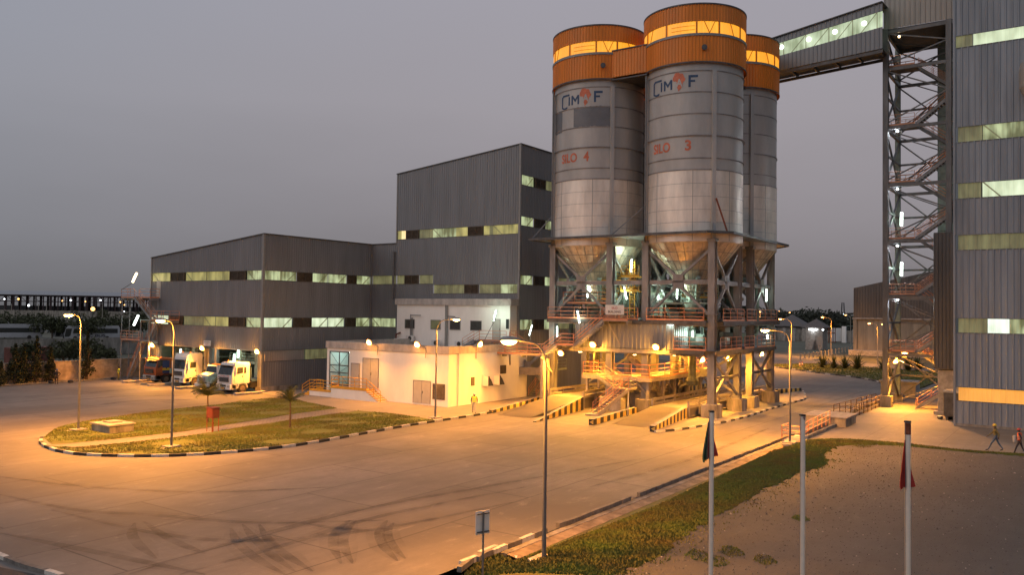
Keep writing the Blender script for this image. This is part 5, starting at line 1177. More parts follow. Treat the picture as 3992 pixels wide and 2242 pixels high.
for i,y in enumerate((18.6,21.4,24.0,26.8)):
    z=w0(y)+.85; b=MB(); b.tube((87.22,y,z),(87.30,y,z),.26,14); b.build('lamp','hotspot',gl)
# ================================================================== lamps
NA=(1,.36,.035)
def street_lamp(lab,base,h,arm,az,energy,grp='street lamps',far=False,pole='galv',pad=True,emit=None):
    b0=Vector(base); t_=thing('street_lamp',lab,'street lamp',b0,grp)
    d=Vector((math.cos(R(az)),math.sin(R(az)),0)); b=MB(); r0=.085 if not far else .1
    b.tube(b0,b0+Vector((0,0,h-.9)),r0,10,.052)
    pts=[b0+Vector((0,0,h-.9))]
    for k in range(1,7):
        a=R(90*k/6); pts.append(b0+Vector((0,0,h-.9+.9*math.sin(a)))+d*(arm*.62*(1-math.cos(a))))
    pts.append(b0+Vector((0,0,h+.06))+d*arm); b.path(pts,.038,8); b.build('pole',pole,t_,smooth=False)
    e=b0+Vector((0,0,h+.06))+d*arm; sd=Vector((-d.y,d.x,0)); b=MB(); 
    # cobra head: flattened tapering housing
    secs=[(-.05,.07,.06,0),(.12,.14,.09,.02),(.35,.19,.13,.03),(.6,.17,.12,.02),(.75,.07,.05,-.01)]; vs=[]; n=10
    for s,wd,hh,zz in secs:
        for k in range(n): a=2*math.pi*k/n; z=hh*math.sin(a); z=z if z>0 else z*.25; vs.append(e+d*s+sd*(wd*math.cos(a))+Vector((0,0,z+zz)))
    fs=[(i*n+k,i*n+(k+1)%n,(i+1)*n+(k+1)%n,(i+1)*n+k) for i in range(len(secs)-1) for k in range(n)]+[tuple(range(n)),tuple(range((len(secs)-1)*n,len(secs)*n))[::-1]]
    b.add(vs,fs); b.build('lamp_head','trim',t_,smooth=True)
    b=MB(); c_=e+d*.38+Vector((0,0,-.02)); vs=[]; 
    for j in range(4):
        rr=math.cos(j*math.pi/6.5); 
        for k in range(12): a=2*math.pi*k/12; vs.append(c_+d*(.30*rr*math.cos(a))+sd*(.17*rr*math.sin(a))+Vector((0,0,-.15*math.sin(j*math.pi/6.5)-.005)))
    fs=[(j*12+k,j*12+(k+1)%12,(j+1)*12+(k+1)%12,(j+1)*12+k) for j in range(3) for k in range(12)]+[tuple(range(36,48))]
    b.add(vs,fs); b.build('lens','lens_na' if not far else 'lens_na_far',t_)
    if pad: MB().box(b0.x-.45,b0.x+.45,b0.y-.4,b0.y+.4,0,.2).box(b0.x-.9,b0.x-.5,b0.y-.3,b0.y+.3,0,.13).build('base_pad','conc',t_)
    if energy: bulb(t_,c_+Vector((0,0,-.26)),energy,NA,.2,'SPOT',168); bulb(t_,c_+Vector((0,0,-.3)),energy*.10,NA,.2)
    return t_
def aim_az(base,du):
    return du
E_=14500
# azimuths: direction of the arm in world degrees
street_lamp('street lamp at the far left tip of the grass island',(31.63,60.42,.12),8.3,.45,150,E_*.9)
street_lamp('street lamp on the grass island beside the red box',(31.57,48.75,.12),8.1,.5,130,E_*.9)
street_lamp('street lamp on a concrete pad in front of the white office',(53.67,45.25,.1),8.25,1.3,-65,E_*.55)
street_lamp('tall grey street lamp nearest the camera, rising from the grassy bank',(25.76,16.46,.15),7.9,1.0,128,E_*.6)
street_lamp('street lamp standing by the drain footbridge at the right',(59.58,17.6,0),8.0,1.35,118,E_)
for (u,v,hv,az,l) in ((3085,1434,1245,128,'background street lamp beyond the road, left of the guard hut'),(3240,1392,1238,128,'background street lamp to the right of the guard hut'),):
    p=G(u,v); 
    d=ray(u,hv); tt=math.hypot(p.x,p.y)/math.hypot(d.x,d.y); h_=HC+d.z*tt
    street_lamp(l,(p.x,p.y,0),h_,1.6,az,E_*1.0,'background street lamps',True,'cream_post',False)
for (u,hv,dist,l) in ((3095,1219,330,'distant orange street lamp above the far tree line, left'),(3248,1228,360,'distant orange street lamp beside the lattice mast'),(3316,1229,280,'distant orange street lamp next to the brown warehouse'),(3421,1262,170,'orange street lamp in front of the brown warehouse wall'),(3470,1265,190,'orange street lamp seen through the stair tower')):
    d=ray(u,hv); k=dist/math.hypot(d.x,d.y); h_=HC+d.z*k; street_lamp(l,(d.x*k,d.y*k,0),h_,1.2,128,E_*.35 if dist<200 else 0,'background street lamps',True,'cream_post',False)
def flood(lab,p,d,energy,grp,post=None,m_='lens_na',col=NA,size=.27,tilt=-.5,wide=3.2):
    """wall floodlight: bracket, housing and bright lens facing direction d"""
    p=Vector(p); t_=thing('floodlight',lab,'floodlight',p,grp); d=Vector(d).normalized(); f=(d+Vector((0,0,tilt))).normalized()
    b=MB(); b.tube(p-f*.22,p,size*.55,14,size); b.tube(p-f*.36,p-f*.22,size*.3,10,size*.55); b.build('housing','trim',t_)
    b=MB(); b.tube(p,p+f*.05,size*.92,16,size*.75); b.ball(p+f*.02,size*.75,12); b.build('lens',m_,t_)
    if m_=='lens_na': b=MB(); b.tube(p-f*.03,p-f*.005,size*1.25,18,size*1.2); b.build('lens_halo','lens_halo',t_)  # glowing disc behind the lens, standing in for its bloom
    b=MB()
    if post: b.tube(p-f*.3,post,.04,6); b.tube(post,(post[0],post[1],post[2]-.8),.04,6)
    else: b.tube(p-f*.3,p-d*.7+Vector((0,0,-.1)),.04,6)
    b.build('bracket','cream_post',t_)
    if energy:
        bulb(t_,p+f*.35,energy*wide,col,.15,'SPOT',165,(d.x,d.y,-1.15)); bulb(t_,p+f*.42,energy*.22,col,.15)
WL=1250
for y,l in ((92.9,'orange floodlight on the left post of the truck bays'),(83.0,'orange floodlight on the middle pillar of the truck bays'),(73.3,'orange floodlight on the right corner of the truck bays')):
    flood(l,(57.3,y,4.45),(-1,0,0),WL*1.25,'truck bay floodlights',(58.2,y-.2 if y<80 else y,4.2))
for p,d,l,po in (((59.3,58.7,5.85),(-1,0,0),'orange floodlight on the left part of the white office parapet',(60.0,58.2,5.4)),((59.3,52.4,5.85),(-1,0,0),'orange floodlight in the middle of the white office front',(60.0,51.9,5.4)),((63.9,48.4,5.9),(0,-1,0),'orange floodlight on the right-hand face of the white office',(64.2,49.1,5.3))):
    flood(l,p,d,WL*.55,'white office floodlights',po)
def at_(u,v,**k):
    if 'x' in k: return onX(u,v,k['x'])
    return onY(u,v,k['y'])
for u,v,k,d,l,e in ((2185,1378,dict(x=69.0),(-1,0,0),'orange floodlight beside the curved cable tray',1),(2310,1345,dict(x=68.3),(-1,0,0),'orange floodlight below the access stair, left end of the ribbed enclosure',1.2),(2556,1355,dict(x=68.4),(-1,0,0),'orange floodlight under the middle of the ribbed enclosure',1.2),
   (2737,1403,dict(y=28.6),(0,-1,0),'orange floodlight under the lower walkway left of the big front column',.9),(2835,1400,dict(y=28.6),(0,-1,0),'orange floodlight between the second and third right-hand columns',.9),(2969,1380,dict(y=29.5),(0,-1,0),'orange floodlight near the last right-hand column pair',.9)):
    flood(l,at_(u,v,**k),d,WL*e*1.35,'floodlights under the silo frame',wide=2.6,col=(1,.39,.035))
LXY=((71.2,35.6),(73.2,32.4),(77,36.0),(81,32.4),(84,37.2),(72,42),(79,41))
lx=thing('added_fill_lamps','added orange fill lamps over the weighbridge lanes','floodlight',(76,35,5.2))  # extra lamps added to spread amber light under the silo decks
b=MB()
for x,y in LXY: b.box(x-.2,x+.2,y-.12,y+.12,5.18,5.3)
b.build('housing','trim',lx); b=MB()
for x,y in LXY: b.box(x-.17,x+.17,y-.1,y+.1,5.14,5.175); bulb(lx,(x,y,4.8),WL*.7,(1,.39,.035),.15)
b.build('lens','lens_na',lx); lx['label']='added orange fill lamps over the weighbridge lanes below the lower deck'
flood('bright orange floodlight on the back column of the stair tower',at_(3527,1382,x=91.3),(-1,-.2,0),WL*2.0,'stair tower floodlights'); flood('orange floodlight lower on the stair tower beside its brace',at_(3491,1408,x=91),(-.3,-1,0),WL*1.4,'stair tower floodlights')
for v,l in ((510,'white floodlight under the highest open landing of the stair tower'),(736,'white floodlight under the third landing from the top of the stair tower'),(958,'white floodlight above the lower glowing tube of the stair tower'),(1168,'white floodlight beside the brown warehouse roof on the stair tower')):
    flood(l,at_(3499,v,x=90.6),(-.8,.3,0),260,'white stair tower floodlights',None,'lens_wh2',(.85,.93,1),.13,-.8)
flood('small warm floodlight under the beige tower head',at_(3505,142,x=90.6),(-1,0,0),40,'white stair tower floodlights',None,'lens_warm',(1,.85,.6),.12,-.8)
def tube_light(lab,p,q,energy=60,m_='lens_wh',post=None,r=.075,col=(.72,1,.80),grp='fluorescent tube lights',back=(.12,0,0)):
    p=Vector(p); q=Vector(q); t_=thing('tube_light',lab,'tube light',(p+q)/2,grp); b=MB(); b.tube(p,q,r,8); b.build('tube',m_,t_)
    b=MB(); k=Vector(back); b.beam(p+k,q+k,.14,.10); 
    if post: b.path([q+k,Vector(post)],.035,6)
    b.build('housing','galv',t_)
    if energy: bulb(t_,(p+q)/2-k*2.2,energy,col,.3)
def tpx(lab,a,b_,pl,energy=150,m_='lens_wh',post=None,**kw):
    f=(lambda u,v: onX(u,v,pl[1])) if pl[0]=='x' else (lambda u,v: onY(u,v,pl[1]))
    tube_light(lab,f(*a),f(*b_),energy,m_,post,**kw)
tpx('warm glowing tube light above the top landing of the fire stair',(533,1065),(517,1100),('x',56.9),60,'lens_warm',(56.9,99.2,11.2),r=.13,col=(1,.8,.5))
tpx('glowing white tube light above the bottom landing of the fire stair',(539,1230),(522,1268),('x',56.9),60,post=(56.9,99.1,6.0),r=.13)
tpx('white tube light above the tall white truck',(705,1362),(703,1384),('x',59.2),90,r=.1,grp='bay tube lights')
tpx('white tube light over the cab of the right-hand truck',(914,1382),(912,1418),('x',58.0),90,r=.1,grp='bay tube lights')
tpx('white tube light deep in the right-hand truck bay',(929,1363),(928,1395),('x',60.0),90,r=.1,grp='bay tube lights')
tpx('slim tube light on a post at the white office balcony',(1934,1210),(1924,1252),('x',72.0),170,post=(71.9,53.9,5.9),r=.05)
tpx('slim tube light on a post along the bridge to the silo stair',(2074,1268),(2063,1308),('x',68.4),40,post=(68.4,45.2,4.9),r=.05)
tpx('tube light on the stair landing at the left silo column',(2172,1273),(2172,1316),('x',69.0),60,r=.06)
tpx('long slanted tube light in front of the left railing of the upper walkway',(2251,1212),(2259,1260),('x',68.8),60,r=.07)
tpx('slanted tube light between the two V braces',(2433,1118),(2443,1167),('x',71.0),170,r=.07)
tpx('tube light hanging high between the front hoppers',(2463,1010),(2460,1060),('x',71.5),170,r=.07)
tpx('double tube light left of the SILO BUILDING sign',(2291,1118),(2290,1160),('x',72.0),170,r=.06)
tpx('tube light behind the right column of SILO 4',(2566,1140),(2566,1170),('x',73.5),170,r=.07)
tpx('tube light in front of the dark hopper left of the big column',(2640,1124),(2639,1164),('x',71.5),170,r=.07)
tpx('tube light on the last right-hand column',(2988,1128),(2987,1175),('y',27.0),60,r=.08,back=(0,.12,0))
tpx('cool tube light low on the last right-hand column',(2992,1305),(2991,1323),('y',26.9),60,r=.07,back=(0,.12,0),m_='lens_wh2')
tpx('tube light above the lower walkway rail',(2701,1290),(2701,1315),('x',71.5),170,r=.06)
tpx('thin tube light lying under the upper walkway edge',(2601,1265),(2624,1266),('x',68.9),30,r=.05,back=(0,0,.1))
tpx('small warm tube light beside the yellow ladder',(2460,1128),(2460,1140),('x',72.5),25,'lens_warm',r=.05,col=(1,.75,.4))
tpx('upper vertical tube light on the stair tower column',(3515,828),(3514,880),('x',94.0),70,r=.13)
tpx('lower vertical tube light on the stair tower column',(3515,1023),(3514,1076),('x',94.0),70,r=.13)
tube_light('tube light inside the glazed porch of the white office',(61.6,63.0,4.6),(61.6,64.6,4.6),70,r=.05,col=(.60,1,.95),grp='office tube lights',back=(0,0,.1))
# ================================================================== trucks
def truck(lab,x,y,style,H,cm,wheel_x=1.4,W=2.48,signs=None):
    """built facing -X, front axle centre at world x,y; y is the near (left) side"""
    t_=thing('truck',lab,'truck',(x,y+W/2,0),'trucks parked in the loading bays'); C=Vector((x,y+W/2,0)); f=lambda a: C.x-a   # a: metres ahead of axle
    y0,y1=C.y-W/2,C.y+W/2
    def pz(poly,a,b,nm,m_,bev=.0,par=t_): b_=MB(); b_.prism([(f(p),z) for p,z in poly],a,b); return b_.build(nm,m_,par,bevel=bev)
    if style=='cabover':
        body=[(1.40,.95),(1.44,1.6),(1.38,1.95),(1.12,H-.45),(.9,H-.08),(.5,H),(-.85,H-.03),(-.92,H-.2),(-.92,1.05),(-.75,1.0)]
        pz(body,y0,y1,'cab',cm,.07)
        if signs=='stripe':
            b=MB(); b.box(f(1.30),f(.55),y0-.02,y0,1.25,1.85); b.build('cab_panel','truck_orange',t_)
            MB().box(f(.55),f(-.35),y0-.021,y0,1.25,1.55).build('door_stripe','truck_blue',t_); MB().box(f(.55),f(-.35),y0-.021,y0,1.56,1.85).build('door_stripe','truck_yellow',t_)
            MB().box(f(-.38),f(-.9),y0-.021,y0,1.15,1.75).build('door_stripe','truck_mint',t_); MB().box(f(.55),f(-.35),y0-.021,y0,1.86,2.7).build('door_stripe','truck_blue',t_)
        # windscreen
        sl=lambda z: 1.38-(z-1.95)*(.26/(H-.45-1.95))
        b=MB(); za,zb=1.98,min(H-.42,2.95); b.add([(f(sl(za)+.025),y0+.12,za),(f(sl(za)+.025),y1-.12,za),(f(sl(zb)+.025),y1-.2,zb),(f(sl(zb)+.025),y0+.2,zb),(f(sl(za)-.05),y0+.12,za),(f(sl(za)-.05),y1-.12,za),(f(sl(zb)-.05),y1-.2,zb),(f(sl(zb)-.05),y0+.2,zb)],[(0,1,2,3),(0,4,5,1),(3,2,6,7),(0,3,7,4),(1,5,6,2)]); ws=b.build('windscreen','glass',t_)
        b=MB()
        for k in (-.5,.3): b.tube((f(sl(za)+.05),C.y+k,za+.02),(f(sl(za+.5)+.05),C.y+k+.45,za+.5),.015,4)
        b.build('wiper','black',ws)
        b=MB(); b.box(f(1.32)-.25,f(1.0),y0+.1,y1-.1,zb+.05,zb+.1); b.build('sun_visor','black',t_)
        # grille and bumper
        b=MB(); b.box(f(1.49),f(1.40),y0+.45,y1-.45,1.22,1.72); gr=b.build('grille','black',t_,bevel=.03)
        b=MB()
        for k in range(4): b.box(f(1.505),f(1.49),y0+.5,y1-.5,1.27+k*.12,1.29+k*.12)
        b.build('grille_bar','chrome',gr)
        b=MB(); b.box(f(1.55),f(.75),y0+.02,y1-.02,.42,1.0); b.build('bumper',cm if signs!='stripe' else 'chrome',t_,bevel=.06)
        b=MB(); b.box(f(1.57),f(1.50),y0+.75,y1-.75,.72,.95); b.box(f(1.57),f(1.5),y0+.85,y1-.85,.47,.66); b.build('air_intake','black',t_,bevel=.02)
        for s,yy in ((0,y0+.12),(1,y1-.57)):
            b=MB(); b.box(f(1.575),f(1.50),yy,yy+.45,.68,.94); h=b.build('headlight','headlamp',t_,bevel=.02); MB().box(f(1.58),f(1.576),yy+.04,yy+.41,.71,.75).build('trim','black',h)
        MB().box(f(1.585),f(1.57),C.y-.26,C.y+.26,.5,.61).build('number_plate','rail_yellow',t_)
        # side windows and door
        b=MB(); b.add([(f(.98),y0-.015,2.05),(f(-.02),y0-.015,2.15),(f(-.02),y0-.015,2.78),(f(.82),y0-.015,2.78)],[(0,1,2,3)]); b.add([(f(.98),y1+.015,2.05),(f(-.02),y1+.015,2.15),(f(-.02),y1+.015,2.78),(f(.82),y1+.015,2.78)],[(0,1,2,3)]); sw=b.build('side_window','glass',t_,recalc=False)
        if signs!='stripe' and H<3.6: MB().box(f(-.15),f(-.42),y0-.016,y0,2.1,2.78).build('side_window','glass',t_)
        b=MB()
        for z0_,z1_,xa,xb in ((1.15,2.95,1.08,1.06),(1.15,2.95,-.10,-.12),(2.93,2.95,1.06,-.1)): b.box(f(xa),f(xb),y0-.012,y0,z0_,z1_)
        d_=b.build('door_seam','black',t_); MB().box(f(.12),f(-.03),y0-.03,y0,1.72,1.86).build('door_handle','black',t_)
        # arches, steps
        b=MB()
        for k in range(9):
            a0,a1=R(180*k/8-0),R(180*(k+1)/8)
            if k<8: b.add([(f(.68*math.cos(a0)),y0-.02,.55+.68*math.sin(a0)),(f(.68*math.cos(a1)),y0-.02,.55+.68*math.sin(a1)),(f(.58*math.cos(a1)),y0-.02,.55+.58*math.sin(a1)),(f(.58*math.cos(a0)),y0-.02,.55+.58*math.sin(a0)),(f(.68*math.cos(a0)),y0+.5,.55+.68*math.sin(a0)),(f(.68*math.cos(a1)),y0+.5,.55+.68*math.sin(a1))],[(0,1,2,3),(0,1,5,4)])
        b.build('mudguard',cm if signs!='stripe' else 'black',t_,recalc=False)
        for k in range(1): 
            b=MB(); b.box(f(1.35),f(.72),y0+.02,y0+.5,.5,1.05); b.box(f(1.35),f(.72),y1-.5,y1-.02,.5,1.05); b.build('step_box',cm if signs!='stripe' else 'black',t_,bevel=.03)
        fr_=.95; mz=2.3
        for yy,s in ((y0-.28,-1),(y1+.28,1)):
            b=MB(); b.box(f(1.22),f(1.02),yy-.12,yy+.12,1.95,2.85); m_=b.build('mirror',cm if signs!='stripe' else 'black',t_,bevel=.04); b=MB(); b.tube((f(1.12),yy,2.85),(f(1.05),yy-s*.3,2.95),.02,5); b.tube((f(1.12),yy,1.95),(f(1.12),yy-s*.3,1.85),.02,5); b.build('mirror_arm','black',m_)
        roof=H
    else:   # conventional cab with bonnet
        pz([(.15,.95),(.15,1.75),(.0,2.65),(-.15,H),(-1.35,H),(-1.55,H-.15),(-1.55,1.0)],y0+.15,y1-.15,'cab',cm,.07)
        pz([(1.25,.95),(1.28,1.55),(1.15,1.72),(.15,2.0),(.15,.9)],y0+.28,y1-.28,'bonnet',cm,.08)
        pz([(1.1,.85),(1.0,1.25),(.55,1.42),(-.5,1.35),(-.75,1.0),(-.62,.85),(-.5,1.1),(0,1.18),(.5,1.1),(.62,.85)],y0,y0+.3,'mudguard',cm,.02)
        pz([(1.1,.85),(1.0,1.25),(.55,1.42),(-.5,1.35),(-.75,1.0),(-.62,.85),(-.5,1.1),(0,1.18),(.5,1.1),(.62,.85)],y1-.3,y1,'mudguard',cm,.02)
        b=MB(); b.box(f(1.45),f(1.15),y0+.03,y1-.03,.5,.82); b.build('bumper','truck_white',t_,bevel=.05)
        b=MB(); b.box(f(1.32),f(1.26),y0+.65,y1-.65,.98,1.52); g_=b.build('grille','chrome',t_,bevel=.02); b=MB()
        for k in range(7): yy=y0+.72+k*.165; b.box(f(1.33),f(1.32),yy,yy+.05,1.02,1.48)
        b.build('grille_bar','paint_blue',g_)
        for yy in (y0+.12,y1-.47): MB().box(f(1.24),f(1.12),yy,yy+.35,.88,1.05).build('headlight','headlamp',t_)
        b=MB(); b.add([(f(.15)-.02,y0+.3,1.95),(f(.15)-.02,y1-.3,1.95),(f(.0)-.03,y1-.35,2.62),(f(.0)-.03,y0+.35,2.62)],[(0,1,2,3)]); b.build('windscreen','glass',t_,recalc=False)
        b=MB(); b.add([(f(.0),y0+.135,1.95),(f(-.9),y0+.135,1.95),(f(-.9),y0+.135,2.55),(f(-.12),y0+.135,2.55)],[(0,1,2,3)]); b.build('side_window','glass',t_,recalc=False)
        MB().box(f(-.95),f(-1.5),y0+.13,y0+.15,1.1,2.7).build('door_stripe','rail_yellow',t_)
        for yy,s in ((y0-.1,-1),(y1+.1,1)): MB().box(f(.1),f(.0),yy-.1,yy+.1,1.7,2.2).build('mirror','black',t_,bevel=.02)
        b=MB(); b.box(f(-.3),f(-.6),C.y-.6,C.y+.6,H+.0,H+.14); b.build('light_bar','amber',t_)
        roof=H
    # chassis, wheels, rear body
    b=MB(); b.box(f(1.2),f(-5.2),C.y-.45,C.y-.3,.75,1.0); b.box(f(1.2),f(-5.2),C.y+.3,C.y+.45,.75,1.0); b.box(f(-1.1),f(-2.0),y0+.1,y0+.65,.5,1.1); b.box(f(-1.1),f(-2.0),y1-.65,y1-.1,.5,1.1); b.tube((f(0),y0+.3,.52),(f(0),y1-.3,.52),.1,8); b.build('chassis','black',t_)
    for a in (0,-3.6,-4.9):
        for s,yy in ((1,y0),(-1,y1)):
            if a<0: wd=.55
            else: wd=.32
            b=MB(); b.tube((f(a),yy+s*.03,.52),(f(a),yy+s*wd,.52),.52,24); b.tube((f(a),yy,.52),(f(a),yy+s*.03,.52),.44,24,.52); w_=b.build('wheel','tyre',t_)
            b=MB(); b.tube((f(a),yy-s*.012,.52),(f(a),yy+s*.02,.52),.30,20); b.tube((f(a),yy-s*.07,.52),(f(a),yy-s*.01,.52),.10,12,.14)
            for k in range(8): an=k*math.pi/4; b.tube((f(a)+.2*math.cos(an),yy-s*.03,.52+.2*math.sin(an)),(f(a)+.2*math.cos(an),yy,.52+.2*math.sin(an)),.025,5)
            b.build('rim','rim',w_)
    b=MB(); b.box(f(-1.2),f(-5.6),y0+.05,y1-.05,1.15,1.35); b.box(f(-1.15),f(-1.3),y0+.2,y1-.2,1.35,2.6); b.build('rear_body','paint_blue' if signs in('ltd',) else 'machine_dark',t_)
    if style=='cabover':
        for yy in (y0+.5,y1-.5): b=MB(); b.tube((f(.4),yy,H),(f(.4),yy,H+.17),.09,10,.07); b.build('beacon','amber',t_)
    return t_,C,f,y0
tk,C,f,y0=truck('white day-cab truck with red lettering, rightmost in the loading bays',56.35,74.35,'cabover',3.3,'truck_white',signs='ltd')
lettering(tk,'lettering','L. OFORI LTD.','ink_red',(C.x-1.455,C.y+1.0,1.76),(0,-1,0),1.9,.17)
truck('pale green long-nosed truck between two white trucks',56.3,78.3,'bonnet',2.75,'truck_mint')
truck('tall white high-roof truck, second from the left in the bays',57.9,85.0,'cabover',3.8,'truck_white')
tk,C,f,y0=truck('orange, blue and yellow truck, leftmost in the loading bays',57.6,90.3,'cabover',3.05,'truck_orange',signs='stripe')
# ================================================================== people
def person(lab,loc,face,H=1.75,pose='stand',mats=('cl_dark','cl_dark'),vest=None,hat='hat_w',extra=None,stride=.0):
    k=H/1.75; J={}
    sw=stride
    J['pel']=(0,0,.95); J['ch']=(.02,0,1.30); J['nk']=(.02,0,1.50); J['hd']=(.04,0,1.60); J['hd2']=(.04,0,1.72)
    for s,n in ((1,'l'),(-1,'r')):
        q=sw*s; J['hip'+n]=(0,.10*s,.92); J['kn'+n]=(q*.5+.03,.11*s,.50+(0 if q>=0 else -.01)); J['an'+n]=(q,.11*s,.09+(.06 if q<0 else 0)); J['to'+n]=(q+.17,.13*s,.04)
        J['sh'+n]=(.0,.19*s,1.43)
        if pose=='walk': e=(-q*.45,.27*s,1.15); h=(-q*.7+.12,.25*s,.95)
        elif pose=='hips': e=(-.08,.38*s,1.18); h=(.06,.20*s,1.02)
        elif pose=='front': e=(.05,.27*s,1.16); h=(.26,.10*s,1.18)
        else: e=(-.02,.26*s,1.14); h=(.05,.25*s,.90)
        J['el'+n]=e; J['wr'+n]=h
    bones=[('pel','ch',.135,.15,1),('ch','nk',.15,.062,1),('nk','hd',.055,.085,2),('hd','hd2',.09,.07,2)]
    for n in 'lr': bones+=[('pel','hip'+n,.12,.095,0),('hip'+n,'kn'+n,.09,.06,0),('kn'+n,'an'+n,.06,.045,0),('an'+n,'to'+n,.045,.035,3),('ch','sh'+n,.12,.068,1),('sh'+n,'el'+n,.065,.048,1),('el'+n,'wr'+n,.045,.032,1)]
    names=list(J); vi={n:i for i,n in enumerate(names)}; V=[Vector(J[n])*k for n in names]; rad={}; E_s=[]; seg=[]
    for a,b,ra,rb,mi in bones: rad[a]=max(rad.get(a,0),ra); rad[b]=max(rad.get(b,0),rb); E_s.append((vi[a],vi[b])); seg.append((V[vi[a]],V[vi[b]],mi))
    rl=[rad.get(n,.05)*k for n in names]
    for n,s in (('l',1),('r',-1)):
        w_=V[vi['wr'+n]]; el=V[vi['el'+n]]; d=(w_-el).normalized(); pm=w_+d*.07*k; V.append(pm); rl.append(.034*k); pi=len(V)-1; E_s.append((vi['wr'+n],pi)); seg.append((w_+d*.01,pm,2))
        for j,(o,ln) in enumerate(((-.026,.075),(-.009,.085),(.009,.08),(.026,.065))):
            q=pm+d*ln*k+Vector((o,0,-.015)); V.append(q); rl.append(.010*k); E_s.append((pi,len(V)-1)); seg.append((pm,q,2))
        q=w_+d*.05*k+Vector((.05,0,-.02)); V.append(q); rl.append(.011*k); E_s.append((pi,len(V)-1)); seg.append((pm,q,2))
    me=bpy.data.meshes.new('person'); me.from_pydata(V,E_s,[]); o=bpy.data.objects.new('tmp',me); link(o)
    sk=o.modifiers.new('s','SKIN'); sk.use_smooth_shade=True
    for i,v in enumerate(me.skin_vertices[0].data): v.radius=(rl[i],rl[i]); v.use_root=(i==0)
    ss=o.modifiers.new('u','SUBSURF'); ss.levels=1; ss.render_levels=1
    bpy.context.view_layer.update(); dg=bpy.context.evaluated_depsgraph_get(); m2=bpy.data.meshes.new_from_object(o.evaluated_get(dg)); bpy.data.objects.remove(o)
    m2.materials.clear()
    for m_ in (mats[1],mats[0],'skin','black'): m2.materials.append(M[m_])
    def dist(p,a,b): ab=b-a; t=max(0,min(1,(p-a).dot(ab)/max(ab.length_squared,1e-9))); return (p-a-ab*t).length
    for p in m2.polygons: p.material_index=min(seg,key=lambda s:dist(p.center,s[0],s[1]))[2]; p.use_smooth=True
    c=Vector(loc); r=bpy.data.objects.new('person',m2); link(r); r.location=c; r.rotation_euler=(0,0,R(face)); ORI[r.name]=Vector((0,0,0)); tag(r,lab,'person')
    def kid(nm,b,m_,**kw): o=b.build(nm,m_,None,**kw); o.parent=r; return o
    b=MB(); h=Vector(J['hd'])*k
    for s in (-1,1): b.ball(h+Vector((.085,.032*s,.035))*k,.011*k,6)
    kid('eyes',b,'cl_white'); b=MB(); b.ball(h+Vector((.095,0,.01))*k,.016*k,6); b.ball(h+Vector((.0,.088,.0))*k,.02*k,6); b.ball(h+Vector((.0,-.088,.0))*k,.02*k,6); b.beam(h+Vector((.088,-.025,-.035))*k,h+Vector((.088,.025,-.035))*k,.01,.01); kid('face_features',b,'skin')
    b=MB(); t=Vector((h.x,0,h.z+.055*k)); b.lathe(t.x,0,[(.125*k,t.z),(.118*k,t.z+.05*k),(.085*k,t.z+.10*k),(.03*k,t.z+.125*k),(.001,t.z+.127*k)],14); b.lathe(t.x+.03,0,[(.001,t.z+.002),(.145*k,t.z),(.145*k,t.z+.012)],14); kid('hard_hat',b,hat,smooth=True)
    if vest:
        prof=[(.155,.98),(.165,1.15),(.175,1.3),(.165,1.42),(.09,1.50)]; b=MB(); n=16
        vs=[(.01+rr*.82*math.cos(2*math.pi*i/n)*k,rr*1.22*math.sin(2*math.pi*i/n)*k,z*k) for rr,z in prof for i in range(n)]
        b.add(vs,[(j*n+i,j*n+(i+1)%n,(j+1)*n+(i+1)%n,(j+1)*n+i) for j in range(4) for i in range(n)]); v=kid('vest',b,vest,smooth=True)
        b=MB()
        for z in (1.08,1.22):
            vs=[(.01+.176*.84*math.cos(2*math.pi*i/n)*k,.176*1.24*math.sin(2*math.pi*i/n)*k,(z+dz)*k) for dz in (0,.045) for i in range(n)]; b.add(vs,[(i,(i+1)%n,n+(i+1)%n,n+i) for i in range(n)])
        o=b.build('reflective_stripe','cl_white',None); o.parent=v
    return r
person('person in a white hard hat and yellow vest walking past the white office',(58.4,44.8,.1),-142,1.76,'walk',('cl_dark','cl_grey'),'vest_y','hat_w',stride=.22)
person('person in a blue hard hat and dark clothes standing by the boundary wall',(48.55,97.8,0),-115,1.74,'hips',('cl_dark','cl_dark'),None,'hat_b',stride=.1)
person('person in a yellow vest standing near the orange truck, facing right',(56.1,98.1,0),-60,1.62,'front',('cl_dark','cl_olive'),'vest_y','hat_r') if False else person('person in a yellow vest and olive trousers standing left of the orange truck',(56.1,98.1,0),-60,1.68,'front',('cl_dark','cl_olive'),'vest_y','cl_dark')
person('person in a yellow hard hat and olive jacket striding along the pavement',(65.6,5.5,.05),95,1.82,'walk',('cl_olive','cl_blue'),None,'hat_y',stride=.42)
p_=person('person in a red hard hat and orange vest walking at the right edge',(64.9,4.05,.05),85,1.74,'walk',('cl_dark','cl_dark'),'vest_o','hat_r',stride=.30)
b=MB(); b.box(64.75,65.0,4.25,4.45,.85,1.3); tag(b.build('bag','cl_white',bevel=.06),'pale bag carried by the person in the red hard hat','bag')
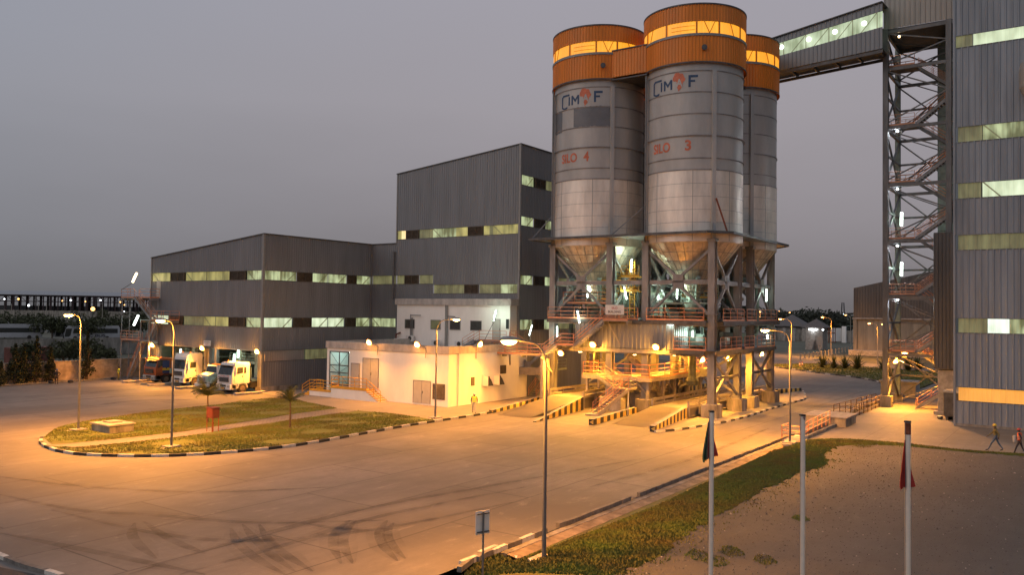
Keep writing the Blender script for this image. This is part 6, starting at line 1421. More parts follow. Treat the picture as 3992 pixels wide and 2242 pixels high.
# ================================================================== grass island things
hb=thing('hose_box','dark red metal box on four thin legs standing on the grass island','hose box',(37.2,52.4,.12))
x,y=37.2,52.4
MB().box(x-.3,x+.3,y-.36,y+.36,1.12,1.85).build('cabinet','red_box',hb,bevel=.03); MB().box(x-.34,x+.34,y-.4,y+.4,1.85,1.89).build('roof','red_box',hb)
MB().box(x-.315,x-.302,y-.30,y+.30,1.17,1.80).build('door','red_box',hb)
for sx in (-.26,.26):
    for sy in (-.32,.32): b=MB(); b.tube((x+sx,y+sy,.12),(x+sx,y+sy,1.15),.03,6); b.build('leg','rust',hb)
b=MB(); b.tube((x,y,.12),(x,y,.75),.07,10); b.ball((x,y,.75),.09,8); tag(b.build('hydrant','rust'),'small rusty hydrant standing under the red box','hydrant')
ps=thing('inspection_pit','pale concrete inspection pit with lid on the left of the grass island','inspection pit',(32.9,58,.12))
MB().box(32.0,33.8,56.9,59.3,.12,.62).build('wall','conc_dirty',ps); MB().box(31.9,33.9,56.8,59.4,.62,.74).build('lid','conc',ps,bevel=.02); MB().box(32.5,33.4,57.7,58.7,.74,.84).build('cover','conc',ps)
def palm(lab,loc,h,sp,seed,n=15):
    rn=random.Random(seed); c=Vector(loc); t_=thing('palm_tree',lab,'palm tree',c,'young palms on the grass island'); b=MB(); top=c+Vector((.05,.08,h)); b.tube(c,c+Vector((.03,.02,h*.5)),.09,8,.07); b.tube(c+Vector((.03,.02,h*.5)),top,.07,8,.05); b.build('trunk','bark',t_)
    for i in range(n):
        az=rn.uniform(0,6.28); el=rn.uniform(.5,1.35); Ln=sp*rn.uniform(.8,1.15); b=MB(); pts=[]; d=Vector((math.cos(az)*math.cos(el),math.sin(az)*math.cos(el),math.sin(el))); p=top.copy()
        for k in range(9): pts.append(p.copy()); p+=d*(Ln/8); d=(d+Vector((0,0,-.11-.02*k))).normalized()
        for p1,p2 in zip(pts,pts[1:]): b.tube(p1,p2,.014,4)
        for k in range(1,9):
            for sub in (0,.33,.66):
              if k==8 and sub: continue
              q=pts[k].lerp(pts[min(8,k+1)],sub)
              tn=(pts[min(8,k+1)]-pts[k-1]).normalized(); s=tn.cross(Vector((0,0,1))).normalized()
              for sg_ in (-1,1):
                ll=.55*math.sin(math.pi*(.15+.8*k/9))*sp/1.6; e=q+s*sg_*ll*.75+tn*ll*.5+Vector((0,0,-.35*ll+rn.uniform(-.05,.05))); b.add([q-tn*.02,q+tn*.025,e],[(0,1,2)])
        b.build('frond','palm',t_,recalc=False)
palm('young palm tree behind the red box on the grass island',(G(808,1655).x,G(808,1655).y,.12),2.05,1.7,3,22); palm('young palm tree on the right half of the grass island',(42.1,49.8,.12),1.9,1.3,8,18)
# ================================================================== foreground things
def flagpole(lab,u,vt,dist,r=.058):
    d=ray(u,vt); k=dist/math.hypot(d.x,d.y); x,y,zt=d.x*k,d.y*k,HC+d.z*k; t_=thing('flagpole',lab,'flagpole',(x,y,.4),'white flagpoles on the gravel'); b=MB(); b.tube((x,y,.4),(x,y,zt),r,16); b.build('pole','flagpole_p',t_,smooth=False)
    b=MB(); b.tube((x,y,zt),(x,y,zt+.04),r*1.15,14); b.tube((x,y,zt+.02),(x-.12,y+.05,zt+.03),.015,5); b.build('cap','black',t_); MB().box(x-.3,x+.3,y-.3,y+.3,.38,.5).build('base','conc',t_); b=MB(); b.tube((x-.09,y+.03,.9),(x-.09,y+.03,zt),.006,4); b.build('halyard','galv',t_); return x,y,zt
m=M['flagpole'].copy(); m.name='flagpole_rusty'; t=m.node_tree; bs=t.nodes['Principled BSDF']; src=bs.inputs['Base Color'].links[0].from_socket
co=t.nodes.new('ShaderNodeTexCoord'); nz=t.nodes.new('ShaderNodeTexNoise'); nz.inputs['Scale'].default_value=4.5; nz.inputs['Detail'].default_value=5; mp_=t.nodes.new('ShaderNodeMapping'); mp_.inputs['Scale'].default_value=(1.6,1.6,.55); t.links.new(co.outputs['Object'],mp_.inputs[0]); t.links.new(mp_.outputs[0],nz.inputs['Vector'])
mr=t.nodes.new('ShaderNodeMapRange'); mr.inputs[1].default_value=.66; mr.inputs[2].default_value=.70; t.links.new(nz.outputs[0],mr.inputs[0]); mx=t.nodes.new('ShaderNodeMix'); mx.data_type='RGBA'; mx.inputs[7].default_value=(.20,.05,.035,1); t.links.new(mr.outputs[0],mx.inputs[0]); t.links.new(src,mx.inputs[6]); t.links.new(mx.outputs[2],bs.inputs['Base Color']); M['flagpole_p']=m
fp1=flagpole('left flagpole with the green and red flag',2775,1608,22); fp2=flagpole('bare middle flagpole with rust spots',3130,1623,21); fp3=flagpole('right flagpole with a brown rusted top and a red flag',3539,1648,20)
x,y,zt=fp3; b=MB(); b.tube((x,y,zt-.26),(x,y,zt-.005),.0605,16); b.build('rust_band','rust',[q for q in bpy.data.objects if q.name.startswith('flagpole') and q.get('category')][-1])
def flag(lab,x,y,zt,h,wd,cols,seed,side=1):
    rn=random.Random(seed); t_=thing('flag',lab,'flag',(x,y,zt)); n=14; mcols=cols
    lx=Vector((-.574,.819,0))  # screen-left direction
    for ci,(cm,f0,f1) in enumerate(mcols):
        b=MB(); vs=[]; m_=6
        for j in range(n+1):
            t=j/n; z=zt-.12-h*t
            for k in range(m_+1):
                s=f0+(f1-f0)*k/m_; ww=wd*(.10+.9*t**.8)*(1 if t<.9 else 1-(t-.9)*2.5); w_=s*ww; fold=.05*math.sin(s*16+seed)*(.3+t)
                p=Vector((x,y,z-.10*abs(s)))+lx*(.06+w_)*1.0+Vector((-.8,-.57,0))*fold; vs.append(p)
        b.add(vs,[(j*(m_+1)+k,j*(m_+1)+k+1,(j+1)*(m_+1)+k+1,(j+1)*(m_+1)+k) for j in range(n) for k in range(m_)]); b.build('cloth',cm,t_,smooth=True,recalc=False)
flag('limp green, pale and red flag hanging on the left flagpole',fp1[0],fp1[1],fp1[2],1.05,.15,[('flag_r',.0,.35),('flag_w',.35,.7),('flag_g',.7,1.25)],3)
flag('limp red flag hanging on the right flagpole',fp3[0],fp3[1],fp3[2]-.25,1.0,.14,[('flag_r',.0,1.0)],5)
# tail of each flag on the other side of its pole
for (x,y,zt),z0,z1,nm in ((fp1,.62,1.12,'red tail'),(fp3,.95,1.38,'red tail')):
    b=MB(); lx=Vector((.574,-.819,0)); P=Vector((x,y,zt)); b.add([P+lx*.05+Vector((0,0,-z0)),P+lx*.17+Vector((0,0,-z1)),P+lx*.05+Vector((0,0,-z1-.02))],[(0,1,2)]); o=b.build('cloth','flag_r',None,recalc=False)
    fo=[q for q in bpy.data.objects if q.name.startswith('flag') and q.get('category')=='flag'][0 if zt==fp1[2] else 1]; o.parent=fo; o.location=-fo.location
sp=thing('road_sign','white rectangular road sign seen from behind at the bottom of the picture','road sign',(22.0,17.0,0))
dd=ray(1885,2000); k=28/math.hypot(dd.x,dd.y); sx,sy=dd.x*k,dd.y*k; sp.location=(sx,sy,0); ORI[sp.name]=Vector((sx,sy,0))
b=MB(); b.tube((sx,sy,0),(sx,sy,2.45),.035,10); b.build('post','galv',sp)
a=Vector((.93,-.36,0)); n_=Vector((-.36,-.93,0)); q=Vector((sx,sy,0))+Vector((.36*.2,.93*.2,0))*.3
b=MB(); b.beam(q-a*.27+Vector((0,0,2.08)),q+a*.27+Vector((0,0,2.08)),.02,.78); b.build('plate','sign_white',sp,bevel=.004)
for z in (1.78,2.38): MB().beam(Vector((sx,sy,z))-a*.24,Vector((sx,sy,z))+a*.24,.03,.04).build('bracket','steel_dark',sp)
# concrete pit box, footbridge and rails on the right
bx=thing('concrete_pit','raised concrete pit box with slab lid beside the drain','concrete pit',(73,17.6,0))
MB().box(71.0,74.6,16.5,19.8,0,.74).build('wall','conc_dirty',bx); MB().box(70.9,74.75,16.4,19.95,.74,.86).build('lid','conc',bx,bevel=.02)
fbx=thing('drain_footbridge','small orange-railed footbridge over the drain','footbridge',(62,18,0))
MB().box(60.7,62.6,17.1,18.55,.0,.1).build('deck','conc',fbx)
b=MB(); rail(b,[(60.7,18.5,.1),(60.7,17.2,.1)],1.05,1.2,.03,toe=False); rail(b,[(60.7,18.5,.1),(62.4,18.5,.1)],1.05,1.2,.03,toe=False); b.build('railing','rail',fbx)
dr=thing('drain_railing','long orange railing along the drain from the footbridge to the pit box','railing',(66,17.2,0))
b=MB(); rail(b,[(61.8,17.4,.05),(63.2,17.3,.3),(70.9,17.7,.3)],1.05,1.5,.03,toe=False); b.build('railing','rail',dr); MB().box(62.6,71,17.9,18.1,0,.4).box(62.6,71,17.2,17.4,0,.3).build('drain_wall','conc_dirty',dr)
dr=thing('drain_railing','rusty weathered railing along the drain between pit box and stair tower','railing',(84,18.4,0))
b=MB(); rail(b,[(77,18.9,.1),(91,18.2,.1)],1.1,1.7,.035,toe=False); rail(b,[(77,17.5,.1),(88.5,17.4,.1)],1.1,1.7,.035,toe=False); b.build('railing','rust_brown',dr); MB().box(77,91,17.6,17.8,0,.3).build('drain_wall','conc_dirty',dr)
b=MB(); b.box(101.5,104.2,16.2,19.8,0,1.7); b.box(101.3,104.4,16,20,1.7,1.85); tag(b.build('concrete_tank','conc'),'orange-lit concrete tank behind the foot of the stair tower','concrete tank')
b=MB(); b.box(121,123.5,42,44,0,1.3); tag(b.build('concrete_block','conc'),'lone concrete block at the road kerb behind the silo legs','concrete block')
# grasses beside the far road
def shrub(lab,p,h,seed,m_='palm'):
    rn=random.Random(seed); b=MB(); p=Vector(p)
    for i in range(70):
        az=rn.uniform(0,6.28); el=rn.uniform(.5,1.5); q=p.copy(); d=Vector((math.cos(az)*math.cos(el),math.sin(az)*math.cos(el),math.sin(el))); L_=h*rn.uniform(.6,1.15); s=Vector((-math.sin(az),math.cos(az),0))*.05*h; pts=[]
        for k in range(5): pts.append(q.copy()); q+=d*L_/4; d=(d+Vector((0,0,-.28))).normalized()
        for k in range(4):
            w0_=1-k/4.5; w1_=1-(k+1)/4.5; b.add([pts[k]-s*w0_,pts[k]+s*w0_,pts[k+1]+s*w1_,pts[k+1]-s*w1_],[(0,1,2,3)])
    return tag(b.build('shrub',m_,recalc=False),lab,'shrub','spiky shrubs along the far road')
for i,(u,v,h) in enumerate(((3207,1436,1.9),(3251,1438,1.7),(3295,1440,1.8),(3342,1442,2.1),(3443,1445,1.8),(3540,1448,2.0),(3578,1450,2.0))):
    p=G(u,v); shrub('spiky green shrub by the far road, '+('first','second','third','fourth','fifth','sixth','seventh')[i]+' from the left',(p.x,p.y,.05),h*1.5,i)
# ================================================================== background right
wh=thing('warehouse','brown-grey warehouse with board-marked concrete base behind the stair tower','warehouse',(204,45.7,0))
eav=lambda y: 15.5+(45.7-y)*.222 if y>22 else 20.8
b=MB(); corr(b,'x',204,15,45.7,8.6,0,.6,.08,zf1=eav); corr(b,'y',45.7,204,260,8.6,15.5,.6,.08,1); b.build('wall','clad_dark',wh)
b=MB(); b.box(204,205,-10,45.7,0,8.5)
for y in (45.3,37.6,30,22): b.box(203.6,204,y-.4,y+.4,0,8.5)
b.build('concrete_base','corr_conc',wh); MB().box(203.4,204,15,45.8,8.3,8.6).build('ledge','conc',wh)
MB().box(200.5,204,20,46,0,1.2).build('plinth','conc',wh)
def hut(lab,u,v,wd,hh,lit_,sc_=1):
    p=G(u,v); t_=thing('guard_hut',lab,'guard hut',(p.x,p.y,0)); x,y=p.x,p.y; w_=wd/2
    z0=2.6 if lit_ else 0
    MB().box(x-w_,x+w_,y-w_,y+w_,0,z0+hh).build('wall','conc',t_); b=MB(); e=w_*1.45; zt=z0+hh; b.add([(x-e,y-e,zt),(x+e,y-e,zt),(x+e,y+e,zt),(x-e,y+e,zt),(x,y,zt+w_*1.05)],[(0,1,4),(1,2,4),(2,3,4),(3,0,4),(3,2,1,0)]); b.build('roof','roof_tile',t_)
    if lit_:
        MB().box(x-w_-.05,x-w_-.01,y-.2,y+.9,z0,z0+2.2).build('door','door',t_); MB().box(x-w_-.1,x-w_-.05,y-.9,y+1.3,z0+2.5,z0+2.8).build('tube','lens_wh2',t_); MB().box(x-w_-.1,x-w_-.05,y-w_-.3,y-w_+.1,z0+2.5,z0+2.8).build('tube','lens_wh2',t_); bulb(t_,(x-w_-.8,y+.2,z0+2.5),70,(.9,.95,1),.3)
        b=MB()
        for i in range(10): b.box(x-w_-3.2+i*.3,x-w_-.05,y-.3,y+1.4,i*.26,(i+1)*.26)
        b.build('steps','conc',t_)
    else: b=MB(); b.box(x-w_-.06,x-w_,y-.5,y+.3,0,2.1); b.build('door','black',t_)
hut('raised guard hut with stairs and a bright white lamp beside the gate',3182,1362,4.4,3.2,True); hut('low guard hut with pyramid roof behind the road, left of the lit one',3088,1326,8.0,5.0,False)
bw=thing('perimeter_wall','long low stone perimeter wall in front of the far trees','wall',(260,80,0)); a=G(3020,1328); c_=G(3330,1335); b=MB(); b.beam((a.x,a.y,1.8),(c_.x,c_.y,1.8),.4,4.2); b.build('wall','conc_dirty',bw); b=MB()
for i in range(9): q=Vector(a).lerp(Vector(c_),i/8); b.box(q.x-.5,q.x+.5,q.y-.5,q.y+.5,0,4.4)
b.build('pier','conc',bw)
gt_=thing('gate','pale gate panel lit orange to the right of the guard hut','gate',G(3270,1335)); p=G(3248,1335); q=G(3288,1335); b=MB(); b.beam((p.x-3,p.y,2.6),(q.x-3,q.y,2.6),.2,4.4); b.build('panel','white',gt_); b=MB(); b.beam((q.x-3.2,q.y-.3,2.6),(q.x-3.2,q.y-1.6,2.6),.9,5.6); b.build('pillar','white',gt_)
sc_=thing('scaffold','dark timber scaffold platform between guard hut and gate','scaffold',G(3225,1340)); b=MB(); p=G(3210,1338); q=G(3268,1336)
for i in range(8): r_=Vector(p).lerp(Vector(q),i/7); b.box(r_.x-4.1,r_.x-3.9,r_.y-.1,r_.y+.1,0,5)
b.beam((p.x-4,p.y,3.2),(q.x-4,q.y,3.2),.2,.3); b.beam((p.x-4,p.y,5),(q.x-4,q.y,5),.15,.2); b.build('frame','rust',sc_)
b=MB(); p=G(3196,1396); b.tube((p.x,p.y,0),(p.x,p.y,1.8),.04,6); b.build
rs=thing('road_sign','tall pale oval road sign seen from behind near the far verge','road sign',G(3196,1398)); c_=G(3196,1398); b=MB(); b.tube((c_.x,c_.y,0),(c_.x,c_.y,4.0),.05,6); b.build('post','galv',rs); b=MB(); b.add([(c_.x-.08,c_.y+.62*math.sin(2*math.pi*i/16),3.6+1.05*math.cos(2*math.pi*i/16)) for i in range(16)],[tuple(range(16))]); b.add([(c_.x-.08,c_.y-.45,2.7),(c_.x-.08,c_.y+.45,2.7),(c_.x-.08,c_.y,1.2)],[(0,1,2)]); b.build('plate','clad_beige',rs,recalc=False)
fn=thing('post_fence','low post fence along the road to the warehouse','fence',G(3200,1385)); b=MB(); a=G(3120,1403); c_=G(3330,1368)
for i in range(16): q=Vector(a).lerp(Vector(c_),i/15); b.box(q.x-.12,q.x+.12,q.y-.12,q.y+.12,0,1.2)
b.beam((a.x,a.y,.9),(c_.x,c_.y,.9),.06,.1); b.build('posts','cream_post',fn)
for i,(u,v,l) in enumerate(((3118,1428,'red and white traffic cone at the far kerb, left one'),(3128,1427,'red and white traffic cone at the far kerb, right one'))):
    p=G(u,v); t_=thing('traffic_cone',l,'traffic cone',p); b=MB(); b.lathe(p.x,p.y,[(.2,.04),(.13,.3),(.05,.75),(.01,.76)],10); b.box(p.x-.25,p.x+.25,p.y-.25,p.y+.25,0,.04); b.build('cone','truck_orange',t_); b=MB(); b.lathe(p.x,p.y,[(.15,.28),(.10,.48)],10); b.build('stripe','wht',t_)
# ------------------------------------------------------------------ trees
def tree(lab,p,h,r,seed,m_='leaf_far',grp='trees along the far skyline',n=420,conic=False,ls=None,name='tree',cat='tree'):
    rn=random.Random(seed); p=Vector(p); t_=thing(name,lab,cat,p,grp); b=MB(); b.tube(p,p+Vector((0,0,h*.45)),h*.03,7,h*.018)
    for k in range(5): a=rn.uniform(0,6.28); b.tube(p+Vector((0,0,h*.3)),p+Vector((math.cos(a)*r*.5,math.sin(a)*r*.5,h*.65)),h*.014,5,h*.006)
    b.build('trunk','bark',t_); b=MB(); ls=ls or r*.11
    cl=[]
    NC=34 if conic else 16
    for k in range(NC):
        a=rn.uniform(0,6.28); t=(k+rn.random())/NC
        if conic: z=.10+.88*t; rr=r*(1-t)**.85*rn.uniform(.15,.75); cl.append((Vector((math.cos(a)*rr,math.sin(a)*rr,h*z)),r*.42*(1.12-t)))
        else: z=.38+.5*rn.random(); rr=r*rn.uniform(.15,.72); cl.append((Vector((math.cos(a)*rr,math.sin(a)*rr,h*z)),r*rn.uniform(.26,.42)))
    for i in range(n):
        c_,cr_=cl[i%NC]; u=Vector((rn.gauss(0,1),rn.gauss(0,1),rn.gauss(0,1))).normalized()*cr_*rn.uniform(.55,1.05); q=p+c_+Vector((u.x,u.y,u.z*(.8 if not conic else 1.3)))
        if q.z<p.z+.2: q.z=p.z+.3
        a=Vector((rn.gauss(0,1),rn.gauss(0,1),rn.gauss(0,1))).normalized()*ls*rn.uniform(.6,1.4); c2_=a.cross(Vector((rn.gauss(0,1),rn.gauss(0,1),rn.gauss(0,1)))).normalized()*ls*rn.uniform(.5,1); b.add([q-a,q-c2_*.6,q+a,q+c2_*.6],[(0,1,2,3)])
    b.build('crown',m_,t_,recalc=False); return t_
desc=('round-topped dark tree','broad low tree','tall dome-shaped tree','flat-topped tree','small dark tree')
far_t=((3040,1222,330,14),(3062,1220,340,13),(3085,1232,350,10),(3128,1226,345,11),(3150,1222,350,13),(3168,1222,355,14),(3190,1228,345,13),(3213,1240,350,9),(3250,1236,380,11),(3280,1234,390,11),(3310,1236,380,11),(3105,1240,350,8),(2990,1230,360,11),(3015,1228,360,12))
wher=('just right of the last silo leg','above the low guard hut','left of the distant white lamp','right of the distant white lamp','left side of the big skyline clump','at the crest of the big skyline clump','right side of the big skyline clump','behind the lit guard hut roof','left of the lattice mast','right of the lattice mast','touching the warehouse edge','in the dip between the skyline clumps','seen between the last silo legs','seen beside the last silo leg')
for i,(u,vt,dist,rr) in enumerate(far_t):
    d=ray(u,vt); k=dist/math.hypot(d.x,d.y); h_=HC+d.z*k+.5; tree('dark tree '+wher[i],(d.x*k,d.y*k,0),h_,max(8,rr*.85),i+20,n=900,ls=.75)
# parked cars beyond the wall: low row of coloured vans
def far_car(lab,u,v,m_,Lc=4.4,h=1.5):
    p=G(u,v); t_=thing('parked_car',lab,'car',p,'cars parked beyond the perimeter wall'); x,y=p.x,p.y
    b=MB(); prof_=[(-Lc/2,.35),(-Lc/2,.85),(-Lc/2+.8,.95),(-Lc/2+1.4,h),(Lc/2-1.1,h),(Lc/2-.3,.95),(Lc/2,.85),(Lc/2,.35)]
    vs=[(x-.9,y+a,z) for a,z in prof_]+[(x+.9,y+a,z) for a,z in prof_]; n=8; b.add(vs,[tuple(range(n)),tuple(range(n,2*n))[::-1]]+[(i,(i+1)%n,n+(i+1)%n,n+i) for i in range(n)]); b.build('body',m_,t_)
    b=MB()
    for a in (-Lc/2+.9,Lc/2-.9): b.tube((x-.95,y+a,.33),(x+.95,y+a,.33),.33,12)
    b.build('wheel','tyre',t_); MB().box(x-.92,x+.92,y-Lc/2+1.5,y+Lc/2-1.2,1.0,h-.12).build('window','glass',t_)
for i,(u,v,m_,l) in enumerate(((3120,1318,'red_box','dark red car beyond the wall between the two guard huts'),(3142,1316,'truck_blue','dark blue car just left of the lit guard hut'),(3232,1314,'truck_white','white car behind the scaffold'),(3300,1314,'truck_mint','pale car near the warehouse edge'))): far_car(l,u,v,m_,9,4.6)
# lattice mast, far lights
p=ray(3286,1180); k=900/math.hypot(p.x,p.y); x,y=p.x*k,p.y*k; mt=thing('lattice_mast','slim lattice radio mast on the far skyline left of the warehouse','mast',(x,y,0)); b=MB(); zt=HC+p.z*k
for sx,sy in ((-1,-1),(1,-1),(1,1),(-1,1)): b.tube((x+2*sx,y+2*sy,0),(x+.9*sx,y+.9*sy,zt),.28,4)
for i in range(10): z=zt*i/10; w_=2-1.1*i/10; b.beam((x-w_,y-w_,z),(x+w_,y-w_,z+zt/10),.25,.25); b.beam((x+w_,y-w_,z),(x+w_,y+w_,z+zt/10),.25,.25)
b.build('lattice','steel_dark',mt)
def far_light(u,v,dist,r,m_,lab,grp):
    d=ray(u,v); k=dist/math.hypot(d.x,d.y); c_=Vector((d.x*k,d.y*k,HC+d.z*k)); t_=thing('distant_lamp',lab,'lamp',c_,grp); b=MB(); b.ball(c_,r,10); b.build('bulb',m_,t_); b=MB(); b.tube((c_.x,c_.y,0),(c_.x,c_.y,c_.z-r),r*.25,5); b.build('pole','steel_dark',t_)
ORD=('first','second','third','fourth','fifth','sixth','seventh','eighth','ninth')
M['dot_na']=emat('distant_orange_lamp',(1,.45,.12),5); M['dot_wh']=emat('distant_white_lamp',(.9,.95,1),6)
cn_={'n':0,'w':0}
for (u,v,c_,r) in sorted(((3027,1221,'n',.7),(3037,1215,'n',.5),(3104,1231,'w',1.0),(3204,1227,'n',.5),(3241,1224,'w',.5),(3275,1239,'w',1.0),(3290,1224,'w',.6),(2961,1218,'n',1.0),(2965,1233,'n',1.1),(2947,1217,'w',.6),(3190,1222,'n',.4),(3270,1224,'w',.4),(3298,1224,'n',.4))):
    cn_[c_]+=1
    far_light(u,v,420,r*.6,'dot_na' if c_=='n' else 'dot_wh','tiny distant '+('orange' if c_=='n' else 'white')+' lamp, '+ORD[cn_[c_]-1]+' from the left on the right-hand skyline','distant '+('orange' if c_=='n' else 'white')+' lamps on the right skyline')
# ================================================================== background left
sh=thing('shed_skeleton','very long unfinished rusty steel shed frame on the left horizon','shed frame',(500,620,0))
A=G(-160,1229); B=G(640,1236); dd_=Vector((B.x-A.x,B.y-A.y,0)); Ls=dd_.length; dd_.normalize(); nn=Vector((-dd_.y,dd_.x,0))
rn=random.Random(5); b=MB(); H1=16.3
s=0; i=0
while s<Ls:
    for o in (0,28,60):
        q=A+dd_*(s+o*.35)+nn*o; wv=1.3 if rn.random()<.35 else .7; b.beam((q.x,q.y,0),(q.x,q.y,H1+.1*o/28),wv,wv)
    s+=5.2; i+=1
o=b.build('columns','shed_rust',sh); o['kind']='stuff'
b=MB()
for o in (0,60):
    for z,t_h in ((H1,.9),(11.5,.5)): p=A+nn*o; q=B+nn*o; b.beam((p.x,p.y,z),(q.x,q.y,z),.5,t_h)
for i in range(int(Ls/9)): q=A+dd_*(9*i); q2=q+dd_*4.5; q3=q+dd_*9; b.beam((q.x,q.y,11.5),(q2.x,q2.y,H1),.35,.35); b.beam((q2.x,q2.y,H1),(q3.x,q3.y,11.5),.35,.35)
b.build('trusses','shed_rust',sh)
b=MB(); p=A+nn*70; q=B+nn*70; b.add([(A.x-nn.x*2,A.y-nn.y*2,H1+.6),(B.x,B.y,H1+.6),(q.x,q.y,H1+4.5),(p.x,p.y,H1+4.5)],[(0,1,2,3)]); b.build('roof','clad',sh,recalc=False)
b=MB(); p=A+nn*75; q=B+nn*75; b.beam((p.x,p.y,4),(q.x,q.y,4),.5,8); b.build('back_panels','patch',sh)
fw=thing('perimeter_wall','low pale concrete wall in front of the rusty shed frame','wall',(300,400,0)); a=G(-50,1252); c_=G(600,1262); b=MB(); b.beam((a.x,a.y,3),(c_.x,c_.y,3),.6,6); b.build('wall','conc_dirty',fw)
fw=thing('perimeter_wall','second grey boundary wall behind the parked buses','wall',(200,300,0)); a=G(180,1275); c_=G(560,1279); b=MB(); b.beam((a.x,a.y,2.2),(c_.x,c_.y,2.2),.4,3.6); b.build('wall','clad_beige',fw); b=MB()
for i in range(12): q=Vector(a).lerp(Vector(c_),i/11); b.box(q.x-.3,q.x+.3,q.y-.3,q.y+.3,0,4.6)
b.build('post','conc',fw)
cn_={'n':0,'w':0}
for (u,v,c_,r) in sorted(((17,1166,'w',.8),(72,1166,'n',1.0),(112,1191,'w',1.2),(158,1219,'n',1.0),(243,1173,'n',.7),(276,1171,'w',1.0),(333,1176,'n',.7),(392,1171,'w',.9),(469,1178,'n',.8),(485,1189,'n',.6),(484,1215,'w',.7))):
    cn_[c_]+=1
    far_light(u,v,560,r*.5,'dot_na' if c_=='n' else 'dot_wh','small distant '+('orange' if c_=='n' else 'white')+' lamp, '+ORD[cn_[c_]-1]+' from the left in the rusty shed frame','distant '+('orange' if c_=='n' else 'white')+' lamps in the shed frame')
far_light(362,1205,420,.9,'dot_na','large glowing orange lamp in front of the rusty shed frame','big far lamp')
# buses
def bus(lab,u0,v0,u1,v1,h=3.5,m_='bus',txt=None):
    a=G(u0,v0); c_=G(u1,v1); a.z=c_.z=0; d=(c_-a); Ln=d.length; d.normalize(); n_=Vector((-d.y,d.x,0)); t_=thing('parked_bus',lab,'bus',a,'white buses parked behind the wall'); 
    if n_.dot(a)<0: n_=-n_
    P=lambda s,w_,z: a+d*s+n_*w_+Vector((0,0,z))
    prof_=[(.1,.5),(.0,1.4),(.35,2.9),(.9,h),(Ln-.3,h),(Ln,h-.5),(Ln,.5)]
    b=MB(); n=len(prof_); b.add([P(s,0,z) for s,z in prof_]+[P(s,2.5,z) for s,z in prof_],[tuple(range(n)),tuple(range(n,2*n))[::-1]]+[(i,(i+1)%n,n+(i+1)%n,n+i) for i in range(n)]); b.build('body',m_,t_)
    b=MB(); b.add([P(s,-.03,z) for s,z in ((2.0,1.75),(2.3,2.95),(Ln-.5,2.95),(Ln-.5,1.75))],[(0,1,2,3)]); b.build('window_strip','glass',t_,recalc=False)
    b=MB(); b.add([P(s,-.03,z) for s,z in ((.15,1.2),(.45,2.95),(1.8,2.95),(1.5,1.2),(1.1,.8),(.2,.8))],[(0,1,2,3,4,5)]); b.add([P(-.02,.2,1.3),P(.33,.25,2.9),P(.33,2.25,2.9),P(-.02,2.3,1.3)],[(0,1,2,3)]); b.build('windscreen','glass',t_,recalc=False)
    for s in (2.6,Ln-3): b=MB(); b.tube(P(s,-.02,.5),P(s,.3,.5),.5,14); b.build('wheel','tyre',t_)
    if txt: 
        vs,fs=text_mesh(txt,1,.02); vs=fit(vs,Ln*.42,.75); b=MB(); b.add([P(Ln*.32+v.x,-.04,.75+v.y) for v in vs],fs); b.build('lettering','ink',t_,recalc=False)
bus('long white coach with dark windows nearest the wall',249,1326,466,1325,3.7,txt='STC COACHES' if False else 'STC BUS')
bus('white coach parked behind the nearest coach, only its nose showing',214,1322,440,1318,3.8); bus('white coach at the far left with a damaged front',-120,1324,165,1322,3.9); bus('low white bus roof behind the far left coach',-60,1300,240,1299,3.6)
# hedge and trees, left
lt=((20,1232,260,9),(60,1226,265,9),(110,1228,262,8),(150,1234,255,9),(205,1240,250,6),(270,1244,250,8),(340,1246,245,8),(380,1240,250,8),(450,1238,250,8),(500,1228,255,9),(550,1222,255,9),(300,1215,420,9),(400,1212,430,9),(585,1216,300,10))
wl=('at the left picture edge above the buses','second from the left above the buses','above the far-left coach roof','left of the slim lamp mast','small one right of the slim lamp mast','behind the island lamp head','right of the island lamp head','above the long coach','above the tail of the long coach','left of the glowing white tube','behind the glowing white tube','before the pale wall, left','before the pale wall, right','beside the packing hall corner')
for i,(u,vt,dist,rr) in enumerate(lt):
    d=ray(u,vt); k=dist/math.hypot(d.x,d.y); tree('bushy dark green tree '+wl[i],(d.x*k,d.y*k,0),max(3.5,HC+d.z*k+.3),rr*.62,60+i,'leaf','trees beyond the buses',700,ls=.42)
for i,(u,vt,dist,rr) in enumerate(((5,1418,101,1.3),(62,1345,112,2.1),(95,1350,104,1.5),(145,1312,108,1.9),(200,1358,103,1.5))):
    d=ray(u,vt); k=(100.6 if i else 99.8)/d.y; z0_=0
    tree('tall pointed dark tree by the boundary wall, '+('cut by the left picture edge','second from the left','narrow one between two taller','tallest of the row','right end of the row, by the person')[i],(d.x*k,d.y*k,0),HC+d.z*k+.2,rr*.56,90+i,'conifer','pointed trees along the boundary wall',1500,True,ls=.16)
tree('pointed dark tree beside the leaning board near the boundary wall',(53.4,100.4,0),5.9,1.0,99,'conifer','pointed trees along the boundary wall',1300,True,ls=.16)
for i,(u,vt,dist,rr) in enumerate(((250,1330,135,2.6),(290,1322,140,3.0),(335,1322,142,3.0),(372,1328,138,2.6),(425,1350,132,1.8),(110,1330,136,2.6))):
    d=ray(u,vt); k=dist/math.hypot(d.x,d.y); tree('rounded bush behind the wall, '+('left of the island lamp pole','just right of the island lamp pole','middle of the clump','right end of the clump','small one near the leaning board','behind the pointed trees')[i],(d.x*k,d.y*k,0),max(2.5,HC+d.z*k),rr,120+i,'leaf','bushes behind the boundary wall',900,ls=.24,name='bush',cat='bush')
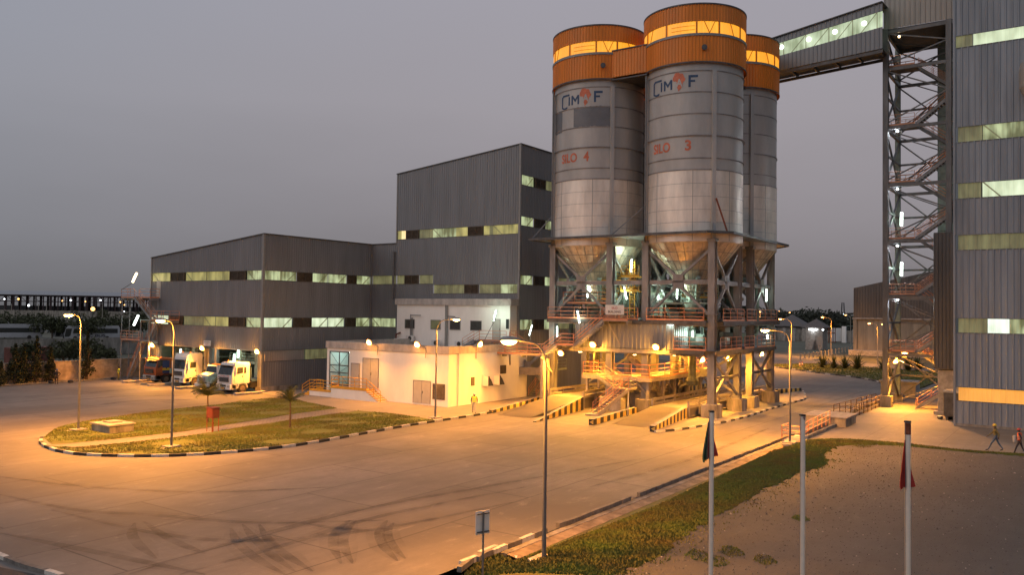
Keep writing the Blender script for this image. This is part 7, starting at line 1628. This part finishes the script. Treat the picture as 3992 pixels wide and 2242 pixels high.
# boundary wall
bd=thing('boundary_wall','long orange-lit plastered boundary wall along the left of the yard','wall',(50,101,0)); b=MB(); b.box(10,80,101.3,101.5,0,2.35); b.build('wall','boundary',bd); b=MB(); b.box(10,80,101.2,101.3,1.15,1.35); b.box(10,80,101.18,101.55,2.35,2.45); b.build('ledge','boundary',bd)
b=MB()
for x in [12+4.6*i for i in range(15)]: b.box(x-.2,x+.2,101.1,101.3,0,2.35)
b.build('pier','boundary',bd)
setting(MB().box(5,63,100.2,101.1,0,.12).build('pavement','conc_dirty'))
bw2=thing('boundary_wall','dark grey wall farther back behind the boundary wall and bushes','wall',(100,130,0)); b=MB(); b.box(20,130,150,150.3,0,3.2); b.build('wall','conc_dirty',bw2)
for i,(x,y,l) in enumerate(((86,128,'dark red shipping container behind the boundary wall, near the fire stair'),(100,130,'dark red container farther right behind the boundary wall'),(58,130,'dark red container half hidden by bushes'),(30,128,'dark red container behind the pointed trees at left'))):
    t_=thing('shipping_container',l,'container',(x,y,0),'containers behind the boundary wall'); b=MB(); corr(b,'y',y,x,x+6,0.1,2.7,.3,.05); corr(b,'x',x,y,y+2.4,.1,2.7,.3,.05); b.box(x,x+6,y,y+2.4,2.7,2.75); b.build('body','container',t_)
bd=thing('leaning_board','tall pale board leaning on the pavement by the boundary wall','board',(51,100,0)); a=onX(397,1398,51.0); p0=G(384,1474); b=MB(); b.beam((p0.x,p0.y,0),(p0.x+.3,p0.y-.3,2.6),.08,.08); b.build('post','galv',bd); b=MB(); b.beam((p0.x+.1,p0.y-.3,2.1),(p0.x+.7,p0.y-.3,2.1),.04,.9); b.build('plate','galv',bd)
bn=thing('bench','small orange-lit slatted bench beside the leaning board','bench',G(405,1470)); p=G(405,1470); b=MB()
for k in range(3): b.box(p.x-.8,p.x+.8,p.y-.25+k*.18,p.y-.12+k*.18,.45,.5)
b.build('seat','rail_yellow',bn); b=MB()
for k in range(2): b.box(p.x-.8,p.x+.8,p.y+.28,p.y+.32,.65+k*.2,.78+k*.2)
b.build('backrest','rail_yellow',bn)
for sx in (-.7,.7): MB().box(p.x+sx-.04,p.x+sx+.04,p.y-.25,p.y+.32,0,.45).build('leg','steel_dark',bn)
for i,(u,l) in enumerate(((45,'slim unlit lamp mast at the far left before the shed frame'),(150,'slim unlit lamp mast right of the far-left trees'),(182,'slim unlit mast behind the coach roofs'),(400,'slim unlit lamp mast right of the big glowing lamp'),(510,'slim unlit lamp mast left of the fire stair'))):
    d=ray(u,1185); k=300/math.hypot(d.x,d.y); x,y=d.x*k,d.y*k; t_=thing('lamp_mast',l,'mast',(x,y,0),'unlit masts on the left'); b=MB(); b.tube((x,y,0),(x,y,HC+d.z*k),.16,6,.09); b.build('pole','cream_post',t_); b=MB(); b.tube((x,y,HC+d.z*k),(x-1,y+.6,HC+d.z*k+.2),.07,5); b.build('arm','cream_post',t_)
# small dark bags and kerb lumps near the left people
for i,(u,v,l) in enumerate(((273,1493,'dark bundle lying at the kerb right of the standing person'),(440,1481,'dark bundle beside the person in the yellow vest'),(199,1496,'dark bag at the feet of the person in the blue hat'))):
    p=G(u,v); b=MB(); b.ball((p.x,p.y,.15),.3,8,.6); b.ball((p.x+.25,p.y+.05,.12),.2,8,.6); tag(b.build('bundle','cl_dark',smooth=True),l,'bundle')
# truck driver glow and litter on the bank
for i,(u,v,l) in enumerate(((2012,2180,'scrap of white paper on the grass beside the drain corner'),(2067,2190,'crumpled white litter on the grass by the nearest lamp'))):
    p=G(u,v,.2); b=MB(); b.add([(p.x-.05,p.y-.04,.22),(p.x+.06,p.y-.02,.30),(p.x+.04,p.y+.06,.26),(p.x-.04,p.y+.05,.32)],[(0,1,2,3)]); tag(b.build('litter','sign_white',recalc=False),l,'litter')
